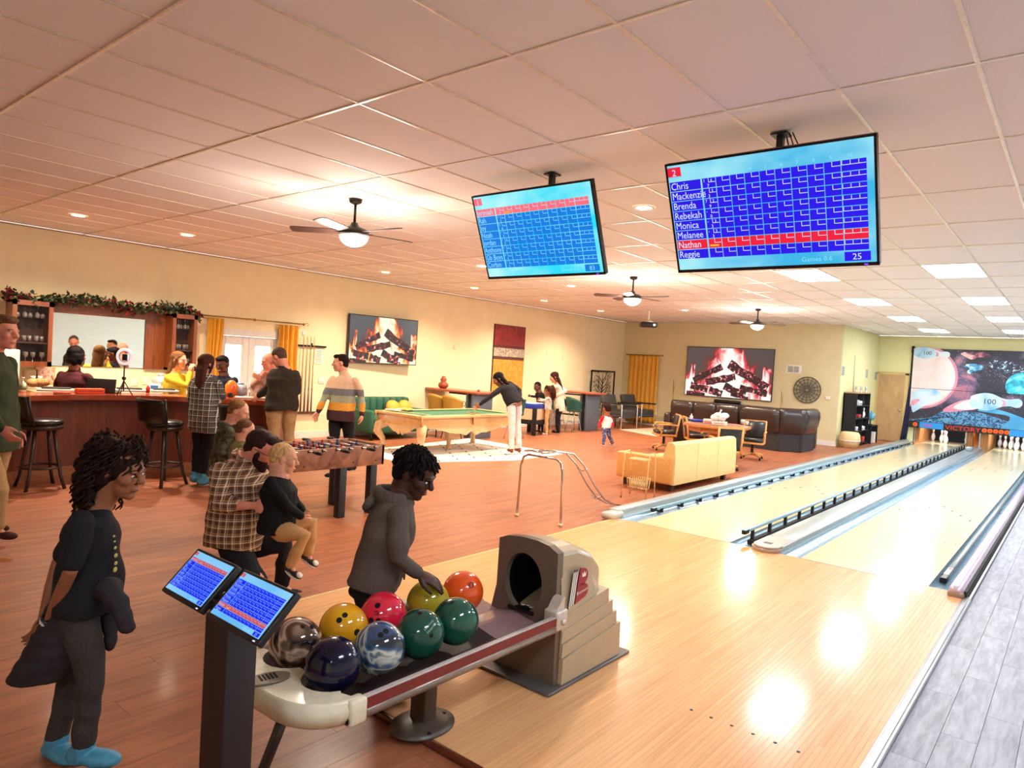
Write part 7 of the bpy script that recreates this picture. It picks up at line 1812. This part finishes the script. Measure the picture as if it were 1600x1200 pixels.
M_cover = plain('blue_shoe_cover', (70, 146, 180), .45, noise=.12, nscale=40, bump=.3)
M_khaki = cloth('khaki', (176, 142, 98)); M_blk = cloth('black', (24, 22, 24)); M_blkp = cloth('black_denim', (30, 30, 36))

# ---- 1 child with long curls, black t-shirt, jacket round the waist
def girl_extra(ph, S, t, J, k, HP, s, A, h, left, nk, pv):
    if ph != 'end': return
    Jk = MB(); w_ = A((134, 925)); 
    # waist roll and drape behind
    loft(Jk, [(A((140, 940)), left*.115, h*.105), (A((138, 925)), left*.125, h*.115), (A((138, 912)), left*.11, h*.10)], 18)
    loft(Jk, [(A((130, 925)), left*.11, h*.09), (A((110, 975)), left*.12, h*.12), (A((92, 1020)), left*.12, h*.13), (A((66, 1055)), left*.11, h*.12)], 18)
    cap(Jk, [A((168, 918, -.08)), A((184, 940, -.10)), A((198, 978, -.10))], [.035, .042, .038]); cap(Jk, [A((172, 925, .02)), A((174, 960, .02)), A((172, 1008, .02))], [.03, .032, .026]); ell(Jk, A((170, 920, -.05)), (h, left, UP), (.05, .06, .04))
    remesh(Jk, 'tied_jacket', cloth('jacket', (46, 40, 44)), t, .006, 3, .007)
    Bc = MB(); wr = J['wrR']; ad = unit(J['wrR']-J['elR']); x, y, z = frame_of(ad)
    for i in range(16): a = 2*PI*i/16; Bc.ball(tuple(V3(wr-ad*.005)+x*.026*math.cos(a)+y*.026*math.sin(a)), .0062, 6)
    Bc.build('bead_bracelet', plain('beads_white', (220, 214, 214), .3), t, True)
    MB().tube([V3(wr-ad*.022)+x*.027*math.cos(2*PI*i/14)+y*.027*math.sin(2*PI*i/14) for i in range(14)], .005, 6, closed=True).build('dark_wristband', M_black, t, True)
    pr = MB(); 
    for (px, py, r_) in ((181, 838, .006), (182, 846, .005), (183, 856, .008), (184, 868, .010), (184, 880, .009), (183, 890, .012)): p = A((px-3, py, -.035)); ell(pr, p, (h, left, UP), (.004, r_, r_*.9), 8)
    pr.build('shirt_print', plain('print_yellow', (190, 180, 90), .5), t, True)
person('child with long dark curls, black t-shirt and a dark jacket tied round the waist', 2.78, (188, 737), 84, (1, -.12, -.18), (1, -.1), (146, 797), (138, 935), k=.74, skin='tan', hair=('curly', 'hair_curls', (44, 28, 22)),
       top=cloth('tee_black', (28, 26, 32)), sleeve='short', pants=cloth('sweat_grey', (62, 56, 54), noise=.25, ns=120), shoes=('cover', M_cover), sw=.128, vox=.0045,
       J=dict(shR=(128, 815, -.13), shL=(140, 812, .13), elR=(110, 893, -.17), wrR=(75, 972, -.08), elL=(90, 880, .14), wrL=(66, 968, .06), knR=(143, 1056, -.05), anR=(130, 1168, -.02), knL=(110, 1070, .08), anL=(88, 1158, .06)),
       hands={'R': dict(d=(-.55, .1, -1), pn=(-.4, 1, 0), curl=.55, s=1.05), 'L': dict(d=(-.3, -.2, -1), pn=(-.3, -1, 0), curl=.6)}, toes={'R': (1, -.1), 'L': (.85, -.5)}, extra=girl_extra, loose=1.08)

# ---- 2 boy in grey hoodie reaching for the ball
def hood_extra(ph, S, t, J, k, HP, s, A, h, left, nk, pv):
    if ph == 'top':
        for i in range(21):
            a = -PI*.72+PI*1.44*i/20; c = nk-h*(.02+.085*math.cos(a))+left*.092*math.sin(a)+UP*(-.004+.012*math.cos(a)); ell(S, c, (h, left, UP), (.030, .030, .040), 10)
        ell(S, A((582, 784)), (rfu(1, 0, 1.1), left, rfu(-1.1, 0, 1)), (.050, .080, .028), 12)
        sp_ = unit(nk-pv); loft(S, [(pv+sp_*.005, left*.128, h*.118), (pv+sp_*.04, left*.14, h*.130), (pv+sp_*.11, left*.135, h*.124), (pv+sp_*.19, left*.125, h*.112), (pv+sp_*.27, left*.11, h*.092), (pv+sp_*.34, left*.07, h*.055)], 18)
    if ph == 'end':
        C = MB(); C.tube([V3(nk+left*.055*math.sin(a)-h*.052*math.cos(a)+UP*.022) for a in [-1.6+3.2*i/8 for i in range(9)]], .013, 8); C.build('orange_collar', plain('collar_orange', (224, 130, 50), .7), t, True)
        D = MB(); ell(D, nk-h*.066+UP*.022, (h, left, UP), (.062, .078, .026), 14); D.build('hood_lining', plain('lining_black', (16, 15, 17), .9), t, True)
person('boy with short dark twists in a grey-brown hooded sweater reaching for a bowling ball', 3.46, (648, 741), 75, (.9, -.28, -.42), (1, -.18), (625, 774), (585, 910), k=.78, skin='dark', hair=('twists', 'hair_twists', (26, 20, 20)),
       top=cloth('hoodie', (92, 80, 72), noise=.22, ns=160), pants=M_blk, shoes=('plain', cloth('dark_shoe', (26, 26, 44))), sw=.125, fat=1.08, hem=.0, floor=0.0, vox=.0045,
       J=dict(shR=(622, 806, -.13), shL=(622, 800, .12), elR=(622, 873, -.15), wrR=(653, 897, -.07), elL=(630, 850, .16), wrL=(622, 880, .12), anR=(597, 1070, -.02), anL=(588, 1058, .14)),
       hands={'R': dict(d=(1, .12, -.42), pn=(-.2, .35, -1), curl=.26, s=1.3, side=1)}, extra=hood_extra, loose=1.12)

# ---- 3 kneeling man in plaid, 4 toddler on his knee
M_plaid1 = plaid('brown_plaid', (150, 108, 72), [(0, .26, (84, 50, 38), .62), (.5, .06, (240, 224, 196), .75), (.22, .04, (232, 200, 150), .5), (.78, .04, (60, 34, 30), .5)], 21)
def man_extra(ph, S, t, J, k, HP, s, A, h, left, nk, pv):
    if ph != 'end': return
    Bd = MB(); ax = (HP(1, 0, 0)-HP(0, 0, 0))/s, (HP(0, 1, 0)-HP(0, 0, 0))/s, (HP(0, 0, 1)-HP(0, 0, 0))/s
    ell(Bd, HP(.15, 0, -.28), ax, (.25*s, .255*s, .22*s), 14); ell(Bd, HP(.26, 0, -.42), ax, (.13*s, .14*s, .11*s), 12)
    for q in (1, -1): ell(Bd, HP(.05, q*.24, -.10), ax, (.09*s, .055*s, .22*s), 10)
    remesh(Bd, 'beard', hairm('hair_man', (58, 38, 34)), t, .006, 1, .002)
    G = MB()
    for q in (1, -1):
        G.tube([V3(HP(.41, q*.15+.085*math.cos(a), .03+.065*math.sin(a))) for a in [2*PI*i/16 for i in range(16)]], .010*s, 6, closed=True); G.tube([V3(HP(.40, q*.235, .05)), V3(HP(.2, q*.35, .055)), V3(HP(-.03, q*.36, .06))], .010*s, 6)
    G.tube([V3(HP(.42, .06, .04)), V3(HP(.45, 0, .05)), V3(HP(.42, -.06, .04))], .009*s, 6); G.build('glasses', M_black, t, True)
    Cc = MB(); Cc.tube([V3(nk+left*.085*math.sin(a)+h*.075*math.cos(a)+UP*(.035-.03*math.cos(a))) for a in [.35+5.6*i/12 for i in range(13)]], .016, 8); Cc.build('collar', M_plaid1, t, True)
person('bearded man with glasses kneeling in a brown plaid shirt, holding a toddler', 4.75, (407, 703), 56, (.85, -.05, -.40), (.85, -.35), (383, 720), (366, 842), k=1.02, skin='pink', hair=('short', 'hair_man', (58, 38, 34)),
       top=M_plaid1, sleeve='rolled', pants=M_blkp, shoes=('plain', M_blk), sw=.20, fat=1.32, hem=.1, vox=.0055, fold=.007,
       J=dict(shR=(346, 740, -.16), shL=(398, 738, .16), elR=(346, 790, -.26), wrR=(398, 790, -.26), elL=(425, 780, .32), wrL=(455, 790, .18), knR=(402, 905, -.10), anR=(330, 918, .0), knL=(446, 852, .10), anL=(441, 915, .22), hipR=(360, 852, -.08), hipL=(372, 850, .12)),
       hands={'R': dict(d=(1, -.05, -.12), pn=(.25, 1, -.2), curl=.14, side=-1, s=1.05), 'L': dict(d=(-.8, -.4, 0), pn=(-.2, -1, 0), curl=.4)}, toes={'R': (-.6, 0, -1), 'L': (1, -.2)}, extra=man_extra)
M_shoe1 = cloth('sneaker', (66, 58, 56)); M_shoe2 = cloth('sneaker_maroon', (82, 36, 40))
def tod_extra(ph, S, t, J, k, HP, s, A, h, left, nk, pv):
    if ph == 'end':
        for q, mt in (('L', None), ('R', None)):
            an = J['an'+q]; T2 = MB(); ell(T2, an+rfu(.9, -.35, -.45)*.075-UP*.018, (rfu(.9, -.35, -.45), rfu(.3, .9), UP), (.022, .024, .016), 8); T2.build('white_toe_cap', M_white, t, True)
person('blond toddler in a black sweater and tan trousers on the man\'s knee', 4.58, (443, 718), 48, (.85, .25, -.12), (1, .0), (436, 744), (433, 820), k=.62, skin='light', hair=('buzz', 'hair_blond', (222, 178, 118)),
       top=cloth('sweater_black', (20, 20, 22)), pants=cloth('tan_trousers', (206, 158, 104)), shoes=('soled', M_shoe1, M_white), sw=.125, fat=1.34, vox=.005,
       J=dict(shR=(424, 757, -.10), shL=(444, 754, .10), elR=(448, 790, -.13), wrR=(470, 806, -.06), elL=(462, 785, .12), wrL=(474, 800, .05), knR=(476, 838, -.12), anR=(455, 884, -.10), knL=(489, 817, .10), anL=(481, 866, .12), hipR=(434, 828, -.06), hipL=(442, 820, .06), sit=1),
       toes={'R': (.9, -.35, -.45), 'L': (.9, -.3, -.45)}, hands={'R': dict(s=.9, curl=.5)}, loose=1.08, extra=tod_extra)

# ---- 5, 6 two small boys at the foosball table
M_camo = blob_mat('camo_cloth', [(.40, (40, 42, 30)), (.48, (70, 74, 50)), (.56, (96, 92, 66)), (.62, (52, 50, 38))], 16, .9)
def camo_extra(ph, S, t, J, k, HP, s, A, h, left, nk, pv):
    if ph == 'top':
        for i in range(7): a = -1.5+3.0*i/6; ell(S, nk-h*(.03+.06*math.cos(a))+left*.09*math.sin(a)-UP*.005, (h, left, UP), (.034, .034, .035), 8)
person('boy in a camouflage hooded top standing behind the kneeling man', 6.2, (372, 644), 37, (.85, .1, -.28), (.9, .25), (361, 663), (347, 735), k=.76, skin='light', hair=('buzz', 'hair_sand', (142, 98, 60)),
       top=M_camo, pants=M_blk, shoes=('plain', M_blk), sw=.13, fat=1.1, J=dict(elR=(342, 706, -.15), wrR=(368, 712, -.05), elL=(368, 700, .15), wrL=(386, 705, .1)), extra=camo_extra)
person('smaller boy with cropped hair and khaki top between the camouflage boy and the man', 5.75, (383, 673), 33, (.8, .35, -.25), (.8, .4), (378, 689), (371, 752), k=.66, skin='light', hair=('buzz', 'hair_brown2', (112, 76, 54)),
       top=cloth('khaki_tee', (132, 118, 78)), pants=M_blk, shoes=('plain', M_blk), sw=.115, J=dict(elR=(362, 722, -.12), wrR=(385, 730, -.1)))
# ---- 7 man at the left edge
person('man in a dark green sweater and khaki trousers walking in at the left edge', 5.45, (4, 520), 52, (1, -.05, -.06), (1, 0), (-14, 556), (-16, 690), k=1.05, skin='pink', hair=('short', 'hair_ginger', (120, 84, 60)),
       top=cloth('green_sweater', (58, 66, 42)), pants=M_khaki, shoes=('plain', cloth('brown_shoe', (66, 34, 30))), sw=.19, fat=1.1,
       J=dict(shR=(-12, 580, -.18), elR=(-22, 640, -.22), wrR=(2, 668, -.2), knR=(-2, 765, -.08), anR=(-6, 826, -.05), anL=(-20, 815, .2), knL=(-10, 750, .1)), toes={'R': (1, -.1)})
# ---- 8, 9 women behind the bar
person('woman with black bobbed hair in a maroon top behind the bar, seen from behind', 9.35, (120, 557), 29, (.35, .9, -.1), (.2, 1), (116, 581), (118, 640), k=1.06, skin='tan', hair=('bob', 'hair_black', (22, 18, 20)),
       top=cloth('maroon', (70, 26, 34)), pants=M_blk, sw=.20, fat=1.12, shoes=('plain', M_blk), J=dict(elL=(90, 606, .1), elR=(148, 604, .05), wrL=(100, 612, .25), wrR=(142, 612, .25)))
person('woman with long light brown hair in a bright yellow top behind the bar', 10.1, (280, 564), 27, (.95, -.2, -.05), (.9, -.1), (274, 584), (272, 640), k=.93, skin='light', hair=('long', 'hair_lbrown', (120, 82, 52)),
       top=cloth('yellow', (240, 206, 60)), pants=M_blk, sw=.17, fat=1.1, shoes=('plain', M_blk), J=dict(elR=(292, 603, -.12), wrR=(297, 581, -.02), elL=(296, 600, .15), wrL=(299, 581, .08)), hands={'R': dict(d=(.2, 0, 1), curl=.6), 'L': dict(d=(.1, 0, 1), curl=.6)})
# ---- 10 woman in black and white plaid
M_plaid2 = plaid('black_white_plaid', (34, 32, 36), [(0, .20, (90, 84, 76), .4), (.5, .055, (220, 210, 190), .75), (.2, .03, (180, 172, 156), .4)], 15)
person('woman with long brown hair in a black and white plaid shirt at the bar', 8.4, (324, 570), 30, (.55, .8, -.12), (.35, .95), (322, 590), (320, 655), k=.97, skin='light', hair=('long', 'hair_brown3', (72, 40, 30)),
       top=M_plaid2, hem=.2, pants=M_blkp, shoes=('cover', M_cover), sw=.175, fat=1.1,
       J=dict(elL=(298, 622, .05), elR=(347, 618, .0), wrL=(306, 630, .22), wrR=(348, 622, .2), anL=(306, 741, .05), anR=(319, 746, -.02)), toes={'L': (.2, 1), 'R': (.6, .6)})
# ---- 11 smiling woman
def smile_extra(ph, S, t, J, k, HP, s, A, h, left, nk, pv):
    if ph == 'end':
        G = MB()
        for q in (1, -1): G.tube([V3(HP(.41, q*.15+.09*math.cos(a), .03+.065*math.sin(a))) for a in [2*PI*i/14 for i in range(14)]], .010*s, 6, closed=True)
        G.build('glasses', M_black, t, True); M2 = MB(); cap(M2, [HP(.36, .08, -.225), HP(.40, 0, -.245), HP(.36, -.08, -.225)], [.018*s, .026*s, .018*s], 6); M2.build('smile', M_white, t, True)
person('smiling woman in a navy top and black head wrap behind the bar', 10.1, (347, 570), 26, (-.15, -1, -.25), (-.1, -1), (350, 587), (352, 640), k=.92, skin='brown', hair=('short', 'hair_wrap', (24, 20, 26)),
       top=cloth('navy_top', (24, 26, 48)), pants=M_blk, shoes=('plain', M_blk), sw=.16, J=dict(elL=(366, 608, -.05), elR=(336, 608, -.05), wrL=(362, 612, -.2), wrR=(342, 612, -.2)), extra=smile_extra)
# ---- 12 older man leaning behind the bar end
person('older balding man in a pinkish grey sweater behind the right end of the bar', 10.0, (420, 566), 27, (-.6, -.7, -.15), (-.6, -.7), (414, 585), (404, 645), k=.98, skin='pink', hair=('bald', 'hair_grey', (150, 140, 136)),
       top=cloth('pinkish_grey', (170, 140, 128)), pants=M_blk, shoes=('plain', M_blk), sw=.17, fat=1.12, J=dict(elR=(396, 603, -.1), wrR=(411, 588, -.2), elL=(420, 604, -.12), wrL=(408, 594, -.22)))
# ---- 13 man in olive sweater
person('man in a dark olive sweater and khaki trousers leaning on the bar end', 8.95, (436, 559), 29, (-.75, .25, -.38), (-.55, .75), (445, 577), (440, 634), k=1.03, skin='pink', hair=('buzz', 'hair_greyb', (88, 66, 54)),
       top=cloth('olive_sweater', (50, 42, 34)), pants=M_khaki, shoes=('plain', M_blk), sw=.205, fat=1.15, loose=1.12,
       J=dict(shR=(461, 586, .05), shL=(428, 584, .1), elR=(464, 612, .0), wrR=(440, 622, .15), elL=(420, 606, -.02), wrL=(406, 617, .0), anR=(452, 714, .1), anL=(430, 712, -.05)), toes={'R': (-.6, .5), 'L': (-.8, .3)})
# ---- 14 walking woman in striped sweater
_p = at(536, 600, 9.4)[2]-FLZ; _q = at(533, 645, 9.4)[2]-FLZ
M_strp = bands('striped_knit', [(0, (74, 44, 50)), (.20, (74, 44, 50)), (.21, (232, 164, 60)), (.43, (168, 170, 142)), (.63, (122, 124, 130)), (.83, (226, 190, 160))], _q-.06, _p+.02)
M_strp.node_tree.nodes
person('woman with short dark hair walking in a striped knit sweater and black trousers', 9.4, (532, 568), 27, (-.95, -.3, -.05), (-.35, -.95), (538, 588), (533, 650), k=.98, skin='light', hair=('short', 'hair_dark2', (40, 26, 26)),
       top=M_strp, hem=.1, pants=M_blk, shoes=('plain', M_blk), sw=.18, fat=1.05,
       J=dict(elR=(508, 620, -.05), wrR=(497, 643, -.1), elL=(565, 622, .0), wrL=(566, 648, -.05), knR=(522, 695, -.1), anR=(522, 736, -.15), knL=(546, 692, .05), anL=(552, 726, .25)), hands={'R': dict(d=(-.3, 0, -1)), 'L': dict(d=(-.1, 0, -1))}, toes={'R': (-.5, -.9), 'L': (-.3, -.9)})
# ---- 15 woman leaning over the pool table
person('woman with long black hair and white trousers leaning over the pool table', 12.85, (779, 593), 20, (-.8, -.1, -.6), (-.9, .15), (789, 602), (804, 628), k=.95, skin='tan', hair=('long', 'hair_black', (0, 0, 0)),
       top=cloth('black_blouse', (36, 34, 40)), pants=cloth('white_jeans', (226, 212, 210)), shoes=('plain', cloth('brown_boot', (120, 60, 36))), sw=.16, hem=.08,
       J=dict(shR=(784, 606, -.1), shL=(796, 600, .12), elR=(768, 619, -.15), wrR=(750, 632, -.1), elL=(812, 611, .2), wrL=(812, 625, .0), knR=(800, 663, -.05), anR=(799, 701, -.02), knL=(809, 662, .1), anL=(811, 700, .1), hipR=(799, 632, -.05), hipL=(809, 630, .08)), toes={'R': (-.4, .9), 'L': (-.4, .9)})
# ---- 16, 17, 18 at the air hockey table
person('child in dark clothes playing behind the air hockey table', 17.6, (840, 605), 15, (-.5, -.6, -.4), (-.7, -.5), (843, 613), (847, 634), k=.72, skin='brown', hair=('buzz', 'hair_black', (0, 0, 0)), top=M_blk, pants=M_blk, shoes=('plain', M_blk), sw=.12, vox=.011, J=dict(elR=(838, 620), wrR=(829, 619, -.1)))
person('small girl with brown curls, floral top and tan trousers at the air hockey table', 17.0, (857, 612), 15, (-.8, -.3, -.1), (-.9, .1), (857, 620), (856, 638), k=.62, skin='tan', hair=('curly', 'hair_curls2', (84, 52, 40)), top=blob_mat('floral_cloth', [(.42, (226, 206, 190)), (.55, (232, 224, 214)), (.62, (120, 70, 66))], 30, .9), pants=cloth('tan2', (216, 172, 118)), shoes=('plain', M_white), sw=.11, vox=.010,
       J=dict(elR=(850, 626, -.1), wrR=(843, 626, -.1), elL=(852, 626, .1), wrL=(845, 624, .1)), loose=1.15)
person('woman with long dark hair, white top and black trousers by the pub table', 17.7, (866, 590), 16, (-.9, -.1, -.35), (-.85, .1), (871, 601), (874, 633), k=.93, skin='light', hair=('long', 'hair_brown4', (62, 34, 30)), top=cloth('white_top', (238, 226, 206)), hem=.2, pants=M_blkp, shoes=('plain', M_blk), sw=.16, vox=.011,
       J=dict(elR=(884, 611, -.1), wrR=(873, 617, -.15), elL=(864, 614, .15), wrL=(858, 621, .15)), loose=1.1)
# ---- 19 toddler running
def rag_extra(ph, S, t, J, k, HP, s, A, h, left, nk, pv):
    if ph == 'end':
        for q in 'LR':
            S2 = MB(); cap(S2, [J['sh'+q], J['el'+q], J['wr'+q]], [.080*k, .066*k, .052*k], 10); remesh(S2, 'red_sleeve', cloth('red_sleeve', (206, 40, 54)), t, .009, 2)
person('toddler in a white shirt with red sleeves running on the red floor', 14.9, (948, 639), 16.5, (-.5, .8, -.1), (-.6, .75), (948, 650), (947, 667), k=.56, skin='tan', hair=('short', 'hair_dark3', (48, 32, 30)), top=cloth('white_raglan', (236, 226, 226)), pants=blob_mat('blue_print_cloth', [(.45, (70, 76, 120)), (.56, (90, 98, 140)), (.62, (190, 190, 210))], 26, .9), shoes=('plain', cloth('shoe_light', (200, 170, 160))), sw=.115, vox=.009,
       J=dict(elL=(938, 659, -.02), wrL=(936, 667, -.05), elR=(956, 659, .05), wrR=(957, 666, 0), knL=(944, 682, -.05), anL=(943, 694, -.05), knR=(952, 682, .05), anR=(957, 693, .15)), extra=rag_extra, loose=1.15)
